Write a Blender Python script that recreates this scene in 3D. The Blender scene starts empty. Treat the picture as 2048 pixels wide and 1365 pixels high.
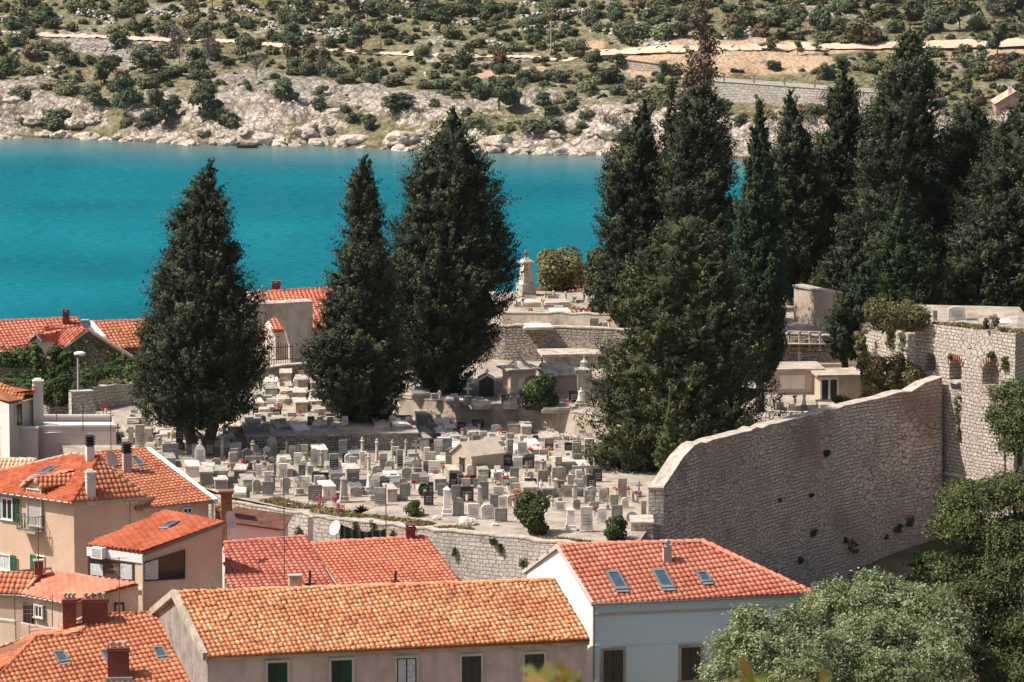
import bpy, math, random
import numpy as np
from mathutils import Vector, noise, Matrix
R = math.radians
scene = bpy.context.scene
# ---------------------------------------------------------------- camera, sky, sun, exposure
H, F, PITCH = 80.0, 10000.0, R(8)
cam_data = bpy.data.cameras.new('camera')
cam = bpy.data.objects.new('camera', cam_data)
scene.collection.objects.link(cam)
cam.location = (0, 0, H)
cam.rotation_euler = (math.pi/2 - PITCH, 0, 0)
cam_data.sensor_width = 36.0
cam_data.lens = 36.0*F/2048.0
cam_data.clip_start = 1.0
cam_data.clip_end = 20000.0
cam_data.dof.use_dof = True
cam_data.dof.focus_distance = 262.0
cam_data.dof.aperture_fstop = 6.3
scene.camera = cam
SUN_E, SUN_A = R(53), R(-8)           # height of the sun; how far behind the picture plane it stands, on the left
sd = Vector((-math.cos(SUN_E)*math.cos(SUN_A), math.cos(SUN_E)*math.sin(SUN_A), math.sin(SUN_E)))
world = bpy.data.worlds.new('World')
scene.world = world
world.use_nodes = True
wn = world.node_tree
sky = wn.nodes.new('ShaderNodeTexSky')
sky.sky_type = 'NISHITA'; sky.sun_disc = False
sky.sun_elevation = SUN_E
sky.sun_rotation = math.atan2(sd.x, sd.y)
sky.air_density = 1.0; sky.dust_density = 4.0; sky.ozone_density = 0.6
bg = wn.nodes['Background']
bg.inputs['Strength'].default_value = 0.076
wn.links.new(sky.outputs[0], bg.inputs[0])
sun_l = bpy.data.lights.new('sun', 'SUN')
sun_l.energy = 4.6; sun_l.angle = R(0.53); sun_l.color = (1.0, 0.93, 0.83)
sun = bpy.data.objects.new('sun', sun_l)
scene.collection.objects.link(sun)
sun.rotation_euler = (-sd).to_track_quat('-Z', 'Y').to_euler()
sun.location = (-60, 200, 160)
scene.view_settings.view_transform = 'Standard'
scene.view_settings.look = 'None'
scene.view_settings.exposure = 0.39
scene.view_settings.gamma = 1.0
scene.cycles.max_bounces = 5
scene.cycles.diffuse_bounces = 2
scene.cycles.glossy_bounces = 3
scene.cycles.transparent_max_bounces = 4
scene.cycles.transmission_bounces = 2
scene.cycles.sample_clamp_indirect = 4.0

# ---------------------------------------------------------------- surveying helpers: direction of a sight line, and where it meets a plane
cP, sP = math.cos(PITCH), math.sin(PITCH)
def ray(px, py):
    u, v = (px-1024.0)/F, (682.5-py)/F
    return Vector((u, cP + v*sP, -sP + v*cP))
def W(px, py, z):
    d = ray(px, py); t = (z-H)/d.z
    return Vector((0, 0, H)) + d*t
def WY(px, py, Y):
    d = ray(px, py); t = Y/d.y
    return Vector((0, 0, H)) + d*t
def WP(px, py, P, N):
    d = ray(px, py); o = Vector((0, 0, H))
    return o + d*((P-o).dot(N)/d.dot(N))
def sc_at(p):
    return F/(p.y*cP + (H-p.z)*sP)
LOW = (37.6, 0.03, 238.0); MID = (39.4, 0.03, 262.0); TOP = (41.7, 0.03, 278.0)
def G(px, py, T=LOW):
    d = ray(px, py)
    t = (T[0] - H - T[1]*T[2])/(d.z - T[1]*d.y)
    return Vector((0, 0, H)) + d*t
def tz(T, y):
    return T[0] + T[1]*(y-T[2])

# ---------------------------------------------------------------- mesh helpers
class MB:
    def __init__(s):
        s.v = []; s.f = []; s.uv = []; s.m = []; s.smooth = []
    def poly(s, pts, uvs=None, m=0, sm=False):
        b = len(s.v)
        s.v += [tuple(p) for p in pts]
        s.f.append(tuple(range(b, b+len(pts))))
        if uvs is None:
            p0 = Vector(pts[0]); e = (Vector(pts[1])-p0)
            n = Vector((0, 0, 0))
            for i in range(len(pts)):
                a, c = Vector(pts[i]), Vector(pts[(i+1) % len(pts)])
                n += Vector(((a.y-c.y)*(a.z+c.z), (a.z-c.z)*(a.x+c.x), (a.x-c.x)*(a.y+c.y)))
            if n.length > 0: n.normalize()
            if abs(n.z) > 0.8:
                uvs = [(p[0], p[1]) for p in pts]
            else:
                t = Vector((-n.y, n.x, 0)).normalized()
                uvs = [(Vector(p).dot(t), p[2]) for p in pts]
        s.uv += list(uvs); s.m.append(m); s.smooth.append(sm)
        return s
    def box(s, c, ax, ay, az, m=0, skip=()):
        """c = centre of the bottom face; ax, ay half vectors; az the full height vector"""
        c, ax, ay, az = Vector(c), Vector(ax), Vector(ay), Vector(az)
        b = [c-ax-ay, c+ax-ay, c+ax+ay, c-ax+ay]; t = [p+az for p in b]
        s.poly([b[3], b[2], b[1], b[0]], m=m); s.poly(t, m=m)
        for i in range(4):
            j = (i+1) % 4
            s.poly([b[i], b[j], t[j], t[i]], m=m)
        return s
    def bx(s, x0, x1, y0, y1, z0, z1, m=0):
        return s.box(((x0+x1)/2, (y0+y1)/2, z0), ((x1-x0)/2, 0, 0), (0, (y1-y0)/2, 0), (0, 0, z1-z0), m)
    def tube(s, p0, p1, r0, r1=None, n=8, m=0, caps=True, sm=True):
        p0, p1 = Vector(p0), Vector(p1); r1 = r0 if r1 is None else r1
        d = (p1-p0)
        if d.length < 1e-6: return s
        d.normalize()
        a = d.orthogonal().normalized(); b = d.cross(a)
        A = [p0 + (a*math.cos(2*math.pi*i/n)+b*math.sin(2*math.pi*i/n))*r0 for i in range(n)]
        B = [p1 + (a*math.cos(2*math.pi*i/n)+b*math.sin(2*math.pi*i/n))*r1 for i in range(n)]
        for i in range(n):
            j = (i+1) % n
            s.poly([A[i], A[j], B[j], B[i]], m=m, sm=sm)
        if caps:
            s.poly(A[::-1], m=m); s.poly(B, m=m)
        return s
    def lathe(s, c, prof, n=10, m=0, sq=False, rot=0.0, sm=True):
        """prof: list of (radius, z) from the bottom up; sq -> square section"""
        c = Vector(c)
        if sq: n = 4; sm = False
        rings = []
        for r, z in prof:
            k = r*math.sqrt(2) if sq else r
            off = math.pi/4 if sq else 0
            rings.append([c+Vector((k*math.cos(2*math.pi*i/n+off+rot), k*math.sin(2*math.pi*i/n+off+rot), z)) for i in range(n)])
        for a, b in zip(rings, rings[1:]):
            for i in range(n):
                j = (i+1) % n
                s.poly([a[i], a[j], b[j], b[i]], m=m, sm=sm)
        s.poly(rings[0][::-1], m=m); s.poly(rings[-1], m=m)
        return s
    def prism(s, pts, d, m=0):
        """polygon pts swept along d, closed"""
        d = Vector(d); P = [Vector(p) for p in pts]; Q = [p+d for p in P]
        s.poly(P, m=m); s.poly(Q[::-1], m=m)
        for i in range(len(P)):
            j = (i+1) % len(P)
            s.poly([P[j], P[i], Q[i], Q[j]], m=m)
        return s
    def ball(s, c, r, n=8, k=5, sx=1, sy=1, sz=1, m=0, jit=0, rnd=random):
        c = Vector(c); rings = []
        for a in range(1, k):
            th = math.pi*a/k
            rings.append([c+Vector((sx*r*math.sin(th)*math.cos(2*math.pi*i/n), sy*r*math.sin(th)*math.sin(2*math.pi*i/n), -sz*r*math.cos(th)))*1.0
                          + Vector((rnd.uniform(-jit, jit), rnd.uniform(-jit, jit), rnd.uniform(-jit, jit))) for i in range(n)])
        lo = c-Vector((0, 0, r*sz)); hi = c+Vector((0, 0, r*sz))
        for i in range(n):
            j = (i+1) % n
            s.poly([rings[0][j], rings[0][i], lo], m=m, sm=jit == 0)
            s.poly([rings[-1][i], rings[-1][j], hi], m=m, sm=jit == 0)
            for q, w in zip(rings, rings[1:]):
                s.poly([q[i], q[j], w[j], w[i]], m=m, sm=jit == 0)
        return s
    def build(s, name, mats, parent=None, loc=None):
        me = bpy.data.meshes.new(name)
        off = Vector(loc) if loc is not None else Vector((0, 0, 0))
        vs = [(a-off.x, b-off.y, c-off.z) for a, b, c in s.v] if loc is not None else s.v
        me.from_pydata(vs, [], s.f)
        uvl = me.uv_layers.new(name='UVMap')
        uvl.data.foreach_set('uv', np.array(s.uv, dtype=np.float32).ravel())
        if not isinstance(mats, (list, tuple)): mats = [mats]
        for m in mats: me.materials.append(m)
        me.polygons.foreach_set('material_index', s.m)
        me.polygons.foreach_set('use_smooth', s.smooth)
        o = bpy.data.objects.new(name, me)
        scene.collection.objects.link(o)
        if parent is not None:
            put(o, parent)
        elif loc is not None:
            o.location = off
        return o
def put(o, parent):
    """parent a world-space mesh to a thing without moving it"""
    o.parent = parent
    o.matrix_parent_inverse = Matrix.Translation(parent.location).inverted() if parent.parent is None else Matrix.Identity(4)
def mesh_np(name, V, Fq, mat, parent=None, col=None, loc=None, smooth=False):
    me = bpy.data.meshes.new(name)
    k = Fq.shape[1]
    me.vertices.add(len(V)); me.vertices.foreach_set('co', np.ascontiguousarray(V, dtype=np.float32).ravel())
    me.loops.add(Fq.size); me.loops.foreach_set('vertex_index', np.ascontiguousarray(Fq, dtype=np.int32).ravel())
    me.polygons.add(len(Fq)); me.polygons.foreach_set('loop_start', np.arange(len(Fq), dtype=np.int32)*k)
    me.polygons.foreach_set('loop_total', np.full(len(Fq), k, dtype=np.int32))
    if smooth: me.polygons.foreach_set('use_smooth', np.ones(len(Fq), dtype=bool))
    me.update(calc_edges=True)
    if col is not None:
        ca = me.color_attributes.new('tint', 'FLOAT_COLOR', 'CORNER')
        c4 = np.ones((Fq.size, 4), dtype=np.float32); c4[:, 0] = np.repeat(col, k)
        ca.data.foreach_set('color', c4.ravel())
    me.materials.append(mat)
    o = bpy.data.objects.new(name, me); scene.collection.objects.link(o)
    if parent is not None: put(o, parent)
    elif loc is not None: o.location = loc
    return o
THINGS = []
def tag(o, label=None, cat=None, group=None, kind=None):
    if label: o['label'] = label
    if cat: o['category'] = cat
    if group: o['group'] = group
    if kind: o['kind'] = kind
    return o
def thing(name, label, cat, loc, group=None):
    o = bpy.data.objects.new(name, None); o.empty_display_size = 0.3
    scene.collection.objects.link(o); o.location = Vector(loc)
    tag(o, label, cat, group)
    return o
def copy_thing(src, loc, rz=None, sc=None):
    r = src.copy(); scene.collection.objects.link(r); r.location = Vector(loc)
    if rz is not None: r.rotation_euler = (0, 0, rz)
    if sc is not None: r.scale = sc if hasattr(sc, '__len__') else (sc, sc, sc)
    for ch in list(src.children):
        c = ch.copy(); scene.collection.objects.link(c); c.parent = r
        for g in list(ch.children):
            d = g.copy(); scene.collection.objects.link(d); d.parent = c
    return r
# names for later automatic descriptions: where things are, told by what they are next to
MARKS = []
def mark(px, py, text): MARKS.append((px, py, text))
NTH = ['', 'second ', 'third ', 'fourth ', 'fifth ', 'sixth ', 'seventh ', 'eighth ', 'ninth ', 'tenth ']
USED = {}
def label_by(base, px, py, marks=None):
    """base description + relation to the nearest landmarks, made unique"""
    ms = sorted(marks or MARKS, key=lambda m: math.hypot(m[0]-px, (m[1]-py)*1.5))
    for m in ms[:9]:
        dx, dy = px-m[0], py-m[1]
        if abs(dx) > 1.2*abs(dy): rel = 'right of' if dx > 0 else 'left of'
        else: rel = 'in front of' if dy > 0 else 'behind'
        t = f'{base} {rel} {m[2]}'
        if t not in USED and len(t.split()) <= 16:
            USED[t] = 1; return t
    m = ms[0]
    dx, dy = px-m[0], py-m[1]
    if abs(dx) > 1.2*abs(dy): rel = 'right of' if dx > 0 else 'left of'
    else: rel = 'in front of' if dy > 0 else 'behind'
    t0 = f'{base} {rel} {m[2]}'
    for k in range(1, 10):
        t = f'{base}, {NTH[k]}nearest {rel} {m[2]}'
        if t not in USED and len(t.split()) <= 16:
            USED[t] = 1; return t
    return t0

# ---------------------------------------------------------------- materials
def new_mat(name):
    m = bpy.data.materials.new(name); m.use_nodes = True
    nt = m.node_tree; b = nt.nodes['Principled BSDF']
    b.inputs['Specular IOR Level'].default_value = 0.25
    return m, nt, b
def N(nt, t, **kw):
    n = nt.nodes.new(t)
    for k, v in kw.items():
        if k.startswith('i_'): n.inputs[k[2:].replace('_', ' ')].default_value = v
        else: setattr(n, k, v)
    return n
def ramp(nt, stops):
    r = nt.nodes.new('ShaderNodeValToRGB')
    e = r.color_ramp.elements
    e[0].position, e[0].color = stops[0][0], (*stops[0][1], 1)
    e[1].position, e[1].color = stops[-1][0], (*stops[-1][1], 1)
    for p, c in stops[1:-1]:
        x = e.new(p); x.color = (*c, 1)
    return r
def mixc(nt, fac, a, b, mode='MIX'):
    m = nt.nodes.new('ShaderNodeMix'); m.data_type = 'RGBA'; m.blend_type = mode
    for s, i in ((fac, 0), (a, 6), (b, 7)):
        if hasattr(s, 'links') or hasattr(s, 'is_linked'): nt.links.new(s, m.inputs[i])
        elif isinstance(s, (int, float)): m.inputs[i].default_value = s
        else: m.inputs[i].default_value = (*s, 1)
    return m.outputs[2]
def coords(nt, kind='Object', scale=(1, 1, 1)):
    tc = nt.nodes.new('ShaderNodeTexCoord'); mp = nt.nodes.new('ShaderNodeMapping')
    mp.inputs['Scale'].default_value = scale
    nt.links.new(tc.outputs[kind], mp.inputs[0])
    return mp.outputs[0]
def bump(nt, b, h, dist, strength=1.0):
    n = nt.nodes.new('ShaderNodeBump'); n.inputs['Distance'].default_value = dist; n.inputs['Strength'].default_value = strength
    nt.links.new(h, n.inputs['Height']); nt.links.new(n.outputs[0], b.inputs['Normal'])
def plaster(name, col, dirt=(0.5, 0.46, 0.42), amt=0.5, rough=0.9, scale=0.7, obj_var=0.0, bmp=0.012):
    """painted or bare render: broad stains, streaks, small grain"""
    m, nt, b = new_mat(name)
    c = coords(nt, 'Object')
    n1 = N(nt, 'ShaderNodeTexNoise'); n1.inputs['Scale'].default_value = scale; n1.inputs['Detail'].default_value = 8; n1.inputs['Roughness'].default_value = 0.65
    nt.links.new(c, n1.inputs[0])
    c2 = coords(nt, 'Object', (1.6, 1.6, 0.22))
    n2 = N(nt, 'ShaderNodeTexNoise'); n2.inputs['Scale'].default_value = 1.6; n2.inputs['Detail'].default_value = 6
    nt.links.new(c2, n2.inputs[0])
    r1 = ramp(nt, [(0.42, (0, 0, 0)), (0.72, (1, 1, 1))]); nt.links.new(n1.outputs[0], r1.inputs[0])
    r2 = ramp(nt, [(0.5, (0, 0, 0)), (0.75, (1, 1, 1))]); nt.links.new(n2.outputs[0], r2.inputs[0])
    dark = tuple(x*y for x, y in zip(col, dirt))
    k1 = N(nt, 'ShaderNodeMath', operation='MULTIPLY'); k1.inputs[1].default_value = amt; nt.links.new(r1.outputs[0], k1.inputs[0])
    o1 = mixc(nt, k1.outputs[0], col, dark)
    k2 = N(nt, 'ShaderNodeMath', operation='MULTIPLY'); k2.inputs[1].default_value = amt*0.7; nt.links.new(r2.outputs[0], k2.inputs[0])
    out = mixc(nt, k2.outputs[0], o1, dark)
    if obj_var:
        oi = N(nt, 'ShaderNodeObjectInfo')
        mr = N(nt, 'ShaderNodeMapRange'); mr.inputs[3].default_value = 1-obj_var; mr.inputs[4].default_value = 1+obj_var*0.4
        nt.links.new(oi.outputs['Random'], mr.inputs[0])
        out = mixc(nt, 1.0, out, mr.outputs[0], 'MULTIPLY')
    nt.links.new(out, b.inputs['Base Color'])
    b.inputs['Roughness'].default_value = rough
    n3 = N(nt, 'ShaderNodeTexNoise'); n3.inputs['Scale'].default_value = 9; n3.inputs['Detail'].default_value = 4; nt.links.new(c, n3.inputs[0])
    bump(nt, b, n3.outputs[0], bmp)
    return m
def stonewall(name, c1, c2, mortar, bw=0.42, bh=0.21, ms=0.022, stain=(0.06, 0.05, 0.045), stain_amt=0.6, stain_scale=0.16, warp=0.10, bmp=0.05, rust=None, moss=None, pat=0.47):
    """courses of hand-cut blocks, UV in metres, warped so no two blocks match"""
    m, nt, b = new_mat(name)
    tc = N(nt, 'ShaderNodeTexCoord')
    w1 = N(nt, 'ShaderNodeTexNoise'); w1.inputs['Scale'].default_value = 0.9; w1.inputs['Detail'].default_value = 3
    nt.links.new(tc.outputs['UV'], w1.inputs[0])
    w2 = N(nt, 'ShaderNodeTexNoise'); w2.inputs['Scale'].default_value = 4.5; w2.inputs['Detail'].default_value = 2
    nt.links.new(tc.outputs['UV'], w2.inputs[0])
    def off(src, k):
        s = N(nt, 'ShaderNodeVectorMath', operation='SUBTRACT'); s.inputs[1].default_value = (0.5, 0.5, 0.5); nt.links.new(src, s.inputs[0])
        t = N(nt, 'ShaderNodeVectorMath', operation='SCALE'); t.inputs['Scale'].default_value = k; nt.links.new(s.outputs[0], t.inputs[0])
        return t.outputs[0]
    a1 = N(nt, 'ShaderNodeVectorMath', operation='ADD'); nt.links.new(tc.outputs['UV'], a1.inputs[0]); nt.links.new(off(w1.outputs['Color'], warp*4), a1.inputs[1])
    a2 = N(nt, 'ShaderNodeVectorMath', operation='ADD'); nt.links.new(a1.outputs[0], a2.inputs[0]); nt.links.new(off(w2.outputs['Color'], warp), a2.inputs[1])
    br = N(nt, 'ShaderNodeTexBrick'); br.offset = 0.5; br.squash = 1.35; br.squash_frequency = 3; br.offset_frequency = 2
    br.inputs['Scale'].default_value = 1.0; br.inputs['Brick Width'].default_value = bw; br.inputs['Row Height'].default_value = bh
    br.inputs['Mortar Size'].default_value = ms; br.inputs['Mortar Smooth'].default_value = 0.4; br.inputs['Bias'].default_value = 0.0
    br.inputs['Color1'].default_value = (*c1, 1); br.inputs['Color2'].default_value = (*c2, 1); br.inputs['Mortar'].default_value = (*mortar, 1)
    nt.links.new(a2.outputs[0], br.inputs['Vector'])
    # a second size of stones in patches
    br2 = N(nt, 'ShaderNodeTexVoronoi'); br2.feature = 'DISTANCE_TO_EDGE'; br2.inputs['Scale'].default_value = 1.0
    mp = N(nt, 'ShaderNodeMapping'); mp.inputs['Scale'].default_value = (1/bw*0.8, 1/bh*0.8, 1); nt.links.new(a2.outputs[0], mp.inputs[0]); nt.links.new(mp.outputs[0], br2.inputs['Vector'])
    vr = ramp(nt, [(0.0, (0, 0, 0)), (0.06, (1, 1, 1))]); nt.links.new(br2.outputs['Distance'], vr.inputs[0])
    vc = N(nt, 'ShaderNodeTexVoronoi'); nt.links.new(mp.outputs[0], vc.inputs['Vector'])
    vsep = N(nt, 'ShaderNodeSeparateColor'); nt.links.new(vc.outputs['Color'], vsep.inputs[0])
    vcol = mixc(nt, vr.outputs[0], mortar, mixc(nt, vsep.outputs[0], c1, c2))
    pn = N(nt, 'ShaderNodeTexNoise'); pn.inputs['Scale'].default_value = 0.45; pn.inputs['Detail'].default_value = 3; nt.links.new(tc.outputs['UV'], pn.inputs[0])
    pr = ramp(nt, [(pat, (0, 0, 0)), (pat+0.08, (1, 1, 1))]); nt.links.new(pn.outputs[0], pr.inputs[0])
    base = mixc(nt, pr.outputs[0], br.outputs['Color'], vcol)
    # weathering
    sn = N(nt, 'ShaderNodeTexNoise'); sn.inputs['Scale'].default_value = stain_scale; sn.inputs['Detail'].default_value = 9; sn.inputs['Roughness'].default_value = 0.68
    nt.links.new(tc.outputs['UV'], sn.inputs[0])
    sr = ramp(nt, [(0.44, (0, 0, 0)), (0.66, (1, 1, 1))]); nt.links.new(sn.outputs[0], sr.inputs[0])
    k = N(nt, 'ShaderNodeMath', operation='MULTIPLY'); k.inputs[1].default_value = stain_amt; nt.links.new(sr.outputs[0], k.inputs[0])
    out = mixc(nt, k.outputs[0], base, stain)
    for col, sc_, lo in ((rust, 0.3, 0.6), (moss, 0.8, 0.64)):
        if col:
            rn = N(nt, 'ShaderNodeTexNoise'); rn.inputs['Scale'].default_value = sc_; rn.inputs['Detail'].default_value = 7
            mo = N(nt, 'ShaderNodeMapping'); mo.inputs['Location'].default_value = (17+sc_*9, 5, 3); nt.links.new(tc.outputs['UV'], mo.inputs[0]); nt.links.new(mo.outputs[0], rn.inputs[0])
            rr = ramp(nt, [(lo-0.06, (0, 0, 0)), (lo+0.08, (0.7, 0.7, 0.7))]); nt.links.new(rn.outputs[0], rr.inputs[0])
            out = mixc(nt, rr.outputs[0], out, col)
    if stain_amt > 0.45:
        ms_ = N(nt, 'ShaderNodeMapping'); ms_.inputs['Scale'].default_value = (0.9, 0.10, 1); nt.links.new(tc.outputs['UV'], ms_.inputs[0])
        sk = N(nt, 'ShaderNodeTexNoise'); sk.inputs['Scale'].default_value = 1.0; sk.inputs['Detail'].default_value = 6; nt.links.new(ms_.outputs[0], sk.inputs[0])
        skr = ramp(nt, [(0.5, (0, 0, 0)), (0.72, (0.6, 0.6, 0.6))]); nt.links.new(sk.outputs[0], skr.inputs[0]); out = mixc(nt, skr.outputs[0], out, stain)
    fn = N(nt, 'ShaderNodeTexNoise'); fn.inputs['Scale'].default_value = 7; fn.inputs['Detail'].default_value = 5; nt.links.new(tc.outputs['UV'], fn.inputs[0])
    fr = ramp(nt, [(0.3, (0.72, 0.72, 0.72)), (0.7, (1.12, 1.12, 1.12))]); nt.links.new(fn.outputs[0], fr.inputs[0])
    out = mixc(nt, 1.0, out, fr.outputs[0], 'MULTIPLY')
    nt.links.new(out, b.inputs['Base Color']); b.inputs['Roughness'].default_value = 0.92
    inv = N(nt, 'ShaderNodeMath', operation='SUBTRACT'); inv.inputs[0].default_value = 1.0; nt.links.new(br.outputs['Fac'], inv.inputs[1])
    mh = N(nt, 'ShaderNodeMix'); mh.data_type = 'FLOAT'; nt.links.new(pr.outputs[0], mh.inputs[0]); nt.links.new(inv.outputs[0], mh.inputs[2]); nt.links.new(vr.outputs[0], mh.inputs[3])
    ad = N(nt, 'ShaderNodeMath', operation='MULTIPLY_ADD'); ad.inputs[1].default_value = 0.8; nt.links.new(fn.outputs[0], ad.inputs[0]); nt.links.new(mh.outputs[0], ad.inputs[2])
    bump(nt, b, ad.outputs[0], bmp)
    return m
def tilemat(name, cols, rough=0.6, stain=0.35, spec=0.3):
    """clay tiles: every tile its own shade through the 'tint' attribute, lichen in patches"""
    m, nt, b = new_mat(name)
    at = N(nt, 'ShaderNodeAttribute'); at.attribute_name = 'tint'
    sp = N(nt, 'ShaderNodeSeparateColor'); nt.links.new(at.outputs['Color'], sp.inputs[0])
    n = len(cols)
    r = ramp(nt, [(i/(n-1), c) for i, c in enumerate(cols)]); nt.links.new(sp.outputs[0], r.inputs[0])
    c = coords(nt, 'Object')
    n1 = N(nt, 'ShaderNodeTexNoise'); n1.inputs['Scale'].default_value = 0.9; n1.inputs['Detail'].default_value = 8; n1.inputs['Roughness'].default_value = 0.7
    nt.links.new(c, n1.inputs[0])
    rr = ramp(nt, [(0.35, (1-stain, 1-stain, 1-stain)), (0.65, (1.1, 1.1, 1.1))]); nt.links.new(n1.outputs[0], rr.inputs[0])
    out = mixc(nt, 1.0, r.outputs[0], rr.outputs[0], 'MULTIPLY')
    nt.links.new(out, b.inputs['Base Color'])
    b.inputs['Roughness'].default_value = rough; b.inputs['Specular IOR Level'].default_value = spec
    n3 = N(nt, 'ShaderNodeTexNoise'); n3.inputs['Scale'].default_value = 25; nt.links.new(c, n3.inputs[0])
    bump(nt, b, n3.outputs[0], 0.006)
    return m
def leafmat(name, cols, scale=0.8, var=0.35, trans=0.15, objvar=0.0):
    m, nt, b = new_mat(name)
    at = N(nt, 'ShaderNodeAttribute'); at.attribute_name = 'tint'
    sp = N(nt, 'ShaderNodeSeparateColor'); nt.links.new(at.outputs['Color'], sp.inputs[0])
    n = len(cols)
    r = ramp(nt, [(i/(n-1), c) for i, c in enumerate(cols)])
    nt.links.new(sp.outputs[0], r.inputs[0])
    out = r.outputs[0]
    if objvar:
        oi = N(nt, 'ShaderNodeObjectInfo')
        hs = N(nt, 'ShaderNodeHueSaturation')
        mr = N(nt, 'ShaderNodeMapRange'); mr.inputs[3].default_value = 0.5-objvar*0.09; mr.inputs[4].default_value = 0.5+objvar*0.05
        mv = N(nt, 'ShaderNodeMapRange'); mv.inputs[3].default_value = 1-objvar*0.5; mv.inputs[4].default_value = 1+objvar*0.5
        ms = N(nt, 'ShaderNodeMath', operation='FRACT'); m7 = N(nt, 'ShaderNodeMath', operation='MULTIPLY'); m7.inputs[1].default_value = 7.31
        nt.links.new(oi.outputs['Random'], mr.inputs[0]); nt.links.new(oi.outputs['Random'], m7.inputs[0]); nt.links.new(m7.outputs[0], ms.inputs[0]); nt.links.new(ms.outputs[0], mv.inputs[0])
        nt.links.new(mr.outputs[0], hs.inputs['Hue']); nt.links.new(mv.outputs[0], hs.inputs['Value']); nt.links.new(out, hs.inputs['Color'])
        out = hs.outputs[0]
    nt.links.new(out, b.inputs['Base Color'])
    b.inputs['Roughness'].default_value = 0.7; b.inputs['Specular IOR Level'].default_value = 0.2
    if trans:
        tr = N(nt, 'ShaderNodeBsdfTranslucent'); nt.links.new(out, tr.inputs[0])
        mx = N(nt, 'ShaderNodeMixShader'); mx.inputs[0].default_value = trans
        nt.links.new(b.outputs[0], mx.inputs[1]); nt.links.new(tr.outputs[0], mx.inputs[2])
        nt.links.new(mx.outputs[0], nt.nodes['Material Output'].inputs[0])
    return m
def plain(name, col, rough=0.6, metal=0.0, spec=0.3, var=0.12, objvar=0.0, vscale=3.0):
    m, nt, b = new_mat(name)
    c = coords(nt, 'Object')
    n1 = N(nt, 'ShaderNodeTexNoise'); n1.inputs['Scale'].default_value = vscale; n1.inputs['Detail'].default_value = 6; nt.links.new(c, n1.inputs[0])
    r = ramp(nt, [(0.3, tuple(x*(1-var) for x in col)), (0.7, tuple(min(1, x*(1+var)) for x in col))]); nt.links.new(n1.outputs[0], r.inputs[0])
    out = r.outputs[0]
    if objvar:
        oi = N(nt, 'ShaderNodeObjectInfo'); mr = N(nt, 'ShaderNodeMapRange'); mr.inputs[3].default_value = 1-objvar; mr.inputs[4].default_value = 1+objvar*0.3
        nt.links.new(oi.outputs['Random'], mr.inputs[0]); out = mixc(nt, 1.0, out, mr.outputs[0], 'MULTIPLY')
    nt.links.new(out, b.inputs['Base Color'])
    b.inputs['Roughness'].default_value = rough; b.inputs['Metallic'].default_value = metal; b.inputs['Specular IOR Level'].default_value = spec
    return m
M = {}
M['tan'] = plaster('tan_plaster', (0.70, 0.49, 0.37), amt=0.3)
M['cream'] = plaster('cream_plaster', (0.70, 0.54, 0.41), amt=0.35)
M['white'] = plaster('white_plaster', (0.80, 0.79, 0.77), (0.8, 0.78, 0.76), amt=0.35)
M['paleblue'] = plaster('pale_blue_plaster', (0.74, 0.89, 0.97), (0.9, 0.9, 0.9), amt=0.3)
M['offwhite'] = plaster('off_white_plaster', (0.70, 0.66, 0.63), (0.7, 0.68, 0.66), amt=0.4)
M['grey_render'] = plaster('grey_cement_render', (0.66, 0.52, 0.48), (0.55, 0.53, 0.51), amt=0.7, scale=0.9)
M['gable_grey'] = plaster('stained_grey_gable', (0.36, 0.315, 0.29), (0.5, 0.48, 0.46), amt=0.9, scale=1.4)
M['mauve'] = plaster('mauve_grey_plaster', (0.52, 0.44, 0.43), (0.75, 0.72, 0.7), amt=0.4)
M['concrete'] = plaster('weathered_concrete', (0.52, 0.45, 0.37), (0.45, 0.40, 0.34), amt=0.8, scale=1.1)
M['ground_slab'] = plaster('dusty_grave_paving', (0.44, 0.385, 0.325), (0.45, 0.4, 0.35), amt=0.9, scale=0.9)
M['limestone'] = plaster('weathered_limestone', (0.60, 0.54, 0.475), (0.36, 0.33, 0.29), amt=0.95, scale=2.2, obj_var=0.35, bmp=0.01)
M['marble'] = plaster('white_marble', (0.82, 0.76, 0.70), (0.75, 0.72, 0.68), amt=0.5, rough=0.5, scale=2.0, obj_var=0.15, bmp=0.002)
M['greystone'] = plaster('grey_granite', (0.27, 0.27, 0.27), (0.75, 0.75, 0.75), amt=0.5, rough=0.45, scale=5, obj_var=0.4, bmp=0.001)
M['black'] = plain('polished_black_granite', (0.025, 0.026, 0.03), rough=0.22, spec=0.5, var=0.3)
M['letter'] = plain('gilt_lettering', (0.55, 0.52, 0.45), rough=0.5)
M['darkwin'] = plain('dark_window_glass', (0.02, 0.022, 0.025), rough=0.12, spec=0.6, var=0.4)
M['skyglass'] = plain('skylight_glass', (0.05, 0.09, 0.12), rough=0.08, spec=0.9, var=0.2)
M['frame_grey'] = plain('grey_lead_flashing', (0.17, 0.19, 0.20), rough=0.5)
M['stonetrim'] = plaster('pale_stone_trim', (0.58, 0.53, 0.48), (0.6, 0.55, 0.5), amt=0.5)
M['green'] = plain('dark_green_shutter', (0.018, 0.075, 0.045), rough=0.5)
M['greenrail'] = plain('green_railing', (0.03, 0.14, 0.08), rough=0.5)
M['darkgreen'] = plain('almost_black_green_joinery', (0.012, 0.03, 0.022), rough=0.5)
M['brown'] = plain('brown_joinery', (0.10, 0.055, 0.04), rough=0.5)
M['whitepaint'] = plain('white_paint', (0.78, 0.78, 0.77), rough=0.5, var=0.05)
M['metal'] = plain('galvanised_metal', (0.35, 0.35, 0.36), rough=0.45, metal=0.5, var=0.2)
M['darkmetal'] = plain('dark_iron', (0.045, 0.035, 0.032), rough=0.6, var=0.3)
M['rust'] = plain('rusty_iron', (0.16, 0.07, 0.045), rough=0.8, var=0.4)
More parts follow.
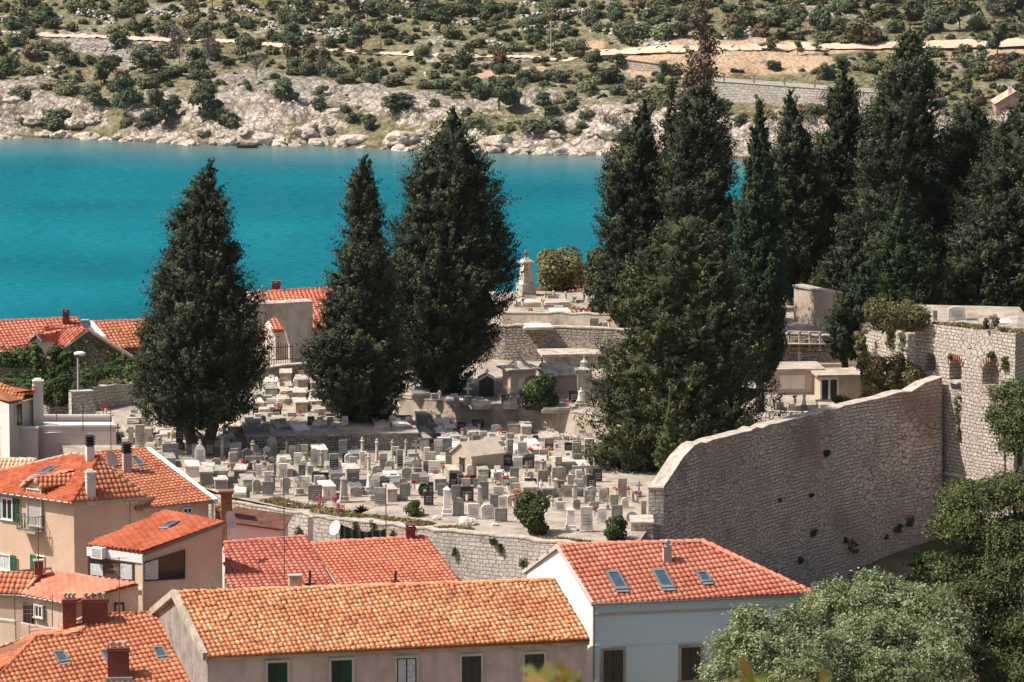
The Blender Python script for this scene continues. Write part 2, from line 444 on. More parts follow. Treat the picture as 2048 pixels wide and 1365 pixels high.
M['curtain'] = plain('net_curtain', (0.55, 0.56, 0.60), rough=0.9, var=0.25, vscale=8)
M['brick'] = stonewall('red_brick', (0.34, 0.07, 0.05), (0.24, 0.05, 0.04), (0.20, 0.12, 0.10), bw=0.22, bh=0.075, ms=0.01, stain_amt=0.3, warp=0.003, bmp=0.01)
M['oldbrick'] = stonewall('old_orange_brick', (0.42, 0.17, 0.08), (0.30, 0.12, 0.07), (0.24, 0.17, 0.12), bw=0.24, bh=0.08, ms=0.012, stain_amt=0.4, warp=0.004, bmp=0.01)
M['terracotta'] = plain('terracotta_pots', (0.45, 0.16, 0.08), rough=0.8, var=0.25)
M['wall_big'] = stonewall('curtain_wall_stone', (0.93, 0.79, 0.69), (0.64, 0.51, 0.44), (0.11, 0.085, 0.072), bw=0.35, bh=0.18, ms=0.021, stain=(0.44, 0.365, 0.325), stain_amt=0.75, stain_scale=0.14, warp=0.075, bmp=0.05, rust=(0.34, 0.21, 0.15))
M['wall_pale'] = stonewall('pale_limestone_blocks', (0.72, 0.66, 0.60), (0.58, 0.52, 0.46), (0.30, 0.25, 0.215), bw=0.33, bh=0.19, ms=0.018, stain=(0.34, 0.30, 0.26), stain_amt=0.5, warp=0.07, bmp=0.04, moss=(0.16, 0.14, 0.07), pat=0.62)
M['bastion'] = stonewall('bastion_limestone', (0.70, 0.63, 0.56), (0.56, 0.48, 0.42), (0.20, 0.155, 0.13), bw=0.30, bh=0.19, ms=0.022, stain=(0.38, 0.31, 0.26), stain_amt=0.4, stain_scale=0.25, warp=0.08, bmp=0.05, pat=0.54)
M['rubble'] = stonewall('rubble_stone', (0.50, 0.43, 0.37), (0.32, 0.27, 0.23), (0.12, 0.09, 0.075), bw=0.26, bh=0.15, ms=0.02, stain_amt=0.4, warp=0.08, bmp=0.04)
M['coping'] = plaster('pale_coping', (0.56, 0.50, 0.44), (0.45, 0.4, 0.36), amt=0.9, scale=2.2, bmp=.04)
A = (0.62, 0.17, 0.075)
M['tile_orange'] = tilemat('orange_clay_tiles', [(0.440, 0.132, 0.063), (0.581, 0.202, 0.099), (0.651, 0.264, 0.144)], stain=0.15)
M['tile_front'] = tilemat('weathered_ochre_tiles', [(0.44, 0.17, 0.09), (0.66, 0.25, 0.115), (0.72, 0.31, 0.145), (0.75, 0.37, 0.185), (0.76, 0.47, 0.28)], stain=0.2, rough=0.75)
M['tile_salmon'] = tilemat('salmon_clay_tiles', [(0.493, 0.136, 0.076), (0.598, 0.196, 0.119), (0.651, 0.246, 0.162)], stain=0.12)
M['tile_pink'] = tilemat('pinkish_red_tiles', [(0.38, 0.10, 0.065), (0.52, 0.155, 0.10), (0.60, 0.22, 0.15)], stain=0.15)
M['tile_red'] = tilemat('painted_sheenless_red_tiles', [(0.311, 0.066, 0.030), (0.414, 0.101, 0.047), (0.459, 0.140, 0.068)], stain=0.18, spec=0.15)  # deeper red painted for slopes without the sun's sheen; ridges use it too
M['tile_peach'] = tilemat('faded_peach_tiles', [(0.55, 0.28, 0.16), (0.74, 0.46, 0.30), (0.78, 0.60, 0.45)], stain=0.25)
M['underlay'] = plain('clay_underside', (0.28, 0.11, 0.06), rough=0.9)
M['bark'] = plain('grey_brown_bark', (0.10, 0.075, 0.06), rough=0.95, var=0.4)
M['palebark'] = plain('pale_dead_wood', (0.30, 0.25, 0.22), rough=0.95, var=0.3)
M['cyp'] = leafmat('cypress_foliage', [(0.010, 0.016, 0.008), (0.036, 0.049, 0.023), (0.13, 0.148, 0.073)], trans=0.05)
M['cyp_olive'] = leafmat('olive_cypress_foliage', [(0.016, 0.022, 0.009), (0.054, 0.064, 0.026), (0.165, 0.17, 0.075)], trans=0.05)
M['cyp_green'] = leafmat('green_cypress_foliage', [(0.013, 0.024, 0.010), (0.035, 0.054, 0.021), (0.075, 0.095, 0.040)], trans=0.05)
M['dead'] = leafmat('dead_cypress_foliage', [(0.08, 0.06, 0.045), (0.16, 0.12, 0.085), (0.24, 0.18, 0.13)], trans=0.0)
M['pine'] = leafmat('pine_needles', [(0.03, 0.045, 0.015), (0.095, 0.115, 0.038), (0.19, 0.20, 0.075)], trans=0.1)
M['willow'] = leafmat('silver_green_leaves', [(0.06, 0.095, 0.035), (0.20, 0.25, 0.11), (0.46, 0.48, 0.30)], trans=0.25)
M['bush'] = leafmat('glossy_bush_leaves', [(0.02, 0.045, 0.014), (0.05, 0.085, 0.026), (0.11, 0.15, 0.05)], trans=0.15, objvar=0.3)
M['drybush'] = leafmat('dry_olive_leaves', [(0.07, 0.065, 0.028), (0.16, 0.15, 0.065), (0.28, 0.25, 0.12)], trans=0.15, objvar=0.3)
M['grass'] = leafmat('dry_grass_blades', [(0.12, 0.12, 0.04), (0.28, 0.24, 0.11), (0.48, 0.40, 0.22)], trans=0.2)
M['ivy'] = leafmat('ivy_leaves', [(0.035, 0.07, 0.018), (0.09, 0.14, 0.035), (0.17, 0.21, 0.06)], trans=0.2)
M['maquis'] = leafmat('maquis_leaves', [(0.065, 0.085, 0.042), (0.145, 0.172, 0.088), (0.25, 0.27, 0.155)], trans=0.15, objvar=0.6)
M['maquis_dark'] = leafmat('dark_pine_leaves', [(0.038, 0.054, 0.030), (0.09, 0.113, 0.062), (0.16, 0.183, 0.105)], trans=0.12, objvar=0.5)
M['maquis_brown'] = leafmat('brownish_maquis', [(0.08, 0.066, 0.036), (0.17, 0.138, 0.075), (0.28, 0.22, 0.12)], trans=0.1, objvar=0.5)
M['twigs'] = leafmat('bare_twigs', [(0.11, 0.085, 0.075), (0.19, 0.155, 0.135), (0.27, 0.22, 0.19)], trans=0.0)
M['yellow'] = leafmat('yellow_green_leaves', [(0.12, 0.14, 0.03), (0.28, 0.28, 0.06), (0.38, 0.24, 0.08)], trans=0.3)
M['pinkflower'] = plain('pink_blossom', (0.62, 0.10, 0.22), rough=0.7)
M['redflower'] = plain('red_flowers', (0.55, 0.035, 0.03), rough=0.7, var=0.4)
M['whiteflower'] = plain('white_flowers', (0.75, 0.70, 0.62), rough=0.7, var=0.2)
M['yellowflower'] = plain('yellow_flowers', (0.75, 0.55, 0.08), rough=0.7, var=0.2)
M['orangeflower'] = plain('orange_flowers', (0.70, 0.22, 0.10), rough=0.7, var=0.3)
M['leafgreen'] = plain('flower_leaves', (0.05, 0.12, 0.03), rough=0.7, var=0.4)

# ================================================================ GROUND, WATER, FAR HILL
def terrain_mat():
    m, nt, b = new_mat('town_ground_earth')
    c = coords(nt)
    n = N(nt, 'ShaderNodeTexNoise'); n.inputs['Scale'].default_value = 0.25; n.inputs['Detail'].default_value = 9; nt.links.new(c, n.inputs[0])
    r = ramp(nt, [(0.3, (0.05, 0.055, 0.025)), (0.5, (0.16, 0.13, 0.08)), (0.7, (0.32, 0.26, 0.20))]); nt.links.new(n.outputs[0], r.inputs[0])
    nt.links.new(r.outputs[0], b.inputs['Base Color']); b.inputs['Roughness'].default_value = 0.95
    return m
def ground_z(x, y):
    pts = [(-60, 77.5), (6, 77.5), (22, 74.0), (60, 62), (120, 44), (185, 29), (205, 27.5), (236, 28.5), (250, 31), (265, 34), (300, 35), (318, 30), (345, 2), (352, -4), (420, -12)]
    for (a, za), (b_, zb) in zip(pts, pts[1:]):
        if y <= b_:
            t = max(0, min(1, (y-a)/(b_-a))); return za+(zb-za)*t + noise.noise(Vector((x*0.05, y*0.05, 0)))*0.3
    return -12
xs = [-420, -300, -200, -140] + list(range(-100, 101, 8)) + [140, 200, 300, 420]
ys = [-60, -20, 0, 6, 12, 22, 40, 60, 90, 120, 150, 185, 195, 205, 215, 225, 236, 243, 250, 257, 265, 280, 300, 309, 318, 331, 345, 352, 420]
V = [(x, y, ground_z(x, y)) for y in ys for x in xs]; nx = len(xs)
Fq = [(j*nx+i, j*nx+i+1, (j+1)*nx+i+1, (j+1)*nx+i) for j in range(len(ys)-1) for i in range(nx-1)]
g = mesh_np('ground', np.array(V), np.array(Fq), terrain_mat(), smooth=True)
tag(g, 'dusty earth slope under the town', None, kind='structure')

def shore(x):
    base = 806 - (x+83)*0.30 if x < 20 else 775.0 - (x-20)*0.12
    base = max(base, 740) if x > 20 else base
    base += 1.8*noise.noise(Vector((x*0.05, 3.1, 0)))*2 + 1.3*noise.noise(Vector((x*0.21, 8.1, 0)))
    return base
def water_mat():
    m, nt, b = new_mat('turquoise_sea')
    c = coords(nt, 'Object')
    mp = N(nt, 'ShaderNodeMapping'); mp.inputs['Scale'].default_value = (0.45, 1.0, 1.0); nt.links.new(c, mp.inputs[0])
    n = N(nt, 'ShaderNodeTexNoise'); n.inputs['Scale'].default_value = 1.5; n.inputs['Detail'].default_value = 4; n.inputs['Roughness'].default_value = 0.55; nt.links.new(mp.outputs[0], n.inputs[0])
    n2 = N(nt, 'ShaderNodeTexNoise'); n2.inputs['Scale'].default_value = 0.02; n2.inputs['Detail'].default_value = 5; nt.links.new(c, n2.inputs[0])
    r = ramp(nt, [(0.35, (0.001, 0.108, 0.150)), (0.65, (0.003, 0.152, 0.200))]); nt.links.new(n2.outputs[0], r.inputs[0])
    r1 = ramp(nt, [(0.36, (0.5, 0.7, 0.74)), (0.64, (1.35, 1.24, 1.2))]); nt.links.new(n.outputs[0], r1.inputs[0])  # ripples' light and dark painted into the water colour
    # pale shallows by the far shore, with the shore's reflection painted into the colour
    at = N(nt, 'ShaderNodeAttribute'); at.attribute_name = 'tint'
    sp = N(nt, 'ShaderNodeSeparateColor'); nt.links.new(at.outputs['Color'], sp.inputs[0])
    out = mixc(nt, 1.0, r.outputs[0], r1.outputs[0], 'MULTIPLY')
    out = mixc(nt, sp.outputs[0], out, (0.12, 0.18, 0.17))
    df = N(nt, 'ShaderNodeBsdfDiffuse'); nt.links.new(out, df.inputs[0])
    gl = N(nt, 'ShaderNodeBsdfGlossy'); gl.inputs['Roughness'].default_value = 0.10; gl.inputs[0].default_value = (0.8, 0.95, 1, 1)
    bp = N(nt, 'ShaderNodeBump'); bp.inputs['Distance'].default_value = 0.5; bp.inputs['Strength'].default_value = 0.4
    nt.links.new(n.outputs[0], bp.inputs['Height']); nt.links.new(bp.outputs[0], gl.inputs['Normal'])
    fc = N(nt, 'ShaderNodeMath', operation='MULTIPLY_ADD'); fc.inputs[1].default_value = 0.35; fc.inputs[2].default_value = 0.05; nt.links.new(sp.outputs[0], fc.inputs[0])
    mx = N(nt, 'ShaderNodeMixShader'); nt.links.new(fc.outputs[0], mx.inputs[0]); nt.links.new(df.outputs[0], mx.inputs[1]); nt.links.new(gl.outputs[0], mx.inputs[2])
    nt.links.new(mx.outputs[0], nt.nodes['Material Output'].inputs[0])
    return m
xs = [-6000, -2000, -800, -300] + [x*10.0 for x in range(-20, 21)] + [300, 800, 2000, 6000]
V = []; C = []
nr = 11
for x in xs:
    s0 = shore(x) if abs(x) < 300 else shore(max(-300, min(300, x)))
    rows = [340, 420, 520, 620, 700, s0-46, s0-30, s0-18, s0-8, s0, s0+30]
    V += [(x, y, 0.0) for y in rows]
    C.append([0, 0, 0, 0, 0, 0.0, 0.10, 0.34, 0.72, 0.95, 1.0])
Fq = []; col = []
for i in range(len(xs)-1):
    for j in range(nr-1):
        Fq.append((i*nr+j, (i+1)*nr+j, (i+1)*nr+j+1, i*nr+j+1))
me = bpy.data.meshes.new('sea'); me.from_pydata(V, [], Fq); me.materials.append(water_mat())
ca = me.color_attributes.new('tint', 'FLOAT_COLOR', 'POINT')
ca.data.foreach_set('color', np.array([[c, c, c, 1] for col_ in C for c in col_], dtype=np.float32).ravel())
o = bpy.data.objects.new('sea', me); scene.collection.objects.link(o); tag(o, 'turquoise channel of the sea', None, kind='structure')

def sm(a, b_, t):
    t = max(0.0, min(1.0, (t-a)/(b_-a))); return t*t*(3-2*t)
def rockiness(x, d):
    n = 0.8*noise.noise(Vector((x*0.05, d*0.075, 1.7))) + 0.7*noise.noise(Vector((x*0.13, d*0.2, 4.2)))
    up = 1-sm(9, 26, d)
    if -60 < x < 22: up = max(up, 1-sm(15, 34, d))
    return max(0.0, min(1.0, 0.48*up + n*1.0 + 0.17 - 0.06*sm(30, 70, d)))
def hill_z(x, y, fine=True):
    d = y-shore(x) if abs(x) < 300 else y-shore(max(-300, min(300, x)))
    if d < 0: return max(-6.0, d*0.5) - 0.3
    z = 4.0*sm(0, 10.5, d) + max(0, d-9)*0.178
    if d > 130: z += (d-130)*0.06
    if d > 400: z -= (d-400)*0.20
    z += 1.7*noise.noise(Vector((x*0.02, y*0.02, 7)))*sm(5, 30, d)
    z += 0.9*noise.noise(Vector((x*0.07, y*0.07, 9)))*sm(2, 12, d)
    k = 1-sm(8, 34, d)
    if fine:
        r = rockiness(x, d)
        q = noise.noise(Vector((x*0.22, y*0.30, 2)))
        z += (k*1.7+0.35)*abs(q)*(0.3+r)*sm(0, 3, d); z += k*1.1*(0.3+r)*(0.5-abs(noise.noise(Vector((x*0.35-y*0.2, y*0.35+x*0.1, 11)))))*sm(1, 4, d)
        z += (k*0.9+0.28)*(0.3+r)*abs(noise.noise(Vector((x*0.62+y*0.3, y*0.75, 5))))*sm(0, 2, d)
        z += 0.30*(0.3+r)*noise.noise(Vector((x*1.9, y*2.1, 5)))
    return z + 0.25
def on_hill(px, py):
    """where the sight line through a pixel meets the far hill"""
    d = ray(px, py); o_ = Vector((0, 0, H)); y = 735.0
    prev = None
    while y < 1300:
        p = o_ + d*(y/d.y)
        if p.z <= hill_z(p.x, p.y, False): break
        y += 0.7
    p = o_ + d*(y/d.y)
    return Vector((p.x, p.y, hill_z(p.x, p.y, False)))
def hill_mat():
    m, nt, b = new_mat('karst_hillside')
    c = coords(nt)
    at = N(nt, 'ShaderNodeAttribute'); at.attribute_name = 'tint'
    sp = N(nt, 'ShaderNodeSeparateColor'); nt.links.new(at.outputs['Color'], sp.inputs[0])
    def noi(scale, det=8, rough=0.6):
        n = N(nt, 'ShaderNodeTexNoise'); n.inputs['Scale'].default_value = scale; n.inputs['Detail'].default_value = det; n.inputs['Roughness'].default_value = rough
        nt.links.new(c, n.inputs[0]); return n.outputs[0]
    rock = ramp(nt, [(0.30, (0.16, 0.135, 0.11)), (0.44, (0.40, 0.36, 0.315)), (0.64, (0.58, 0.53, 0.475))]); nt.links.new(noi(0.55, 10, 0.75), rock.inputs[0])
    shore_rock = ramp(nt, [(0.32, (0.25, 0.18, 0.14)), (0.43, (0.56, 0.46, 0.38)), (0.62, (0.74, 0.66, 0.58))]); nt.links.new(noi(0.4, 10, 0.7), shore_rock.inputs[0])
    grass = ramp(nt, [(0.32, (0.05, 0.056, 0.024)), (0.44, (0.135, 0.135, 0.062)), (0.54, (0.25, 0.215, 0.12)), (0.66, (0.42, 0.37, 0.27))]); nt.links.new(noi(0.55, 10, 0.78), grass.inputs[0])
    # R: rockiness, G: closeness to the water, B: bare soil
    nb = N(nt, 'ShaderNodeMath', operation='ADD'); nt.links.new(sp.outputs[0], nb.inputs[0])
    n5 = N(nt, 'ShaderNodeMath', operation='MULTIPLY_ADD'); n5.inputs[1].default_value = 2.7; n5.inputs[2].default_value = -1.35; nt.links.new(noi(0.7, 9, 0.75), n5.inputs[0]); nt.links.new(n5.outputs[0], nb.inputs[1])
    rk = ramp(nt, [(0.40, (0, 0, 0)), (0.52, (1, 1, 1))]); nt.links.new(nb.outputs[0], rk.inputs[0])
    rr = mixc(nt, sp.outputs[1], rock.outputs[0], shore_rock.outputs[0])
    dn = N(nt, 'ShaderNodeTexNoise'); dn.inputs['Scale'].default_value = 0.8; dn.inputs['Detail'].default_value = 4; nt.links.new(c, dn.inputs[0])
    dv = N(nt, 'ShaderNodeVectorMath', operation='MULTIPLY_ADD'); dv.inputs[1].default_value = (1.6, 1.6, 1.6); nt.links.new(dn.outputs['Color'], dv.inputs[0]); nt.links.new(c, dv.inputs[2])
    for vs in (0.34, 1.0):
        ve = N(nt, 'ShaderNodeTexVoronoi'); ve.feature = 'DISTANCE_TO_EDGE'; ve.inputs['Scale'].default_value = vs; nt.links.new(dv.outputs[0], ve.inputs['Vector'])
        cr = ramp(nt, [(0.0, (0.8, 0.8, 0.8)), (0.10, (0, 0, 0))]); nt.links.new(ve.outputs['Distance'], cr.inputs[0]); rr = mixc(nt, cr.outputs[0], rr, (0.15, 0.125, 0.10))
    out = mixc(nt, rk.outputs[0], grass.outputs[0], rr)
    out = mixc(nt, sp.outputs[2], out, (0.60, 0.42, 0.28))
    # dark weed line left by the tide
    gz = N(nt, 'ShaderNodeSeparateXYZ'); nt.links.new(c, gz.inputs[0])
    wl = ramp(nt, [(0.30, (1, 1, 1)), (0.62, (0, 0, 0))]); nt.links.new(gz.outputs[2], wl.inputs[0])
    out = mixc(nt, wl.outputs[0], out, (0.17, 0.12, 0.085))
    nt.links.new(out, b.inputs['Base Color']); b.inputs['Roughness'].default_value = 0.95
    v = N(nt, 'ShaderNodeTexVoronoi'); v.inputs['Scale'].default_value = 1.1; nt.links.new(c, v.inputs['Vector'])
    hm = N(nt, 'ShaderNodeMath', operation='MULTIPLY_ADD'); hm.inputs[1].default_value = 0.6; nt.links.new(v.outputs['Distance'], hm.inputs[0]); nt.links.new(noi(1.2, 9, 0.7), hm.inputs[2])
    bump(nt, b, hm.outputs[0], 0.7)
    return m
SOIL = [(1180, 95, 26, 10), (1290, 115, 60, 16), (1400, 108, 90, 18), (1520, 102, 90, 17), (1640, 98, 80, 9), (1760, 96, 90, 7), (1900, 94, 80, 6), (2010, 100, 50, 12), (1930, 112, 60, 10), (1300, 135, 50, 12), (1560, 130, 120, 10), (990, 150, 40, 5), (1050, 145, 40, 4), (900, 116, 30, 5)]
SOILW = []
for px, py, rx, ry in SOIL:
    p = on_hill(px, py); p2 = on_hill(px, max(-60, py-ry)); SOILW.append((p.x, p.y, rx*p.y/F, max(2.0, p2.y-p.y)*(1.45 if px > 1200 else 1)))
xs = [-3000, -1500, -700, -350, -220, -160] + list(np.arange(-125, 125.1, 0.62)) + [160, 220, 350, 700, 1500, 3000]
dd = [-30, -6, -2] + list(np.arange(-0.6, 34, 0.5)) + list(np.arange(34, 112, 0.8)) + list(np.arange(112, 200, 6)) + [220, 260, 320, 400, 520, 700, 1000]
V = np.zeros((len(dd)*len(xs), 3)); TC = np.ones((len(V), 4), dtype=np.float32); k = 0
shs = [shore(max(-300, min(300, x))) for x in xs]
for d in dd:
    for x, s0 in zip(xs, shs):
        y = s0+d
        fine = -30 < d < 130 and abs(x) < 130
        V[k] = (x, y, hill_z(x, y, fine))
        soil = 0.0
        if fine:
            for (sx, sy, rx, ry) in SOILW:
                e = ((x-sx)/rx)**2+((y-sy)/ry)**2
                if e < 1.6: soil = max(soil, min(1, (1.6-e)*2.2))
            nn = noise.noise(Vector((x*0.4, y*0.5, 3)))
            soil = max(0, min(1, soil*(0.9+nn)))
        TC[k, :3] = (rockiness(x, max(d, 0)), 1-sm(8, 26, d), soil); k += 1
nx = len(xs)
ii, jj = np.meshgrid(np.arange(nx-1), np.arange(len(dd)-1)); a = (jj*nx+ii).ravel()
Fq = np.stack([a, a+1, a+nx+1, a+nx], 1)
o = mesh_np('hill', V, Fq, hill_mat(), smooth=False)
ca = o.data.color_attributes.new('tint', 'FLOAT_COLOR', 'POINT'); ca.data.foreach_set('color', TC.ravel())
tag(o, 'rocky scrub covered hill across the channel', None, kind='structure')

# dirt paths on the hill
M['dirt'] = plaster('pale_dirt_track', (0.66, 0.50, 0.38), (0.75, 0.7, 0.65), amt=0.5, scale=0.4)
def path_strip(name, pts, w, label):
    P = []
    for (a, b_), (c, d) in zip(pts, pts[1:]):
        n = max(2, int(abs(c-a)/6))
        for i in range(n):
            t = i/n; P.append(on_hill(a+(c-a)*t, b_+(d-b_)*t))
    P.append(on_hill(*pts[-1]))
    V = []
    for i, p in enumerate(P):
        q = P[min(i+1, len(P)-1)]-P[max(i-1, 0)]; q.z = 0; q.normalize(); n = Vector((-q.y, q.x, 0))
        ww = w*(1+0.3*noise.noise(Vector((i*0.3, w, 0))))
        for k_ in (-1, -0.35, 0.35, 1):
            e = p+n*ww*k_*0.5; e.z = hill_z(e.x, e.y, True)*0.0 + max(hill_z(e.x, e.y, True), hill_z(e.x+0.3, e.y+0.3, True), hill_z(p.x, p.y, False)-0.1)+0.10
            V.append(e)
    Fq = [(i*4+k_, i*4+k_+1, i*4+k_+5, i*4+k_+4) for i in range(len(P)-1) for k_ in range(3)]
    o = mesh_np(name, np.array([tuple(v) for v in V]), np.array(Fq), M['dirt'], smooth=True)
    tag(o, label, None, kind='structure'); return o
path_strip('path', [(-40, 66), (60, 74), (200, 79), (330, 84), (430, 84), (560, 95), (640, 100), (720, 108), (850, 114), (960, 117), (1060, 118), (1130, 124), (1180, 108), (1240, 106)], 1.6, 'narrow pale dirt path along the hillside')
path_strip('road', [(1180, 112), (1240, 108), (1330, 104), (1450, 100), (1560, 99), (1680, 97), (1790, 96), (1900, 94), (2000, 92), (2120, 90)], 4.5, 'pale gravel road across the hillside')

# leaf clouds ------------------------------------------------------
def quads_from(P, Nn, size, rnd, aspect=1.5, axis=None):
    """one small quad per point, facing roughly along Nn, randomly turned"""
    n = len(P)
    d = Nn/np.maximum(np.linalg.norm(Nn, axis=1, keepdims=True), 1e-6)
    r = rnd.normal(size=(n, 3)); a = np.cross(d, r)
    if axis is not None: a = axis+r*.35; a = a-d*(a*d).sum(1, keepdims=True)
    a /= np.maximum(np.linalg.norm(a, axis=1, keepdims=True), 1e-6)
    b_ = np.cross(d, a)
    s = (size*(0.6+0.8*rnd.random(n)))[:, None]
    A_ = a*s*aspect*0.5; B_ = b_*s*0.5
    V = np.stack([P-A_-B_*0.5, P+A_*0.2-B_, P+A_+B_*0.4, P-A_*0.3+B_], 1).reshape(-1, 3)
    Fq = np.arange(4*n).reshape(-1, 4)
    return V, Fq
def shrub_arrays(rnd, r, h, n, leaf, lobes=7, flat=1.0, hollow=0.35):
    """a lumpy crown: leaves on the shells of several lobes"""
    L = []; tall = max(0.0, h-1.3*r); lobes = lobes+int(5*tall/max(r, .1))
    for i in range(lobes):
        a = rnd.random()*6.283; q = r*0.6*math.sqrt(rnd.random()); lr = r*(0.33+0.3*rnd.random())
        L.append((q*math.cos(a), q*math.sin(a), lr*.5+max(0.0, h-lr*1.6)*((i+rnd.random())/lobes if tall > 0 else .2+.8*rnd.random()), lr))
    L.append((0, 0, h*0.4, r*0.6))
    L = np.array(L)
    pick = rnd.integers(0, len(L), n); c = L[pick]
    u = rnd.normal(size=(n, 3)); u /= np.linalg.norm(u, axis=1, keepdims=True)
    rad = c[:, 3]*(hollow+(1-hollow)*rnd.random(n)**0.4)
    P = c[:, :3]+u*rad[:, None]*np.array([1, 1, 0.85*flat])
    P[:, 2] = np.abs(P[:, 2])
    Nn = u+rnd.normal(size=(n, 3))*0.45+np.array([0, 0, 0.35])
    V, Fq = quads_from(P, Nn, leaf, rnd)
    lump = np.array([0.25+0.5*((i*0.618) % 1) for i in range(len(L))])[pick]
    return V, Fq, np.clip(lump+rnd.normal(size=n)*0.16, 0, 1)

# ================================================================ BUILDING HELPERS
rng = np.random.default_rng(7); random.seed(7)
def newell(pts):
    n = Vector((0, 0, 0))
    for i in range(len(pts)):
        a, c = pts[i], pts[(i+1) % len(pts)]
        n += Vector(((a.y-c.y)*(a.z+c.z), (a.z-c.z)*(a.x+c.x), (a.x-c.x)*(a.y+c.y)))
    n.normalize(); return n if n.z > 0 else -n
def facet(pts, mat, parent, down=None, w=0.21, l=0.33, rag=0.0, name='roof', under=True, seed=0, jit=0.006, lift=0.028, hgt=0.065):
    """a roof slope laid with overlapping clay tiles, each tile its own piece of mesh and its own shade"""
    rs = np.random.default_rng(seed+11)
    pts = [Vector(p) for p in pts]; n = newell(pts); o = sum(pts, Vector())/len(pts)
    if down is None:
        dn = Vector((0, 0, -1)); dn = (dn-n*dn.dot(n)).normalized()
    else:
        dn = (Vector(down)-n*Vector(down).dot(n)).normalized()
    up = -dn; u = up.cross(n).normalized()
    if abs(u.x) > 0.1 and u.x < 0: u = -u
    P2 = [((p-o).dot(u), (p-o).dot(up)) for p in pts]
    umin = min(p[0] for p in P2); umax = max(p[0] for p in P2)
    nc = max(1, int(round((umax-umin)/w))); w = (umax-umin)/nc
    quads = []; prof = [(-0.5, 0.0), (-0.27, 0.7), (0.0, 1.0), (0.27, 0.7), (0.5, 0.0)]
    rows = []
    allv0 = min(p[1] for p in P2)
    for i in range(nc):
        uc = umin+(i+0.5)*w; ys_ = []
        for (a, b_), (c, d) in zip(P2, P2[1:]+P2[:1]):
            if (a-uc)*(c-uc) <= 0 and abs(a-c) > 1e-9:
                ys_.append(b_+(d-b_)*(uc-a)/(c-a))
        if len(ys_) < 2: continue
        v0, v1 = min(ys_), max(ys_)
        k0 = math.floor((v0-allv0)/l)
        v = allv0+k0*l
        while v < v1-0.02:
            a = max(v, v0-0.02); b_ = min(v+l*1.04, v1)
            if b_-a > 0.03: rows.append((uc, a, b_))
            v += l
    rows = np.array(rows)
    m = len(rows)
    tint = np.clip(rs.normal(0.5, 0.2, m) + 0.16*np.sin(rows[:, 0]*0.9+rows[:, 1]*1.7), 0, 1)
    odd = rs.random(m) < 0.03; tint[odd] = rs.random(odd.sum())
    du = rs.normal(0, jit, m); dz = rs.normal(0, jit*0.7, m); sk = rs.normal(0, jit, m)
    if rag:
        bad = rs.random(m) < rag; sk[bad] += rs.normal(0, 0.04, bad.sum()); dz[bad] += 0.03
    U = np.array(u); UP = np.array(up); NN = np.array(n); O = np.array(o)
    def pt(uu, vv, hh): return O+uu[:, None]*U+vv[:, None]*UP+hh[:, None]*NN
    V = np.zeros((m, 15, 3))
    for j, (a, h) in enumerate(prof):
        uu = rows[:, 0]+a*w+du
        V[:, j] = pt(uu+sk, rows[:, 1], h*hgt+lift+dz+0.01)
        V[:, 5+j] = pt(uu, rows[:, 2], h*hgt*0.9+dz+0.01)
        V[:, 10+j] = pt(uu+sk, rows[:, 1]+0.01, h*hgt*0.25-0.03+dz*0)
    base = (np.arange(m)*15)[:, None]
    F_ = []
    for j in range(4):
        F_.append(base+np.array([j, j+1, j+6, j+5])); F_.append(base+np.array([j+10, j+11, j+1, j]))
    Fq = np.stack(F_, 1).reshape(-1, 4)
    ob = mesh_np(name, V.reshape(-1, 3), Fq, mat, parent, col=np.repeat(tint, 8), smooth=False)
    if under:
        mb = MB(); low = [p-n*0.02 for p in pts]; dp = [p-n*0.12 for p in pts]
        mb.poly(low); mb.poly(dp[::-1])
        for i in range(len(pts)):
            j = (i+1) % len(pts); mb.poly([low[i], dp[i], dp[j], low[j]])
        mb.build('roof_deck', M['underlay'], ob)
    return ob
def ridge(pts, mat, parent, r=0.12, l=0.38, name='ridge_tiles', seed=0, skip=()):
    rs = np.random.default_rng(seed+5); V = []; Fq = []; col = []
    for k in range(len(pts)-1):
        a, b_ = Vector(pts[k]), Vector(pts[k+1]); d = b_-a; L = d.length; d.normalize()
        s = d.cross(Vector((0, 0, 1))).normalized(); upv = s.cross(d)
        m = max(1, int(L/l))
        for i in range(m):
            if i in skip: continue
            p0 = a+d*(L*i/m); p1 = a+d*(L*(i+1)/m+0.04); b0 = len(V)
            r0, r1 = r*1.12, r*0.92
            j0 = rs.normal(0, 0.008)
            for p, rr, lf in ((p0, r0, 0.02), (p1, r1, 0.0)):
                for q in range(7):
                    an = math.pi*(q/6)
                    V.append(p+s*(rr*math.cos(an))+upv*(rr*math.sin(an)+lf-0.02+j0))
            for q in range(6):
                Fq.append((b0+q, b0+q+1, b0+q+8, b0+q+7)); col.append(np.clip(rs.normal(0.45, 0.2), 0, 1))
            c = len(V); V.append(p0-upv*0.03); V.append(p0-upv*0.03+s*0.01)
            for q in range(0, 6, 2):
                Fq.append((b0+q, c, b0+q+2, b0+q+1)); col.append(0.3)
    return mesh_np(name, np.array([tuple(v) for v in V]), np.array(Fq), mat, parent, col=np.array(col))
def walls(outline, zb, mat, parent, name='wall', close=True):
    """outer walls: outline = list of top points; every side falls to zb"""
    mb = MB(); k = len(outline)
    for i in range(k if close else k-1):
        a, b_ = Vector(outline[i]), Vector(outline[(i+1) % k])
        mb.poly([(a.x, a.y, zb), (b_.x, b_.y, zb), b_, a])
    return mb.build(name, mat, parent)
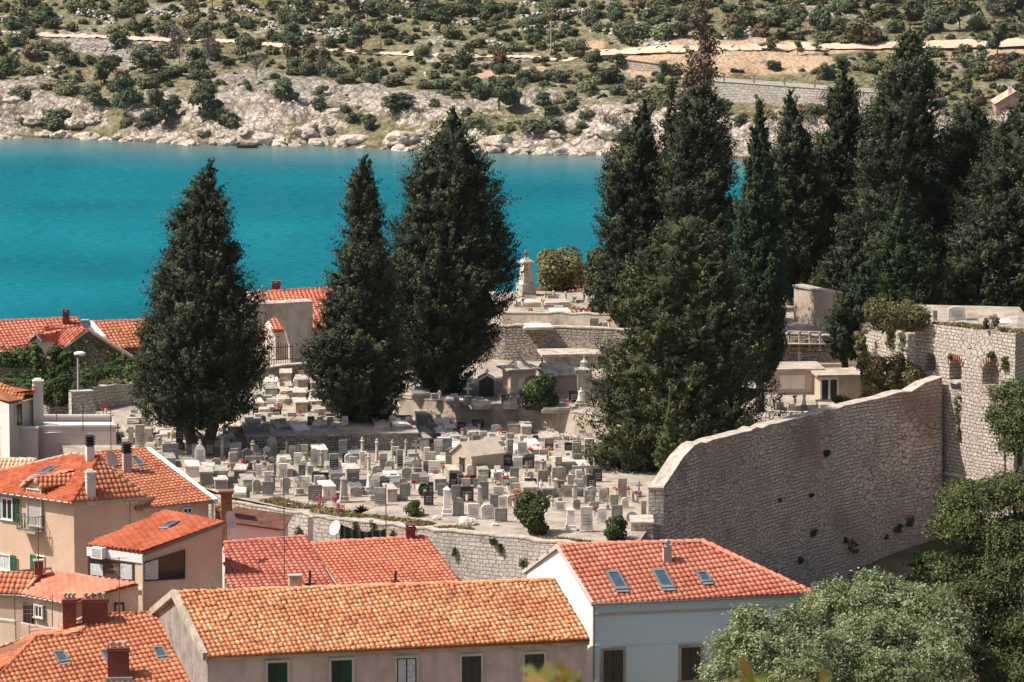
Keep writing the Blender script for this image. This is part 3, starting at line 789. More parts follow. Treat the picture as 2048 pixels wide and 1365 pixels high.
def strip_along(p0, p1, n, h, d, mat, parent, name, m=0):
    """a moulding or gutter of height h and depth d, standing out along n"""
    p0, p1, n = Vector(p0), Vector(p1), Vector(n)
    mb = MB(); t = (p1-p0)/2
    mb.box((p0+p1)/2+n*d/2, t, n*d/2, (0, 0, h)); return mb.build(name, mat, parent)
def window_px(parent, P, Nn, x0, x1, y0, y1, frame=None, fw=0.10, kind='two', pane='darkwin', name='window', sash='darkgreen', proud=0.05, label=None):
    """a window or door on the wall plane (P, Nn), its outer frame drawn between two pixels"""
    Nn = Vector(Nn).normalized(); t = Vector((-Nn.y, Nn.x, 0)).normalized()
    if t.x < 0: t = -t
    xm, ym = (x0+x1)/2, (y0+y1)/2
    c = WP(xm, ym, P, Nn); k = sc_at(c)
    a = WP(x0, ym, P, Nn); b_ = WP(x1, ym, P, Nn); w = (b_-a).length; h = (WP(xm, y0, P, Nn)-WP(xm, y1, P, Nn)).length
    o = c - Vector((0, 0, h/2))
    up = Vector((0, 0, 1))
    mb = MB()
    if frame:
        mb.box(o+t*(-w/2+fw/2)+Nn*proud/2, t*fw/2, Nn*(proud/2+0.02), up*h)
        mb.box(o+t*(w/2-fw/2)+Nn*proud/2, t*fw/2, Nn*(proud/2+0.02), up*h)
        mb.box(o+Nn*(proud/2+.003)+up*(h-fw), t*(w/2+0.003), Nn*(proud/2+0.023), up*(fw+.002))
        mb.box(o+Nn*(proud/2+.012), t*(w/2+0.04), Nn*(proud/2+0.04), up*fw*0.8)
        fo = mb.build(name, M[frame], parent)
    else:
        mb.box(o+Nn*0.004, t*w/2, Nn*0.008, up*h); fo = mb.build(name, M['brown'], parent); fw = 0.02
    iw, ih = w-2*fw, h-1.8*fw; oi = o+up*fw*0.8
    gl = MB(); gl.box(oi+Nn*0.012, t*iw/2, Nn*0.012, up*ih); gl.build('pane', M[pane], fo)
    if kind in ('two', 'four', 'one'):
        sa = MB(); bw = 0.05
        xs_ = [-iw/2+bw/2, iw/2-bw/2] + ([0] if kind != 'one' else [])
        for x in xs_: sa.box(oi+t*x+Nn*0.024, t*bw/2, Nn*0.018, up*ih)
        for z in ([0, ih-bw] + ([ih*0.5] if kind == 'four' else [])): sa.box(oi+up*z+Nn*0.0245, t*(iw/2-0.001), Nn*0.0165, up*bw)
        sa.build('sash', M[sash], fo)
    return fo, o, t, Nn, w, h
def shutter(parent, o, t, Nn, h, w=0.42, mat='green', ang=0.0, name='shutter'):
    mb = MB(); d = (t*math.cos(ang)+Nn*math.sin(ang)).normalized(); q = d.cross(Vector((0, 0, 1)))
    mb.box(o+d*0.02+Vector((0, 0, 0)), d*0.02, q*0.02, (0, 0, h)); mb.box(o+d*(w-0.02), d*0.02, q*0.02, (0, 0, h))
    for i in range(int(h/0.09)+1):
        mb.box(o+d*w/2+Vector((0, 0, min(h-0.05, i*0.09))), d*(w/2-0.001), q*0.014+Vector((0, 0, 0.012)), (0, 0, 0.05))
    return mb.build(name, M[mat], parent)
def chimney(parent, c, w, d, h, rz, mat, cap='plain', name='chimney', potmat='terracotta', npots=3, down=0.5):
    ax = Vector((math.cos(rz), math.sin(rz), 0)); ay = Vector((-math.sin(rz), math.cos(rz), 0)); c = Vector(c); up = Vector((0, 0, 1))
    mb = MB(); mb.box(c-up*down, ax*w/2, ay*d/2, up*(h+down)); ch = mb.build(name, M[mat], parent)
    if cap == 'louvre':
        cb = MB()
        for i in range(4): cb.lathe(c+up*(h+0.07+i*0.13), [(w*0.62, 0), (w*0.62, 0.035), (w*0.4, 0.09)], sq=True, rot=rz)
        for sx in (-1, 1):
            for sy in (-1, 1): cb.box(c+up*h+ax*sx*w*0.32+ay*sy*d*0.32, ax*0.03, ay*0.03, up*0.55)
        cb.build('chimney_cap', M['darkmetal'], ch)
    elif cap == 'bands':
        cb = MB()
        cb.box(c+up*(h-0.42), ax*(w/2+0.03), ay*(d/2+0.03), up*0.05); cb.box(c+up*(h-0.25), ax*(w/2+0.03), ay*(d/2+0.03), up*0.05)
        cb.box(c+up*h, ax*(w/2+0.04), ay*(d/2+0.04), up*0.06); cb.lathe(c+up*(h+0.06), [(w*0.4, 0), (w*0.3, 0.1)], sq=True, rot=rz)
        cb.build('chimney_cap', M['offwhite'], ch)
    elif cap == 'pots':
        cb = MB(); cb.box(c+up*(h-0.12), ax*(w/2+0.05), ay*(d/2+0.05), up*0.06); cb.box(c+up*(h-0.06), ax*(w/2+0.02), ay*(d/2+0.02), up*0.1); cb.build('chimney_cap', M[mat], ch)
        for i in range(npots):
            x = ((i+0.5)/npots-0.5)*w*0.95
            pb = MB(); pb.lathe(c+up*(h+0.04)+ax*x, [(0.075, 0), (0.06, 0.14), (0.10, 0.17), (0.11, 0.2), (0.09, 0.27)], n=10)
            pb.build('chimney_pot', M['concrete'], ch)
    elif cap == 'cowl':
        cb = MB(); cb.box(c+up*h, ax*(w/2+0.04), ay*(d/2+0.04), up*0.04); cb.build('chimney_cap', M['metal'], ch)
        pb = MB(); pb.lathe(c+up*(h+0.04), [(0.10, 0), (0.10, 0.16), (0.16, 0.18), (0.14, 0.26), (0.04, 0.34)], n=12); pb.build('flue', M['metal'], ch)
    elif cap == 'slab':
        cb = MB(); cb.box(c+up*(h+0.0), ax*(w/2+0.05), ay*(d/2+0.05), up*0.06)
        cb.build('chimney_cap', M['concrete'], ch)
    elif cap == 'tilecap':
        cb = MB()
        cb.box(c+up*(h-0.0), ax*(w/2+0.05), ay*(d/2+0.05), up*0.07)
        for sx in (-1, 1): cb.box(c+up*(h+0.07)+ax*sx*w*0.35, ax*0.04, ay*d/2, up*0.12)
        cb.box(c+up*(h+0.19), ax*(w/2+0.02), ay*(d/2+0.02), up*0.05)
        cb.build('chimney_cap', M[mat], ch)
    return ch
def skylight(parent, P, Nn, corners, name='skylight'):
    """corners = 4 pixels, clockwise from top left, on the roof plane"""
    Nn = Vector(Nn); Q = [WP(x, y, P, Nn)+Nn*0.11 for x, y in corners]
    c = sum(Q, Vector())/4
    mb = MB(); I = [c+(q-c)*0.76 for q in Q]
    for i in range(4):
        j = (i+1) % 4
        mb.poly([Q[i]+Nn*0.03, Q[j]+Nn*0.03, I[j]+Nn*0.03, I[i]+Nn*0.03]); mb.poly([Q[j]+Nn*0.03, Q[i]+Nn*0.03, Q[i]-Nn*0.1, Q[j]-Nn*0.1])
        mb.poly([I[i]+Nn*0.03, I[j]+Nn*0.03, I[j]-Nn*0.02, I[i]-Nn*0.02])
    f = mb.build(name, M['frame_grey'], parent)
    g_ = MB(); g_.poly([p for p in I]); g_.build('pane', M['skyglass'], f)
    a = MB(); q = [Q[3], Q[2]]; d = (Q[3]-Q[0]).normalized()
    a.poly([Q[3]-Nn*0.02, Q[2]-Nn*0.02, Q[2]+d*0.16-Nn*0.03, Q[3]+d*0.16-Nn*0.03]); a.build('flashing', M['metal'], f)
    return f
def plane_of(pts):
    return Vector(pts[0]), newell([Vector(p) for p in pts])
def antenna(px, py_base, z_or_p, height, label, arms=2, rz=0.3, el=5, wide=0.9):
    p = z_or_p
    t = thing('tv_antenna', label, 'antenna', p)
    mb = MB(); mb.tube(p-Vector((0, 0, 0.2)), p+Vector((0, 0, height)), 0.022, n=6); mb.build('mast', M['rust'], t)
    for k in range(arms):
        a = MB(); z = height-0.05-k*0.45; d = Vector((math.cos(rz+k*0.8), math.sin(rz+k*0.8), 0)); q = Vector((-d.y, d.x, 0))
        a.tube(p+Vector((0, 0, z))-d*wide/2, p+Vector((0, 0, z))+d*wide/2, 0.013, n=5)
        for i in range(el):
            c = p+Vector((0, 0, z))+d*wide*(i/(el-1)-0.5); s = 0.30-0.03*i
            a.tube(c-q*s, c+q*s, 0.007, n=4)
        a.build('aerial', M['metal'], t)
    return t
def dish(p, r, aim, label):
    """satellite dish: shallow bowl, arm, bracket"""
    t = thing('satellite_dish', label, 'satellite dish', p)
    aim = Vector(aim).normalized(); a = aim.orthogonal().normalized(); b_ = aim.cross(a)
    mb = MB(); rings = []
    for k in range(5):
        rr = r*k/4; dep = 0.22*r*(k/4)**2
        rings.append([p+Vector((0, 0, r))+a*rr*math.cos(6.2832*i/18)+b_*rr*math.sin(6.2832*i/18)+aim*dep for i in range(18)])
    for q, w in zip(rings, rings[1:]):
        for i in range(18):
            j = (i+1) % 18
            mb.poly([q[i], q[j], w[j], w[i]], sm=True); mb.poly([q[j]-aim*0.015, q[i]-aim*0.015, w[i]-aim*0.015, w[j]-aim*0.015], sm=True)
    mb.build('bowl', M['offwhite'], t)
    m2 = MB(); m2.tube(p-Vector((0, 0, 0.3)), p+Vector((0, 0, r))-aim*0.04, 0.025, n=6); m2.tube(p+Vector((0, 0, 0.1)), p+Vector((0, 0, r*0.9))+aim*r*0.8, 0.012, n=5); m2.build('bracket', M['metal'], t)
    return t

# ================================================================ THE HOUSES
# --- long grey house at the front
zE, zR = 35.9, 37.9
a, b_, r0, r1 = W(413, 1312, zE), W(1180, 1280, zE), W(350, 1185, zR), W(1110, 1160, zR)
back = lambda e, r: Vector((2*r.x-e.x, 2*r.y-e.y, e.z))
ba, bb = back(a, r0), back(b_, r1)
h1 = thing('long_house', 'long grey rendered house under a weathered ochre tiled roof in the foreground', 'house', ((a.x+b_.x)/2, a.y+3, 27.5))
nf = Vector((b_.y-a.y, -(b_.x-a.x), 0)).normalized(); tf = (b_-a).normalized()
ins = -nf*0.28
wa, wb, wra, wrb, wba, wbb = a+ins+tf*0.1, b_+ins-tf*0.05, r0+tf*0.1, r1-tf*0.05, ba-ins+tf*0.1, bb-ins-tf*0.05
walls([wa, wb, wrb-Vector((0, 0, .1)), wbb, wba, wra-Vector((0, 0, .1))], 27.5, M['grey_render'], h1)
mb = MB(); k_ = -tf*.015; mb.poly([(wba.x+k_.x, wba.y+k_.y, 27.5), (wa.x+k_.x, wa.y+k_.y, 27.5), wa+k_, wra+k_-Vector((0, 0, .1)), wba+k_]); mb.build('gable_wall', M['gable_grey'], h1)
f = facet([a, b_, r1, r0], M['tile_front'], h1, down=(a-r0), rag=0.05, seed=1, jit=0.011, w=0.222, l=0.30)
facet([r0, r1, bb, ba], M['tile_front'], h1, down=(ba-r0), rag=0.05, seed=2, w=0.222, l=0.30)
ridge([r0, r1], M['tile_front'], h1, seed=3, r=0.11)
# broad cement verge at the left gable, and the eaves board
mb = MB(); e = Vector((0, 0, 0.13))
for p, q in ((a, r0), (r0, ba)):
    mb.prism([p+e-tf*0.16, p+e+tf*0.06, p-e*1.6+tf*0.06, p-e*1.6-tf*0.16], q-p)
mb.build('gable_coping', M['concrete'], h1)
strip_along(a+ins-Vector((0, 0, 0.26)), b_+ins-Vector((0, 0, 0.26)), nf, 0.17, 0.16, M['concrete'], h1, 'cornice')
P1 = wa
for (x0, x1, y0, kind, sash, pane) in ((530, 580, 1320, 'two', 'green', 'green'), (657, 709, 1315, 'two', 'green', 'green'), (788, 838, 1311, 'two', 'darkgreen', 'curtain'), (918, 967, 1307, 'two', 'darkgreen', 'darkwin'), (1044, 1093, 1303, 'two', 'darkgreen', 'darkwin')):
    fo, o1, t1, n1_, w1_, hh1 = window_px(h1, P1, nf, x0, x1, y0, y0+74, frame='stonetrim', fw=0.12, kind=kind, sash=sash, pane='darkgreen' if pane == 'green' else pane)
    if pane == 'green': shutter(fo, o1+n1_*.05+Vector((0, 0, .12)), t1, n1_, hh1-.25, w=w1_/2-.14, mat='green', ang=0.0)
# --- white and pale blue house with the salmon roof
zE3, zR3 = 36.65, 38.6
a3, b3, r3, q3 = W(1185, 1207, zE3), W(1630, 1188, zE3), W(1115, 1091, zR3), W(1405, 1083, zR3)
ba3 = back(a3, r3); bb3 = b3+(ba3-a3)
n3 = Vector((b3.y-a3.y, -(b3.x-a3.x), 0)).normalized(); t3 = (b3-a3).normalized()
h3 = thing('white_house', 'white and pale blue house with a salmon hipped roof and three skylights', 'house', (a3.x+5, a3.y+4, 27.5))
i3 = -n3*0.35
o_ = [a3+i3+t3*0.12, b3+i3-t3*0.35, bb3-i3-t3*0.35, ba3-i3+t3*0.12, r3+t3*0.12-Vector((0, 0, .1))]
walls([o_[0], o_[1], o_[2], o_[3]], 27.5, M['paleblue'], h3)
mb = MB(); gl_ = [ba3-i3+t3*0.1, a3+i3+t3*0.1]
mb.poly([(gl_[0].x, gl_[0].y, 27.5), (gl_[1].x, gl_[1].y, 27.5), gl_[1], r3+t3*0.1-Vector((0, 0, 0.1)), gl_[0]])
mb.build('gable_wall', M['white'], h3)
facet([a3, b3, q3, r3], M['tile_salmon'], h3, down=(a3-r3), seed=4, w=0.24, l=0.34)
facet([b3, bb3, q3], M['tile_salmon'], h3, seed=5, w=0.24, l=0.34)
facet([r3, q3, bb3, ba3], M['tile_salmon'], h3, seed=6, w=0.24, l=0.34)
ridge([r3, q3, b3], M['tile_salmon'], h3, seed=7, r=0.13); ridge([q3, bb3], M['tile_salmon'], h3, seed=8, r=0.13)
mb = MB()
for p, q in ((a3, r3), (r3, ba3)):
    mb.prism([p-t3*0.05+Vector((0, 0, .06)), p+t3*0.05+Vector((0, 0, .06)), p+t3*0.05-Vector((0, 0, .14)), p-t3*0.05-Vector((0, 0, .14))], q-p)
mb.build('verge_board', M['stonetrim'], h3)
mb = MB(); mb.tube(a3-Vector((0, 0, 0.04)), b3-Vector((0, 0, 0.04)), 0.065, n=8); mb.build('gutter', M['metal'], h3)
Pw3 = o_[0]
c0 = WP(1190, 1232, Pw3, n3).z
strip_along(Vector((o_[0].x, o_[0].y, c0)), Vector((o_[1].x, o_[1].y, c0)), n3, 0.09, 0.07, M['cream'], h3, 'cornice')
c0 = WP(1190, 1293, Pw3, n3).z
strip_along(Vector((o_[0].x, o_[0].y, c0)), Vector((o_[1].x, o_[1].y, c0)), n3, 0.05, 0.035, M['paleblue'], h3, 'string_course')
for (x0, x1, y0, pane) in ((1201, 1251, 1295, 'darkwin'), (1357, 1406, 1289, 'darkwin')):
    window_px(h3, Pw3, n3, x0, x1, y0, y0+76, frame='frame_stone' if False else 'concrete', fw=0.13, kind='two', sash='darkmetal', pane=pane)
mb = MB(); p = WP(1187, 1215, Pw3, n3)+n3*0.08; mb.tube(p, Vector((p.x, p.y, 27.5)), 0.045, n=8); mb.build('drainpipe', M['metal'], h3)
Pr, Nr = plane_of([a3, b3, q3, r3])
for c4 in ([(1211, 1145), (1236, 1144), (1257, 1182), (1231, 1183)], [(1302, 1142), (1329, 1141), (1350, 1179), (1323, 1180)], [(1391, 1147), (1412, 1146), (1425, 1166), (1404, 1168)]):
    skylight(h3, Pr, Nr, c4)
pc = WP(1334, 1121, Pr, Nr); chimney(h3, pc, 0.36, 0.36, 0.62, 0.15, 'mauve', 'cowl', down=0.3)
mark(1300, 1130, 'the white house')
# --- orange roofed house bottom left with brick chimneys
zr2 = 36.35
r2a, r2b = W(325, 1226, zr2), W(187, 1230, zr2)
t2 = (r2a-r2b).normalized(); n2 = Vector((t2.y, -t2.x, 0))
drop = lambda p, d, pitch=0.44: p+n2*d-Vector((0, 0, d*pitch))
e2a, e2b = drop(r2a+t2*0.3, 8.0), drop(r2b, 8.0)
P2, N2 = plane_of([r2a, r2b, e2b, e2a])
k1, k2 = WP(158, 1271, P2, N2), WP(72, 1275, P2, N2)
k3 = WP(-4, 1352, P2, N2); eL = WP(-60, 1408, P2, N2); eL2 = drop(eL, 0.1)
gR = WP(425, 1400, P2, N2)
h2 = thing('orange_roof_house', 'house with an orange stepped hip roof, small skylights and dark brick chimneys at bottom left', 'house', (k1.x, k1.y, 27.5))
e_r = gR+(gR-r2a).normalized()*0.8
e_l = WP(-60, 1452, P2, N2)
facet([r2b, r2a, e_r, e_l, eL, k3, k2, k1], M['tile_orange'], h2, down=(gR-r2a), seed=9, w=0.235, l=0.33)
v1 = W(187, 1229, zr2); v2 = W(72, 1271, k2.z-0.05)
wl = W(-6, 1298, k3.z+0.7)
facet([k1, k2, v2+Vector((-.2, .5, -.2)), r2b], M['tile_orange'], h2, down=(k2-k1), seed=10)
facet([k2, k3, wl, v2+Vector((-.2, .5, -.2))], M['tile_orange'], h2, down=(k3-k2), seed=12)
ridge([r2a, r2b], M['tile_orange'], h2, seed=13); ridge([r2b, k1], M['tile_orange'], h2, seed=14); ridge([k1, k2], M['tile_orange'], h2, seed=15); ridge([k2, k3, eL], M['tile_orange'], h2, seed=16)
ridge([r2b, v2+Vector((-.15, .45, -.1)), wl], M['tile_peach'], h2, seed=17, r=0.1)
bk = n2*-3.5
walls([e_r+Vector((0, 0, -.2)), r2a+Vector((0, 0, -.12)), r2a+bk+Vector((0, 0, -1.7)), r2b+bk+Vector((0, 0, -1.7)), wl+bk*0.4+Vector((0, 0, -.5)), e_l+Vector((0, 0, -.2))], 27.5, M['cream'], h2)
facet([r2b, r2a, r2a+bk+Vector((0, 0, -1.55)), r2b+bk+Vector((0, 0, -1.55))], M['tile_orange'], h2, seed=18)
for c4 in ([(105, 1307), (127, 1305), (140, 1326), (118, 1329)], [(198, 1304), (222, 1302), (236, 1322), (212, 1325)], [(304, 1298), (325, 1297), (336, 1317), (315, 1320)]):
    skylight(h2, P2, N2, c4)
pc = WP(237, 1352, P2, N2); chimney(h2, pc, 0.95, 0.5, 1.25, 0.1, 'brick', 'pots', npots=3)
pc = WY(139, 1250, 221.0); chimney(h2, pc, 0.6, 0.5, 1.15, 0.12, 'brick', 'pots', npots=3, down=1.5)
pc = WY(190, 1236, 221.3); chimney(h2, pc, 1.15, 0.5, 0.85, 0.12, 'brick', 'pots', npots=4, down=1.5)
mb = MB(); c = WP(238, 1356, P2, N2); mb.box(c+Vector((0, 0, -0.1)), (0.6, 0.06, 0), (-.03, 0.36, 0), (0, 0, 0.16)); mb.build('flashing', M['metal'], h2)
# --- two roofs behind the long house
zr4 = 37.6
a4, b4 = W(448, 1086, zr4), W(612, 1074, zr4)
c4a, c4b = W(672, 1172, zr4-1.35), W(440, 1184, zr4-1.35)
h4 = thing('pink_roof_house', 'low house with a pinkish red tiled roof partly in shadow', 'house', (a4.x, a4.y-2, 28))
c4a2 = c4a+(c4a-b4)*0.3; c4b2 = c4b+(c4a-b4)*0.3
facet([a4, b4, c4a2, c4b2], M['tile_pink'], h4, down=(c4a-b4), seed=20, w=0.27, l=0.33)
ridge([a4, b4], M['tile_pink'], h4, seed=21)
bk4 = Vector((-0.5, 3.0, -1.3)); facet([b4, a4, a4+bk4, b4+bk4], M['tile_pink'], h4, seed=22, w=0.27)
dz = Vector((0, 0, -.12)); walls([c4b2+dz, c4a2+dz, b4+dz, b4+bk4+dz, a4+bk4+dz, a4+dz], 28, M['offwhite'], h4)
a5, b5 = W(622, 1088, zr4-.1), W(853, 1074, zr4-.1)
c5b = W(918, 1161, zr4-1.4); c5a = c5b+(a5-b5)
h5 = thing('orange_roof_house', 'low house with an orange tiled roof right of the pinkish roof', 'house', (a5.x, a5.y-2, 28))
c5a2 = c5a+(c5b-b5)*0.3; c5b2 = c5b+(c5b-b5)*0.3
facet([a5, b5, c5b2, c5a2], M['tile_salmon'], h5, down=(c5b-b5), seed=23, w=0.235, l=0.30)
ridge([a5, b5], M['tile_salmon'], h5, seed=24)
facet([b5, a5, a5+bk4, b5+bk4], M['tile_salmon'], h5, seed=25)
walls([c5a2+dz, c5b2+dz, b5+dz, b5+bk4+dz, a5+bk4+dz, a5+dz], 28, M['offwhite'], h5)
pc = W(821, 1076, zr4-.1); chimney(h5, pc, 0.45, 0.4, 0.42, 0.1, 'brick', 'tilecap')
P5, N5 = plane_of([a5, b5, c5b2, c5a2]); P4, N4 = plane_of([a4, b4, c4a2, c4b2])
# small flues standing on the long house's ridge
for (x, y, h, mt) in ((620, 1172, 0.7, 'darkmetal'), (791, 1168, 0.55, 'darkmetal')):
    p = W(x, y, zR+0.0); mb = MB(); mb.tube(p-Vector((0, 0, .3)), p+Vector((0, 0, h)), 0.06, n=8); mb.box(p+Vector((0, 0, .02)), (0.22, 0, 0), (0, .2, 0), (0, 0, .08))
    mb.build('flue', M[mt], h1)
for (x, y) in ((455, 1181), (466, 1181)):
    p = W(x, y, zR); mb = MB(); mb.lathe(p-Vector((0, 0, .1)), [(0.04, 0), (0.04, 0.3), (0.09, 0.33), (0.08, 0.4)], n=8); mb.build('flue', M['metal'], h1)
pc = W(590, 1174, zR); chimney(h1, pc, 0.55, 0.45, 0.5, 0.2, 'concrete', 'slab')
# --- modern extension with the mono-pitch roof
E1, E2 = W(172, 1088, 38.0), W(285, 1104, 38.0)
E3, E4 = W(449, 1042, 39.25), None
E4 = E3+(E1-E2); E4 = W(332, 1022, 39.25)
h6 = thing('lean_to_house', 'tan rendered extension under a red mono-pitch roof with a trapezoid side window', 'house', (E2.x, E2.y+2, 28))
facet([E1, E2, E3, E4], M['tile_red'], h6, down=(E2-E3), seed=30, w=0.22, l=0.30)  # deeper red tiles in place of this slope's missing sheen
cen = (E1+E2+E3+E4)/4
def inset(p, k=0.12): q = cen-p; q.z = 0; return p+q.normalized()*k+Vector((0, 0, -.14))
I1, I2, I3, I4 = inset(E1), inset(E2), inset(E3), inset(E4)
walls([I2, I3, I4, I1], 28, M['tan'], h6)
tl = (I2-I1); tl.z = 0; tl.normalize(); nl = Vector((tl.y, -tl.x, 0)); tr_ = (I3-I2); tr_.z = 0; tr_.normalize(); nr_ = Vector((tr_.y, -tr_.x, 0))
mb = MB(); mb.box(((I1+I2)/2)+nl*0.03+Vector((0, 0, -.42)), (I2-I1)/2+tl*0.05, nl*0.05, (0, 0, 0.42)); mb.build('fascia', M['whitepaint'], h6)
mb = MB(); mb.prism([I2+nr_*0.07+Vector((0, 0, .10)), I2+nr_*0.0+Vector((0, 0, .10)), I2-Vector((0, 0, .08)), I2+nr_*0.07-Vector((0, 0, .08))], I3-I2); mb.build('verge_board', M['frame_grey'], h6)
mb = MB(); zl = W(280, 1190, 36.4)
lowz = WP(225, 1172, I2, nl).z
mb.box(((I1+I2)/2)+nl*0.02+Vector((0, 0, lowz-I1.z-0.0)), (I2-I1)/2, nl*0.12, (0, 0, 0.10)); mb.build('window_sill', M['stonetrim'], h6)
mb = MB(); mb.box(Vector((I1.x+I2.x, I1.y+I2.y, 0))/2+nl*0.006+Vector((0, 0, lowz+0.1)), (I2-I1)/2-tl*0.02, nl*0.012, (0, 0, I1.z-.42-lowz-.1)); mb.build('front_wall', M['cream'], h6)
fo, *_ = window_px(h6, I2+nl*0.012, nl, 177, 268, 1119, 1159, frame='brown', fw=0.06, kind='one', sash='brown', pane='darkwin', proud=0.04)
for xa, xb_ in ((181, 206), (241, 265)):
    p, q = WP(xa, 1140, I2+nl*0.04, nl), WP(xb_, 1142, I2+nl*0.04, nl)
    mb = MB(); mb.box((p+q)/2-Vector((0, 0, .42)), (q-p)/2, nl*0.006, (0, 0, 0.72)); mb.build('curtain', M['curtain'], fo)
p, q = WP(210, 1120, I2+nl*0.03, nl), WP(238, 1160, I2+nl*0.03, nl)
mb = MB(); mb.box(Vector(((p.x+q.x)/2, (p.y+q.y)/2, q.z)), Vector(((q.x-p.x)/2, (q.y-p.y)/2, 0)), nl*0.02, (0, 0, 0.75)); mb.build('middle_sash', M['brown'], fo)
# air conditioner on the fascia
p = WP(202, 1104, I2+nl*0.1, nl)
ac = MB(); ac.box(p+nl*0.17-Vector((0, 0, .28)), tl*0.34, nl*0.16, (0, 0, 0.52)); t_ = thing('air_conditioner', 'white air conditioner box on the fascia of the red mono-pitch roof', 'air conditioner', p)
ac.build('casing', M['whitepaint'], t_); ac = MB(); ac.lathe(p+nl*0.33-Vector((0, 0, .02)), [(0.15, 0), (0.15, .01)], n=16); g_ = MB()
for i in range(6): g_.box(p+nl*0.335-Vector((0, 0, .2-i*.07)), tl*0.26, nl*0.008, (0, 0, .02))
g_.build('grille', M['metal'], t_)
# trapezoid window on the side wall
Q = [WP(x, y, I2, nr_)+nr_*0.02 for x, y in ((287, 1162), (369, 1157), (369, 1100), (287, 1126))]
mb = MB(); mb.prism([q-nr_*0.03 for q in Q], nr_*0.035); wd = mb.build('window', M['darkwin'], h6)
mb = MB()
for i in range(4):
    mb.tube(Q[i]+nr_*0.02, Q[(i+1) % 4]+nr_*0.02, 0.035, n=4, sm=False)
mb.build('frame', M['darkmetal'], wd)
Q2 = [WP(x, y, I2, nr_)+nr_*0.03 for x, y in ((289, 1160), (316, 1159), (316, 1118), (289, 1127))]
mb = MB(); mb.poly(Q2); mb.poly([q+nr_*.004 for q in Q2][::-1]); mb.build('curtain', M['curtain'], wd)
mb = MB(); p = I2+nr_*0.06+nl*0.06; mb.tube(p, (p.x, p.y, 33), 0.05, n=8); mb.build('drainpipe', M['concrete'], h6)
P6, N6 = plane_of([E1, E2, E3, E4]); skylight(h6, P6, N6, [(331, 1051), (353, 1046), (361, 1047), (339, 1053)][0:4] if False else [(344, 1046), (361, 1046), (340, 1057), (322, 1057)])
mark(300, 1110, 'the tan extension')
# --- tan house with the hip roof and dormer
e7, f7 = W(144, 1005, 39.05), W(-110, 969, 39.05)
g7, k7 = W(145, 908, 40.8), W(197, 914, 40.8)
m7 = W(292, 994, 39.05)
h7 = thing('tan_house', 'tan house with a red hip roof, green shutters and a small gabled dormer', 'house', (e7.x, e7.y+1, 28))
facet([f7, e7, k7, g7], M['tile_red'], h7, down=(f7-g7), seed=40, w=0.21, l=0.31)  # slope without sheen, painted in by the deeper red tiles
facet([e7, m7, k7], M['tile_orange'], h7, seed=41, w=0.24, l=0.31)  # same roof, sheen of this slope painted in by lighter tiles
bk7 = m7+(k7-e7)*1.2; bk7.z = 39.0; bl7 = f7+Vector((3.5, 5.5, 0))
bk7.z = 38.6
ridge([e7, k7], M['tile_red'], h7, seed=43); ridge([m7, k7], M['tile_peach'], h7, seed=44, r=0.1); ridge([k7, g7, f7], M['tile_peach'], h7, seed=45, r=0.1)
tl7 = (e7-f7).normalized(); nl7 = Vector((tl7.y, -tl7.x, 0)); tr7 = (m7-e7).normalized(); nr7 = Vector((tr7.y, -tr7.x, 0))
w0 = e7-nl7*0.22-nr7*0.2; w1 = m7-nr7*0.2-tr7*0.1; w2 = bk7; w3 = bl7; w4 = f7-nl7*0.22
for q in (w0, w1, w4): q.z = 39.0
nlw = Vector(((w0-w4).y, -(w0-w4).x, 0)).normalized()
walls([w0, w1, w2, w3, w4], 28, M['tan'], h7)
mb = MB(); mb.tube(e7-Vector((0, 0, .05)), f7-Vector((0, 0, .05)), 0.06, n=8); mb.tube(e7-Vector((0, 0, .05)), m7-Vector((0, 0, .05)), 0.06, n=8); mb.build('gutter', M['metal'], h7)
P7, N7 = plane_of([f7, e7, k7, g7])
skylight(h7, P7, N7, [(103, 934), (121, 935), (92, 950), (72, 951)])
# dormer: front face in the plane of the left wall, small tiled gable roof running back
dl, dr, dp = WP(47, 972, w0, nl7)+nl7*0.25, WP(90, 976, w0, nl7)+nl7*0.25, WP(66, 955, w0, nl7)+nl7*0.25
zz = (dl.z+dr.z)/2; dl.z = zz; dr.z = zz; dm = (dl+dr)/2; dp = Vector((dm.x, dm.y, zz+0.5)); dback = -nl7*3.0
dpb = WP(152, 948, P7, N7)+Vector((0, 0, .02)); drb = WP(140, 968, P7, N7)+Vector((0, 0, .02)); dlb = WP(120, 938, P7, N7)
dfl, dfr = dl+tl7*0.08, dr-tl7*0.08
dz_ = 37.2
mb = MB(); bot = WP(70, 1030, w0, nl7).z
P_ = [Vector((dfl.x, dfl.y, bot)), Vector((dfr.x, dfr.y, bot)), dfr, dp-Vector((0, 0, .05)), dfl]
mb.poly([p-nl7*0.2 for p in P_]); 
mb.poly([dfr-nl7*.2, Vector((dfr.x, dfr.y, bot))-nl7*.2, Vector((dfr.x, dfr.y, bot))-nl7*3, dfr-nl7*3]); mb.poly([dfl-nl7*3, Vector((dfl.x, dfl.y, bot))-nl7*3, Vector((dfl.x, dfl.y, bot))-nl7*.2, dfl-nl7*.2])
dorm = mb.build('dormer', M['tan'], h7)
facet([dr, drb, dpb, dp], M['tile_orange'], dorm, seed=46, name='dormer_roof'); facet([dlb, dl, dp, dpb], M['tile_orange'], dorm, seed=47, name='dormer_roof')
mb = MB()
for p in (dl, dr): mb.prism([p+Vector((0, 0, .1)), p-Vector((0, 0, .06)), p-Vector((0, 0, .06))-nl7*.25, p+Vector((0, 0, .1))-nl7*.25], dp-p)
mb.build('dormer_verge', M['stonetrim'], dorm)
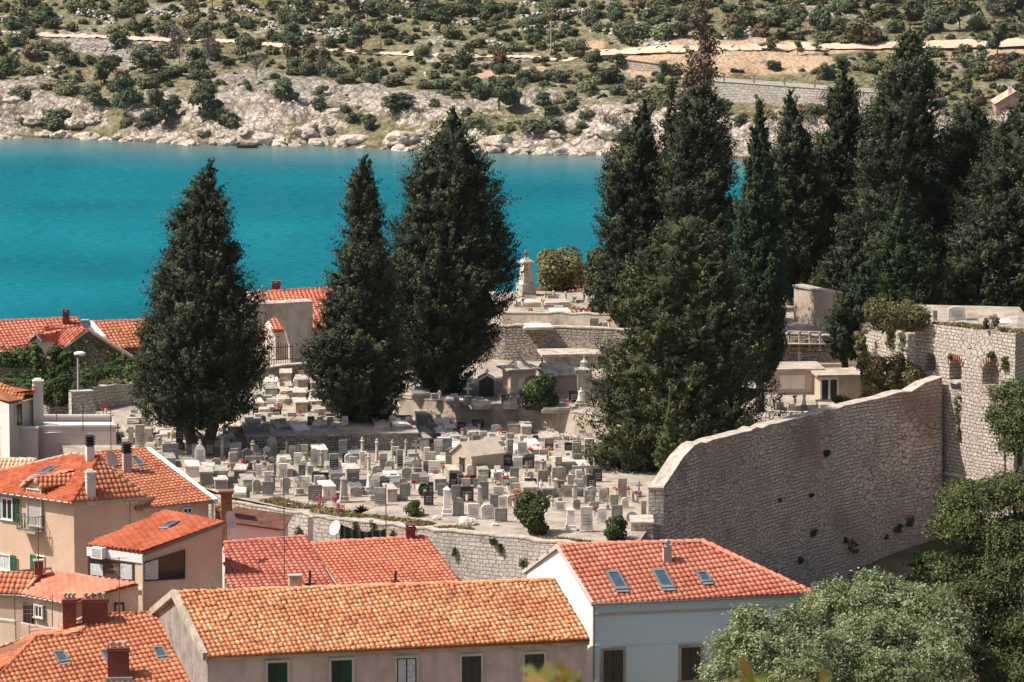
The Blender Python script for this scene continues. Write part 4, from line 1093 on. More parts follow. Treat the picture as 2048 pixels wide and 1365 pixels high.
window_px(h7, w0+nlw*0.08, nlw, 55, 84, 978, 1053, frame='offwhite', fw=0.05, kind='none', pane='mauve', name='door')
# balcony
bp0, bp1 = WP(50, 1056, w0, nl7), WP(89, 1056, w0, nl7); bz = bp0.z
bc = (bp0+bp1)/2; mb = MB(); hw = 0.62
mb.box(Vector((bc.x, bc.y, bz-.1))+nl7*0.3, tl7*hw, nl7*0.32, (0, 0, .1)); bal = mb.build('balcony', M['concrete'], h7)
mb = MB()
for i in range(13):
    x = -hw+i*hw/6; q = Vector((bc.x, bc.y, bz))+tl7*x+nl7*0.58; mb.tube(q, q+Vector((0, 0, .3))+nl7*.06, 0.014, n=5); mb.tube(q+Vector((0, 0, .3))+nl7*.06, q+Vector((0, 0, .72)), 0.014, n=5)
for sx in (-hw, hw):
    for i in range(4):
        q = Vector((bc.x, bc.y, bz))+tl7*sx+nl7*(0.05+i*.17); mb.tube(q, q+Vector((0, 0, .72)), 0.014, n=5)
for z in (0.06, .72):
    A_ = Vector((bc.x, bc.y, bz+z)); pts = [A_-tl7*hw, A_-tl7*hw+nl7*.58, A_+tl7*hw+nl7*.58, A_+tl7*hw]
    for p, q in zip(pts, pts[1:]): mb.tube(p, q, 0.02, n=5)
mb.build('railing', M['greenrail'], bal)
fo, o1, t1, n1_, w1_, hh1 = window_px(h7, w0, nlw, 3, 27, 995, 1041, frame='whitepaint', fw=0.06, kind='two', sash='whitepaint', pane='darkwin')
shutter(fo, o1+t1*(w1_/2)+n1_*.06, t1, n1_, hh1, w=0.42, mat='green', ang=0.1); shutter(fo, o1-t1*(w1_/2)+n1_*.06, -t1, n1_, hh1, w=0.42, mat='green', ang=-0.1)
fo, o1, t1, n1_, w1_, hh1 = window_px(h7, w0, nlw, -6, 22, 1108, 1142, frame='whitepaint', fw=0.06, kind='two', sash='whitepaint', pane='curtain')
shutter(fo, o1+t1*(w1_/2)+n1_*.06, t1, n1_, hh1, w=0.42, mat='greenrail', ang=0.1)
fo, o1, t1, n1_, w1_, hh1 = window_px(h7, w0, nlw, 74, 90, 1112, 1143, frame='whitepaint', fw=0.03, kind='none', pane='darkwin')
shutter(fo, o1-t1*(w1_/2)+n1_*.06, -t1, n1_, hh1, w=0.42, mat='greenrail', ang=-0.1)
pc = W(181, 990, 39.3); P7b, N7b = plane_of([e7, m7, k7]); pc = WP(181, 989, P7b, N7b); chimney(h7, pc, 0.42, 0.42, 1.05, 0.3, 'offwhite', 'bands')
pc = WP(180, 922, P7, N7); chimney(h7, pc, 0.38, 0.38, 0.72, 0.3, 'offwhite', 'louvre')
mark(150, 960, 'the tan hip-roofed house')
# --- second orange roof behind it, with a white verge on the right
a8, b8 = W(190, 907, 40.2), W(292, 899, 40.2); c8, d8 = W(428, 1003, 38.5), W(285, 1017, 38.5)
h8 = thing('tile_roof_house', 'brown walled house with an orange roof edged by a white verge beside the graves', 'house', (c8.x-3, c8.y, 28))
d8b = d8+(a8-b8)*0.12
facet([a8, b8, c8, d8, d8b], M['tile_orange'], h8, down=(c8-b8), seed=50, w=0.235, l=0.30)
ridge([a8, b8], M['tile_red'], h8, seed=51, r=0.11)
t8 = (c8-d8).normalized(); n8 = Vector((t8.y, -t8.x, 0))
bb8, bc8 = b8+Vector((.6, 1.8, -.8)), a8+Vector((.6, 1.8, -.8))
walls([d8b-n8*.3-Vector((0, 0, .15)), c8-n8*.3-t8*.15-Vector((0, 0, .15)), bb8, bc8], 28, M['brown8'] if 'brown8' in M else M['tan'], h8)
facet([b8, a8, bc8, bb8], M['tile_orange'], h8, seed=52)
mb = MB(); mb.prism([b8+Vector((0, 0, .12)), b8+Vector((0.2, 0.04, .12)), b8+Vector((.2, .04, -.12)), b8-Vector((0, 0, .12))], c8-b8); mb.build('verge_board', M['whitepaint'], h8)
mb = MB(); mb.tube(d8-Vector((0, 0, .06)), c8-Vector((0, 0, .06)), 0.06, n=8); q = c8-t8*.08-Vector((0, 0, .06)); mb.tube(q, (q.x, q.y, 35), 0.05, n=8); mb.build('gutter', M['metal'], h8)
P8, N8 = plane_of([a8, b8, c8, d8]); skylight(h8, P8, N8, [(260, 916), (272, 915), (291, 934), (276, 936)])
pc = WP(254, 945, P8, N8); chimney(h8, pc, 0.40, 0.40, 0.95, 0.3, 'mauve', 'louvre')
window_px(h8, d8-n8*.3, n8, 364, 385, 1014, 1028, frame='offwhite', fw=0.05, kind='two', sash='whitepaint')
mark(340, 950, 'the roof with the white verge')
# --- low cream house with two roof planes at the left edge
zl9, zh9 = 36.88, 37.72
a9, b9, c9, d9 = W(45, 1190, zl9), W(130, 1205, zl9), W(276, 1167, zh9), W(97, 1141, zh9)
h9 = thing('cream_house', 'low cream house with two orange roof planes meeting in a white valley', 'house', (b9.x, b9.y+1, 28))
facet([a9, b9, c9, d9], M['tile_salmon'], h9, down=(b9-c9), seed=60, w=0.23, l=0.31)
e9, f9, g9 = W(80, 1146, zh9), W(-40, 1141, zh9), W(-40, 1186, zl9)
facet([a9, e9, f9, g9], M['tile_orange'], h9, seed=61, w=0.23, l=0.31)
ridge([a9, e9], M['tile_peach'], h9, seed=62, r=0.09)
t9 = (b9-a9).normalized(); n9 = Vector((t9.y, -t9.x, 0)); s9 = (c9-b9); s9.z = 0; s9.normalize(); m9 = Vector((s9.y, -s9.x, 0))
wz = Vector((0, 0, -.14)); wl9 = [a9-n9*.15+wz, b9-n9*.15-m9*.12+wz, c9-m9*.12+wz, d9+Vector((0, 1.5, 0))+wz, f9+wz, g9-n9*.15+wz]
walls(wl9, 28, M['cream'], h9)
mb = MB(); mb.tube(a9-Vector((0, 0, .05)), b9-Vector((0, 0, .05)), 0.055, n=8); mb.tube(g9-Vector((0, 0, .05)), a9-Vector((0, 0, .05)), 0.055, n=8); mb.tube(b9-Vector((0, 0, .1)), (b9.x, b9.y, 34), 0.045, n=8); mb.build('gutter', M['metal'], h9)
window_px(h9, wl9[1]+m9*.05, m9, 228, 249, 1205, 1228, frame='brown', fw=0.05, kind='two', sash='brown')
window_px(h9, wl9[0]+n9*.05, n9, 69, 87, 1210, 1237, frame='offwhite', fw=0.06, kind='two', sash='whitepaint')
window_px(h9, wl9[0]+n9*.05, n9, 48, 65, 1207, 1250, frame='brown', fw=0.05, kind='two', sash='brown', name='door')
pc = W(77, 1146, zh9); chimney(h9, pc, 0.36, 0.36, 0.55, 0.2, 'brick', 'slab')
antenna(77, 1120, W(77, 1130, zh9+.5), 1.75, 'tall antenna mast with fine rake-like prongs on the small red brick chimney', arms=1, wide=0.8, el=9)
# terrace walls in front of it
mb = MB(); p0, p1, p2 = WY(-20, 1240, 222.2), WY(30, 1246, 221.6), WY(125, 1262, 220.6)
tw = thing('terrace_parapet', 'low cream parapet wall of a terrace at the left edge', 'wall', p1)
mb.prism([p0, p1, p1-Vector((0, 0, 6)), p0-Vector((0, 0, 6))], (0.03, .25, 0)); mb.prism([p1+Vector((.25, 0, -.01)), p2, p2-Vector((0, 0, 6)), p1+Vector((.25, 0, -6))], (0.03, .22, 0)); mb.build('wall', M['cream'], tw)
mb = MB(); mb.prism([p0+Vector((0, -.04, .08)), p1+Vector((.04, -.04, .08)), p1+Vector((.04, -.04, .003)), p0+Vector((0, -.04, .003))], (0, .34, 0)); mb.build('coping', M['stonetrim'], tw)
# --- grey-mauve flat roofed block, mid left, with the white house and its little tiled roof behind
zt = 39.2
q0, q1, q2, q3_ = W(-40, 853, zt), W(76, 857, zt), W(166, 856, zt), W(232, 853, zt)
h10 = thing('flat_roofed_block', 'mauve grey flat roofed building with parapets left of the graves', 'building', (q1.x, q1.y, 30))
walls([q0, q1, q1+Vector((0.05, .5, 0)), q2+Vector((0, .5, 0)), q3_, q3_+Vector((-.5, 3.5, 0)), q0+Vector((0, 3.5, 0))], 30, M['mauve'], h10)
mb = MB(); mb.poly([q0+Vector((0, .2, -.3)), q1+Vector((0, .2, -.3)), q2+Vector((0, .7, -.3)), q3_+Vector((0, .2, -.3)), q3_+Vector((-.5, 3.4, -.3)), q0+Vector((0, 3.4, -.3))]); mb.build('flat_roof', M['offwhite'], h10)
mb = MB()
for p, q, w_ in ((q0, q1, .2), (q1+Vector((0, .5, 0)), q2+Vector((0, .5, 0)), .2), (q2+Vector((0, .5, 0)), q3_, .2), (q0+Vector((0, 3.4, 0)), q3_+Vector((-.5, 3.4, 0)), .2)):
    d = q-p; d.z = 0; nn = Vector((d.y, -d.x, 0)).normalized(); mb.prism([p+nn*.03+Vector((0, 0, -.02)), p-nn*w_+Vector((0, 0, -.02)), p-nn*w_+Vector((0, 0, .07)), p+nn*.03+Vector((0, 0, .07))], d)
mb.build('parapet_coping', M['offwhite'], h10)
a11, b11 = W(-30, 818, 40.7), W(78, 795, 40.7)
h11 = thing('white_cottage', 'small white house with a little orange roof and a stout white chimney', 'house', (0.5*(a11.x+b11.x), a11.y, 33))
c11, d11 = W(25, 781, 41.3), W(-30, 768, 41.3)
e11, f11 = W(18, 796+7, 40.7), W(82, 791, 40.7)
g11 = W(64, 781, 41.0)
facet([W(-30, 790, 40.75), e11, f11, W(60, 777, 41.25), W(-30, 760, 41.4)], M['tile_orange'], h11, seed=70, down=Vector((-.3, -1, -.3)))
wt = Vector((0, 0, -.15)); walls([W(-30, 793, 40.6), e11+wt, f11+wt+Vector((-.2, 0.1, 0)), W(60, 777, 41.0)+Vector((0, 1, -.3)), W(-30, 760, 41.1)], 36, M['offwhite'], h11)
tt = (f11-e11); tt.z = 0; tt.normalize(); window_px(h11, e11+wt, Vector((tt.y, -tt.x, 0)), 30, 44, 806, 852, frame='offwhite', fw=.04, kind='one', sash='brown', name='door')
pc = W(77, 850, 39.2); chimney(h11, pc, 0.52, 0.45, 2.3, 0.15, 'offwhite', 'bands')
antenna(23, 800, W(23, 845, 39.3), 2.35, 'thin antenna with a bent crossbar in front of the white cottage', arms=1, wide=0.9, el=4)
# pale strip of roof left of the tan house
a12, b12 = W(-30, 917, 39.0), W(72, 919, 39.0)
h12 = thing('peach_roof_shed', 'narrow strip of faded peach tiled roof under the grey block', 'shed', (a12.x, a12.y, 33))
facet([a12, b12, b12+Vector((0.2, -1.9, -.8)), a12+Vector((0.2, -1.9, -.8))], M['tile_peach'], h12, seed=71)
ridge([a12, b12], M['tile_peach'], h12, seed=72, r=.09)
walls([a12+Vector((0.2, -1.8, -.95)), b12+Vector((.1, -1.8, -.95)), b12+Vector((-.1, 0, -.1)), a12+Vector((0, 0, -.1))], 33, M['offwhite'], h12)

# ================================================================ CEMETERY TERRACES AND WALLS
def wall_line(name, label, tops, zb, thick, mat, cap='coping', capname='coping', cat='wall', jag=0.05, seg=0.6, seed=0):
    """free-standing or retaining wall along a polyline of top points, its top slightly uneven"""
    t = thing(name, label, cat, (tops[0].x, tops[0].y, zb))
    P = []
    for a, b_ in zip(tops, tops[1:]):
        n = max(1, int((b_-a).length/seg))
        P += [a+(b_-a)*(i/n) for i in range(n)]
    P.append(tops[-1])
    N_ = []
    for i in range(len(P)):
        d = P[min(i+1, len(P)-1)]-P[max(i-1, 0)]; d.z = 0; d.normalize(); N_.append(Vector((d.y, -d.x, 0)))
    P = [p+Vector((0, 0, jag*noise.noise(Vector((i*0.9, seed, 0)))*2)) for i, p in enumerate(P)]
    mb = MB(); cb = MB(); s = 0
    zbl = (lambda i: zb)
    for i in range(len(P)-1):
        a, b_ = P[i], P[i+1]; L = (Vector((b_.x-a.x, b_.y-a.y, 0))).length
        fa, fb = a, b_; ka, kb = a-N_[i]*thick, b_-N_[i+1]*thick
        A0, B0 = Vector((a.x, a.y, zb))+N_[i]*0.25, Vector((b_.x, b_.y, zb))+N_[i+1]*0.25
        nv = 4
        mb.poly([A0, B0, fb, fa], uvs=[(s, zb), (s+L, zb), (s+L, b_.z), (s, a.z)])
        mb.poly([kb-Vector((0, 0, 0)), ka, Vector((ka.x, ka.y, zb)), Vector((kb.x, kb.y, zb))], uvs=[(s+L, b_.z), (s, a.z), (s, zb), (s+L, zb)])
        for q0, q1, m0, m1, w0_, w1_ in ((fa, fb, N_[i], N_[i+1], 0.04, thick+0.04),):
            o1, o2 = fa+m0*.03, fb+m1*.03; i1, i2 = ka-m0*.03, kb-m1*.03; u = Vector((0, 0, .07)); u0 = Vector((0, 0, .002))
            cb.poly([o1+u, o2+u, i2+u, i1+u]); cb.poly([o1+u0, o2+u0, o2+u, o1+u]); cb.poly([i2+u0, i1+u0, i1+u, i2+u])
        s += L
    for i, sg in ((0, -1), (len(P)-1, 1)):
        a = P[i]; k = a-N_[i]*thick
        mb.poly([Vector((a.x, a.y, zb)), a, k, Vector((k.x, k.y, zb))])
    mb.build('masonry', mat, t); cb.build(capname, M[cap], t)
    return t, P
def sheet(name, pts, mat, label, sub=1.2):
    mb = MB(); mb.poly(pts); o = mb.build(name, mat); tag(o, label, None, kind='structure'); return o
front = [W(x, y, 37.6) for x, y in ((395, 985), (455, 1003), (620, 1033), (740, 1048), (870, 1062), (1000, 1074), (1120, 1088), (1262, 1102))]
wall_line('retaining_wall', 'pale block retaining wall below the front row of graves, behind the orange roofs', front, 29, 0.6, M['wall_pale'], seed=1, jag=0.1)
mark(900, 1060, 'the front cemetery wall')
mb = MB(); p = W(621, 1034, 37.75); mb.box((p.x, p.y-.15, 31), (.13, 0, 0), (0, .13, 0), (0, 0, 6.8)); o = mb.build('concrete_post', M['grey_render'], None, loc=(p.x, p.y, 31)); tag(o, 'dark concrete post standing against the pale wall behind the pink roof', 'post')
def corner(px, Y, row):
    return WY(px, row, Y)
curt = [corner(1325, 239, 978), corner(1349, 240, 944), corner(1366, 240.8, 915), corner(1388, 241.7, 893), corner(1460, 245, 874), corner(1550, 249, 850), corner(1630, 252.3, 831), corner(1700, 255.4, 812), corner(1770, 257.6, 796), corner(1822, 258.9, 783), corner(1850, 259.5, 770), corner(1884, 260.2, 756)]
wall_line('curtain_wall', 'great brown curtain wall of weathered courses sweeping up to the bastion', curt, 30.5, 0.72, M['wall_big'], seed=2, jag=0.07)
mark(1600, 950, 'the great curtain wall')
blk = [corner(1262, 236.5, 1047), corner(1300, 236.5, 1050)]
t = thing('buttress_block', 'small square stone block with grass on top at the foot of the curtain wall', 'buttress', blk[0])
mb = MB(); mb.bx(blk[0].x, blk[1].x+0.15, 236.4, 238.4, 31, blk[0].z); mb.build('masonry', M['wall_pale'], t)
mb = MB(); mb.bx(blk[0].x-.04, blk[1].x+0.19, 236.35, 238.45, blk[0].z+.002, blk[0].z+.08); mb.build('coping', M['coping'], t)
p = corner(1297, 238.6, 978); q = corner(1328, 238.6, 978)
t = thing('wall_pier', 'square stone pier ending the curtain wall on the left', 'pier', p)
mb = MB(); mb.bx(p.x, q.x-.02, 238.5, 240.2, 31, p.z); mb.build('masonry', M['wall_pale'], t)
mb = MB(); mb.bx(p.x-.04, q.x, 238.45, 240.25, p.z+.002, p.z+.08); mb.build('coping', M['coping'], t)
# bastion
zb_ = 30.5
b0, b1, b2, b3_ = corner(1718, 268.5, 645), corner(1830, 263.2, 645), corner(2031, 256, 668), Vector((27.6, 260, 44))
b1b = corner(1832, 262.4, 645)
b1.z = b0.z; bt = 43.95
t = thing('bastion', 'sunlit rough limestone bastion with an arched recess and two brick-topped openings', 'bastion', (b2.x, b2.y, zb_))
mb = MB()
def wq(a, b_, m=0, z0=zb_, off=0.0):
    L = Vector((b_.x-a.x, b_.y-a.y, 0)).length
    mb.poly([(a.x, a.y, z0), (b_.x, b_.y, z0), b_, a], uvs=[(off, z0), (off+L, z0), (off+L, b_.z), (off, a.z)], m=m)
wq(b0, b1); 
n_b = Vector(((b2-b1b).y, -(b2-b1b).x, 0)).normalized()
# main face with the openings left out: strips around them
tb = Vector(((b2-b1b).x, (b2-b1b).y, 0)).normalized(); Lb = Vector(((b2-b1b).x, (b2-b1b).y, 0)).length
def onb(px, py):
    p = WP(px, py, b1b, n_b); q = p-b1b; return (q.dot(tb), p.z)
ops = []
for (x0, x1, y0, y1) in ((1850, 1871, 704, 745), (1899, 1923, 716, 764), (1965, 1998, 720, 775)):
    s0, z1_ = onb(x0, y0); s1, z0_ = onb(x1, y1); ops.append((s0, s1, z0_, z1_))
def BP(s, z, d=0): return b1b*1.0+tb*s+Vector((0, 0, z-b1b.z))-n_b*d
def face(s0, s1, z0, z1, z1b=None):
    z1b = z1 if z1b is None else z1b
    mb.poly([BP(s0, z0), BP(s1, z0), BP(s1, z1b), BP(s0, z1)], uvs=[(s0, z0), (s1, z0), (s1, z1b), (s0, z1)])
tz_ = lambda s: b1b.z+(b2.z-b1b.z)*s/Lb
cuts = [0]+[v for o_ in ops for v in o_[:2]]+[Lb]
for i in range(0, len(cuts)-1, 2): face(cuts[i], cuts[i+1], zb_, tz_(cuts[i]), tz_(cuts[i+1]))
ob_ = []
for k, (s0, s1, z0, z1) in enumerate(ops):
    face(s0, s1, zb_, z0)
    n = 8; arc = []
    rise = 0.35*(s1-s0)
    for i in range(n+1):
        u = i/n; s = s0+(s1-s0)*u; arc.append((s, z1-rise+rise*math.sin(math.pi*u)**0.7 if 0 < u < 1 else z1-rise))
    for (sa, za), (sb, zb2) in zip(arc, arc[1:]):
        face(sa, sb, za, tz_(sa), tz_(sb)) if False else mb.poly([BP(sa, za), BP(sb, zb2), BP(sb, tz_(sb)), BP(sa, tz_(sa))], uvs=[(sa, za), (sb, zb2), (sb, tz_(sb)), (sa, tz_(sa))])
        mb.poly([BP(sa, za), BP(sa, za, .7), BP(sb, zb2, .7), BP(sb, zb2)])
    dp_ = 0.7
    mb.poly([BP(s0, z0), BP(s0, z0, dp_), BP(s0, z1-rise, dp_), BP(s0, z1-rise)]); mb.poly([BP(s1, z0, dp_), BP(s1, z0), BP(s1, z1-rise), BP(s1, z1-rise, dp_)])
    mb.poly([BP(s0, z0), BP(s1, z0), BP(s1, z0, dp_), BP(s0, z0, dp_)]); mb.poly([BP(s0, z0, dp_), BP(s1, z0, dp_), BP(s1, z1, dp_), BP(s0, z1, dp_)])
wq(b1, b1b); wq(b2, b3_); wq(b3_, Vector((27.6, 269.5, 44))); wq(Vector((27.6, 269.5, 44)), Vector((19.2, 271, 44))); wq(Vector((19.2, 271, 44)), b0)
mb.build('masonry', M['bastion'], t)
mb = MB(); mb.poly([b0, b1, b1b, b2, b3_, Vector((27.6, 269.5, 44)), Vector((19.2, 271, 44))]); mb.build('top_paving', M['ground_slab'], t)
for k, (s0, s1, z0, z1) in enumerate(ops[1:]):
    cb = MB(); rise = 0.35*(s1-s0); n = 9
    for i in range(n):
        u = i/(n-1); s = s0-.05+(s1-s0+.1)*u; z = z1-rise+rise*math.sin(math.pi*u)**0.7+0.02 if 0 < u < 1 else z1-rise+.02
        dv = Vector((tb.x*(u-.5)*.5, tb.y*(u-.5)*.5, 1)).normalized()
        cb.box(BP(s, z, -.02), tb*.032, n_b*.03, dv*(.26-random.random()*.08))
    cb.build('brick_arch', M['terracotta'], t)
s0, z0 = onb(1887, 945); s1, z1 = onb(1975, 960)
mb = MB(); c = BP(0, z0, -.09); mb.tube(BP(1.2, z0-.05, -.02), BP(Lb, z0-.05, -.02), 0.11, n=8); mb.build('string_course', M['coping'], t)
mb = MB(); mb.box(BP((ops[1][0]+ops[1][1])/2, ops[1][2]-.12, -.1), tb*.42, n_b*.14, (0, 0, .1)); mb.build('sill', M['coping'], t)
mark(1930, 800, 'the bastion')
# terrace sheets
fr = [p+Vector((0, .3, -.03)) for p in front]
def low(p): return Vector((p.x, p.y, tz(LOW, p.y)))
pts = [low(p) for p in fr]+[low(Vector((p.x-.3, p.y+.6, 0))) for p in curt[:6]]+[Vector((21, 288, tz(LOW, 288))), Vector((-12, 286, tz(LOW, 286))), Vector((-20.5, 284, tz(LOW, 284))), Vector((-21.0, 272, tz(LOW, 272))), Vector((-24.5, 266, tz(LOW, 266))), Vector((-22.5, 250, tz(LOW, 250))), Vector((-19, 246, tz(LOW, 246)))]
sheet('cemetery_ground', pts, M['ground_slab'], 'dusty paving between the graves')
base1 = [G(x, y) for x, y in ((800, 832), (850, 836), (937, 845), (982, 849), (1080, 858), (1197, 875), (1262, 884))]
top1 = [Vector((p.x, p.y, 39.42)) for p in base1]
wall_line('terrace_wall', 'stained tan plaster wall holding the middle terrace behind the small chapel', top1, 37.9, 0.35, M['concrete'], seed=3, jag=0.02)
l0 = top1[0]+Vector((0.05, .35, 0)); l1 = Vector((l0.x+.6, 280, 39.42))
mark(1000, 835, 'the tan terrace wall')
mid = [Vector((p.x, p.y+.3, tz(MID, p.y+.3)+.0)) for p in top1]+[Vector((p.x-.4, p.y+.9, tz(MID, p.y+.9))) for p in curt[4:]]+[Vector((17.5, 268, tz(MID, 268))), Vector((19, 290, tz(MID, 290))), Vector((l0.x+.6, 290, tz(MID, 290)))]
sheet('middle_terrace', mid, M['ground_slab'], 'dusty paving of the middle terrace')
wall_line('side_wall', 'low wall closing the left side of the middle terrace', [l1, l0], 37.8, 0.3, M['concrete'], seed=4)
base2 = [G(x, y, MID) for x, y in ((925, 712), (1010, 720), (1110, 722), (1240, 728), (1330, 735))]
top2 = [Vector((p.x, p.y, 41.75)) for p in base2]
wall_line('dark_wall', 'tall rubble retaining wall in deep tree shade below the upper terrace', top2, 39, 0.5, M['rubble'], seed=5, jag=0.06)
mark(1120, 690, 'the shaded rubble wall')
upt = [Vector((p.x, p.y+.4, tz(TOP, p.y+.4))) for p in top2]+[Vector((9.5, 272, 41.6)), Vector((19, 272, 41.6)), Vector((40, 274, 41.6)), Vector((40, 292, 42.2)), Vector((top2[0].x, 290.5, 42.1))]
sheet('upper_terrace', upt, M['ground_slab'], 'pale paving of the upper terrace')
mb = MB(); q = [Vector((9.5, 272.1, 42.2)), Vector((19.2, 272.1, 42.2))]
wall_line('upper_terrace_wall', 'rubble wall behind the flat roofed tombs on the right', [Vector((8.6, 276.5, 42.0)), Vector((12.5, 273.5, 42.0)), Vector((19, 272, 42.0))], 39, .4, M['rubble'], seed=6)
wall_line('ledge_wall', 'low pale ledge along the edge of the upper terrace', [Vector((G(x, y, TOP).x, G(x, y, TOP).y, 42.35)) for x, y in ((1005, 650), (1120, 650), (1240, 655))], 41.6, .5, M['concrete'], seed=7)
pb = G(493, 905), G(836, 899)
t = thing('burial_platform', 'raised burial platform with a rubble front, in the shade of the second cypress', 'platform', pb[0])
dx = (pb[1]-pb[0]); dx.z = 0; dn_ = Vector((-dx.y, dx.x, 0)).normalized(); ztop = 39.05
mb = MB(); c_ = [pb[0], pb[1], pb[1]+dn_*6.0, pb[0]+dn_*6.0]
P_ = [Vector((p.x, p.y, ztop-.08)) for p in c_]
for i in range(4):
    a, b_ = P_[i], P_[(i+1) % 4]; L = (b_-a).length; mb.poly([(a.x, a.y, 37.9), (b_.x, b_.y, 37.9), b_, a], uvs=[(0, 0), (L, 0), (L, 1.2), (0, 1.2)])
mb.build('masonry', M['rubble'], t)
mb = MB(); P3_ = [p+(p-sum(P_, Vector())/4).normalized()*.06 for p in P_]; mb.prism([p+Vector((0, 0, .08)) for p in P3_], (0, 0, -.078)); mb.build('paving', M['ground_slab'], t)
mark(640, 880, 'the burial platform')
PLAT = (ztop, 0.0, 0.0)
wall_line('left_stone_wall', 'squared stone wall with grass on top near the street lamp', [WY(185, 778, 268), WY(232, 772, 269.5), WY(300, 768, 271)], 37.5, .5, M['wall_pale'], seed=8)
wall_line('left_stone_wall', 'short stone pier wall around a white arched tomb near the street lamp', [WY(143, 786, 266), WY(188, 784, 266.5)], 37.5, .5, M['wall_pale'], seed=9)
wall_line('rubble_wall', 'low rubble wall at the foot of the arched gateway', [WY(515, 742, 277.5), WY(560, 733, 278.2), WY(645, 727, 279)], 38.2, .5, M['rubble'], seed=10)
wall_line('rubble_wall', 'low broken rubble ledge between the two left cypresses', [WY(525, 786, 273), WY(570, 784, 273), WY(630, 790, 272.5)], 38.2, .4, M['rubble'], seed=11, jag=.1)

# ================================================================ ARCHED GATEWAY
ga, gb = G(492, 752), G(626, 742); gt = (gb-ga); gt.z = 0; GL = gt.length; gt.normalize(); gn = Vector((gt.y, -gt.x, 0)); zg = ga.z-.2; gh = 4.15; gd = 1.15
t = thing('arched_gateway', 'plastered gateway with a tall pointed arch, iron gate and a stone cross on top', 'gateway', ga)
mb = MB()
def GP(s, z, d=0): return Vector((ga.x, ga.y, zg))+gt*s+Vector((0, 0, z))-gn*d
sa_, sb_, sp, ap = 0.62, 2.95, 1.7, 3.45
arc = [(sa_, 0)]+[(sa_+(sb_-sa_)*u, sp+(ap-sp)*math.sin(math.pi*u)**0.62) for u in [i/14 for i in range(15)]]+[(sb_, 0)]
mb.poly([GP(0, 0), GP(sa_, 0), GP(sa_, gh), GP(0, gh)]); mb.poly([GP(sb_, 0), GP(GL, 0), GP(GL, gh), GP(sb_, gh)])
for (s0, z0), (s1, z1) in zip(arc[1:-1], arc[2:-1]):
    mb.poly([GP(s0, z0), GP(s1, z1), GP(s1, gh), GP(s0, gh)]); mb.poly([GP(s1, z1, gd), GP(s0, z0, gd), GP(s0, gh, gd), GP(s1, gh, gd)])
for (s0, z0), (s1, z1) in zip(arc, arc[1:]): mb.poly([GP(s0, z0), GP(s0, z0, gd), GP(s1, z1, gd), GP(s1, z1)])
mb.poly([GP(sa_, 0, gd), GP(0, 0, gd), GP(0, gh, gd), GP(sa_, gh, gd)]); mb.poly([GP(GL, 0, gd), GP(sb_, 0, gd), GP(sb_, gh, gd), GP(GL, gh, gd)])
mb.poly([GP(GL, 0), GP(GL, 0, gd), GP(GL, gh, gd), GP(GL, gh)]); mb.poly([GP(0, 0, gd), GP(0, 0), GP(0, gh), GP(0, gh, gd)]); mb.poly([GP(0, gh), GP(GL, gh), GP(GL, gh, gd), GP(0, gh, gd)])
M['gate_plaster'] = plaster('gateway_plaster', (0.52, 0.46, 0.41), (0.5, 0.46, 0.42), amt=0.8, scale=1.0)
mb.build('arch', M['gate_plaster'], t)
mb = MB(); mb.box(GP(GL/2, gh+.002, gd/2), gt*(GL/2+.05), gn*(gd/2+.05), (0, 0, .08)); mb.build('coping', M['coping'], t)
mb = MB(); c = GP(1.25, gh+.08, gd/2); mb.box(c, gt*.13, gn*.13, (0, 0, .22)); mb.box(c+Vector((0, 0, .22)), gt*.05, gn*.05, (0, 0, .75)); mb.box(c+Vector((0, 0, .66)), gt*.26, gn*.052, (0, 0, .1)); mb.build('cross', M['limestone'], t)
mb = MB()
for i in range(17):
    s = sa_+.05+(sb_-sa_-.1)*i/16; mb.tube(GP(s, .05, .25), GP(s, 1.75+.25*math.sin(math.pi*i/16), .25), .016, n=5)
for z in (.35, .95, 1.65): mb.box(GP((sa_+sb_)/2, z, .25), gt*(sb_-sa_)/2, gn*.02, (0, 0, .04))
mb.build('iron_gate', M['darkmetal'], t)
mark(560, 690, 'the arched gateway')

# ================================================================ HOUSES BY THE WATER
def gable_wall(parent, apex, l, r, zb, mat, n=None, name='gable_wall'):
    mb = MB(); mb.poly([(l.x, l.y, zb), (r.x, r.y, zb), r, apex, l]); return mb.build(name, mat, parent)
a, b_ = W(496, 587, 42.2), W(690, 575, 42.2); c, d = W(725, 652, 40.7), W(545, 662, 40.7)
t = thing('waterside_house', 'house with an orange tiled roof between the gateway and the sea', 'house', (d.x, d.y, 36))
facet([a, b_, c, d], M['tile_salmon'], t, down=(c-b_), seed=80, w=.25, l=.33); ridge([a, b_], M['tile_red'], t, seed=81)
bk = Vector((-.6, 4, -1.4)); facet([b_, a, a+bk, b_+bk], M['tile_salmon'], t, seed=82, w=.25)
walls([d+Vector((.15, .3, -.1)), c+Vector((-.1, .3, -.1)), b_+Vector((-.1, 0, -.1)), b_+bk+Vector((-.1, -.2, -.1)), a+bk+Vector((.2, -.2, -.1)), a+Vector((.2, 0, -.1))], 34, M['grey_render'], t)
mb = MB(); mb.prism([a+Vector((-.07, 0, .1)), a+Vector((.08, 0, .1)), a+Vector((.08, 0, -.1)), a+Vector((-.07, 0, -.1))], d-a); mb.build('verge_board', M['offwhite'], t)
chimney(t, W(552, 582, 42.2), .5, .4, .35, .1, 'brick', 'tilecap'); mark(600, 600, 'the house behind the gateway')
antenna(657, 600, W(657, 605, 41.6), 1.5, 'thin antenna rising over the orange roof beside the second cypress', arms=1, wide=.5, el=3)
a, b_, c, d = W(538, 640, 41.0), W(580, 618, 41.0), W(600, 668, 40.0), W(563, 678, 40.0); e = W(505, 676, 39.9)
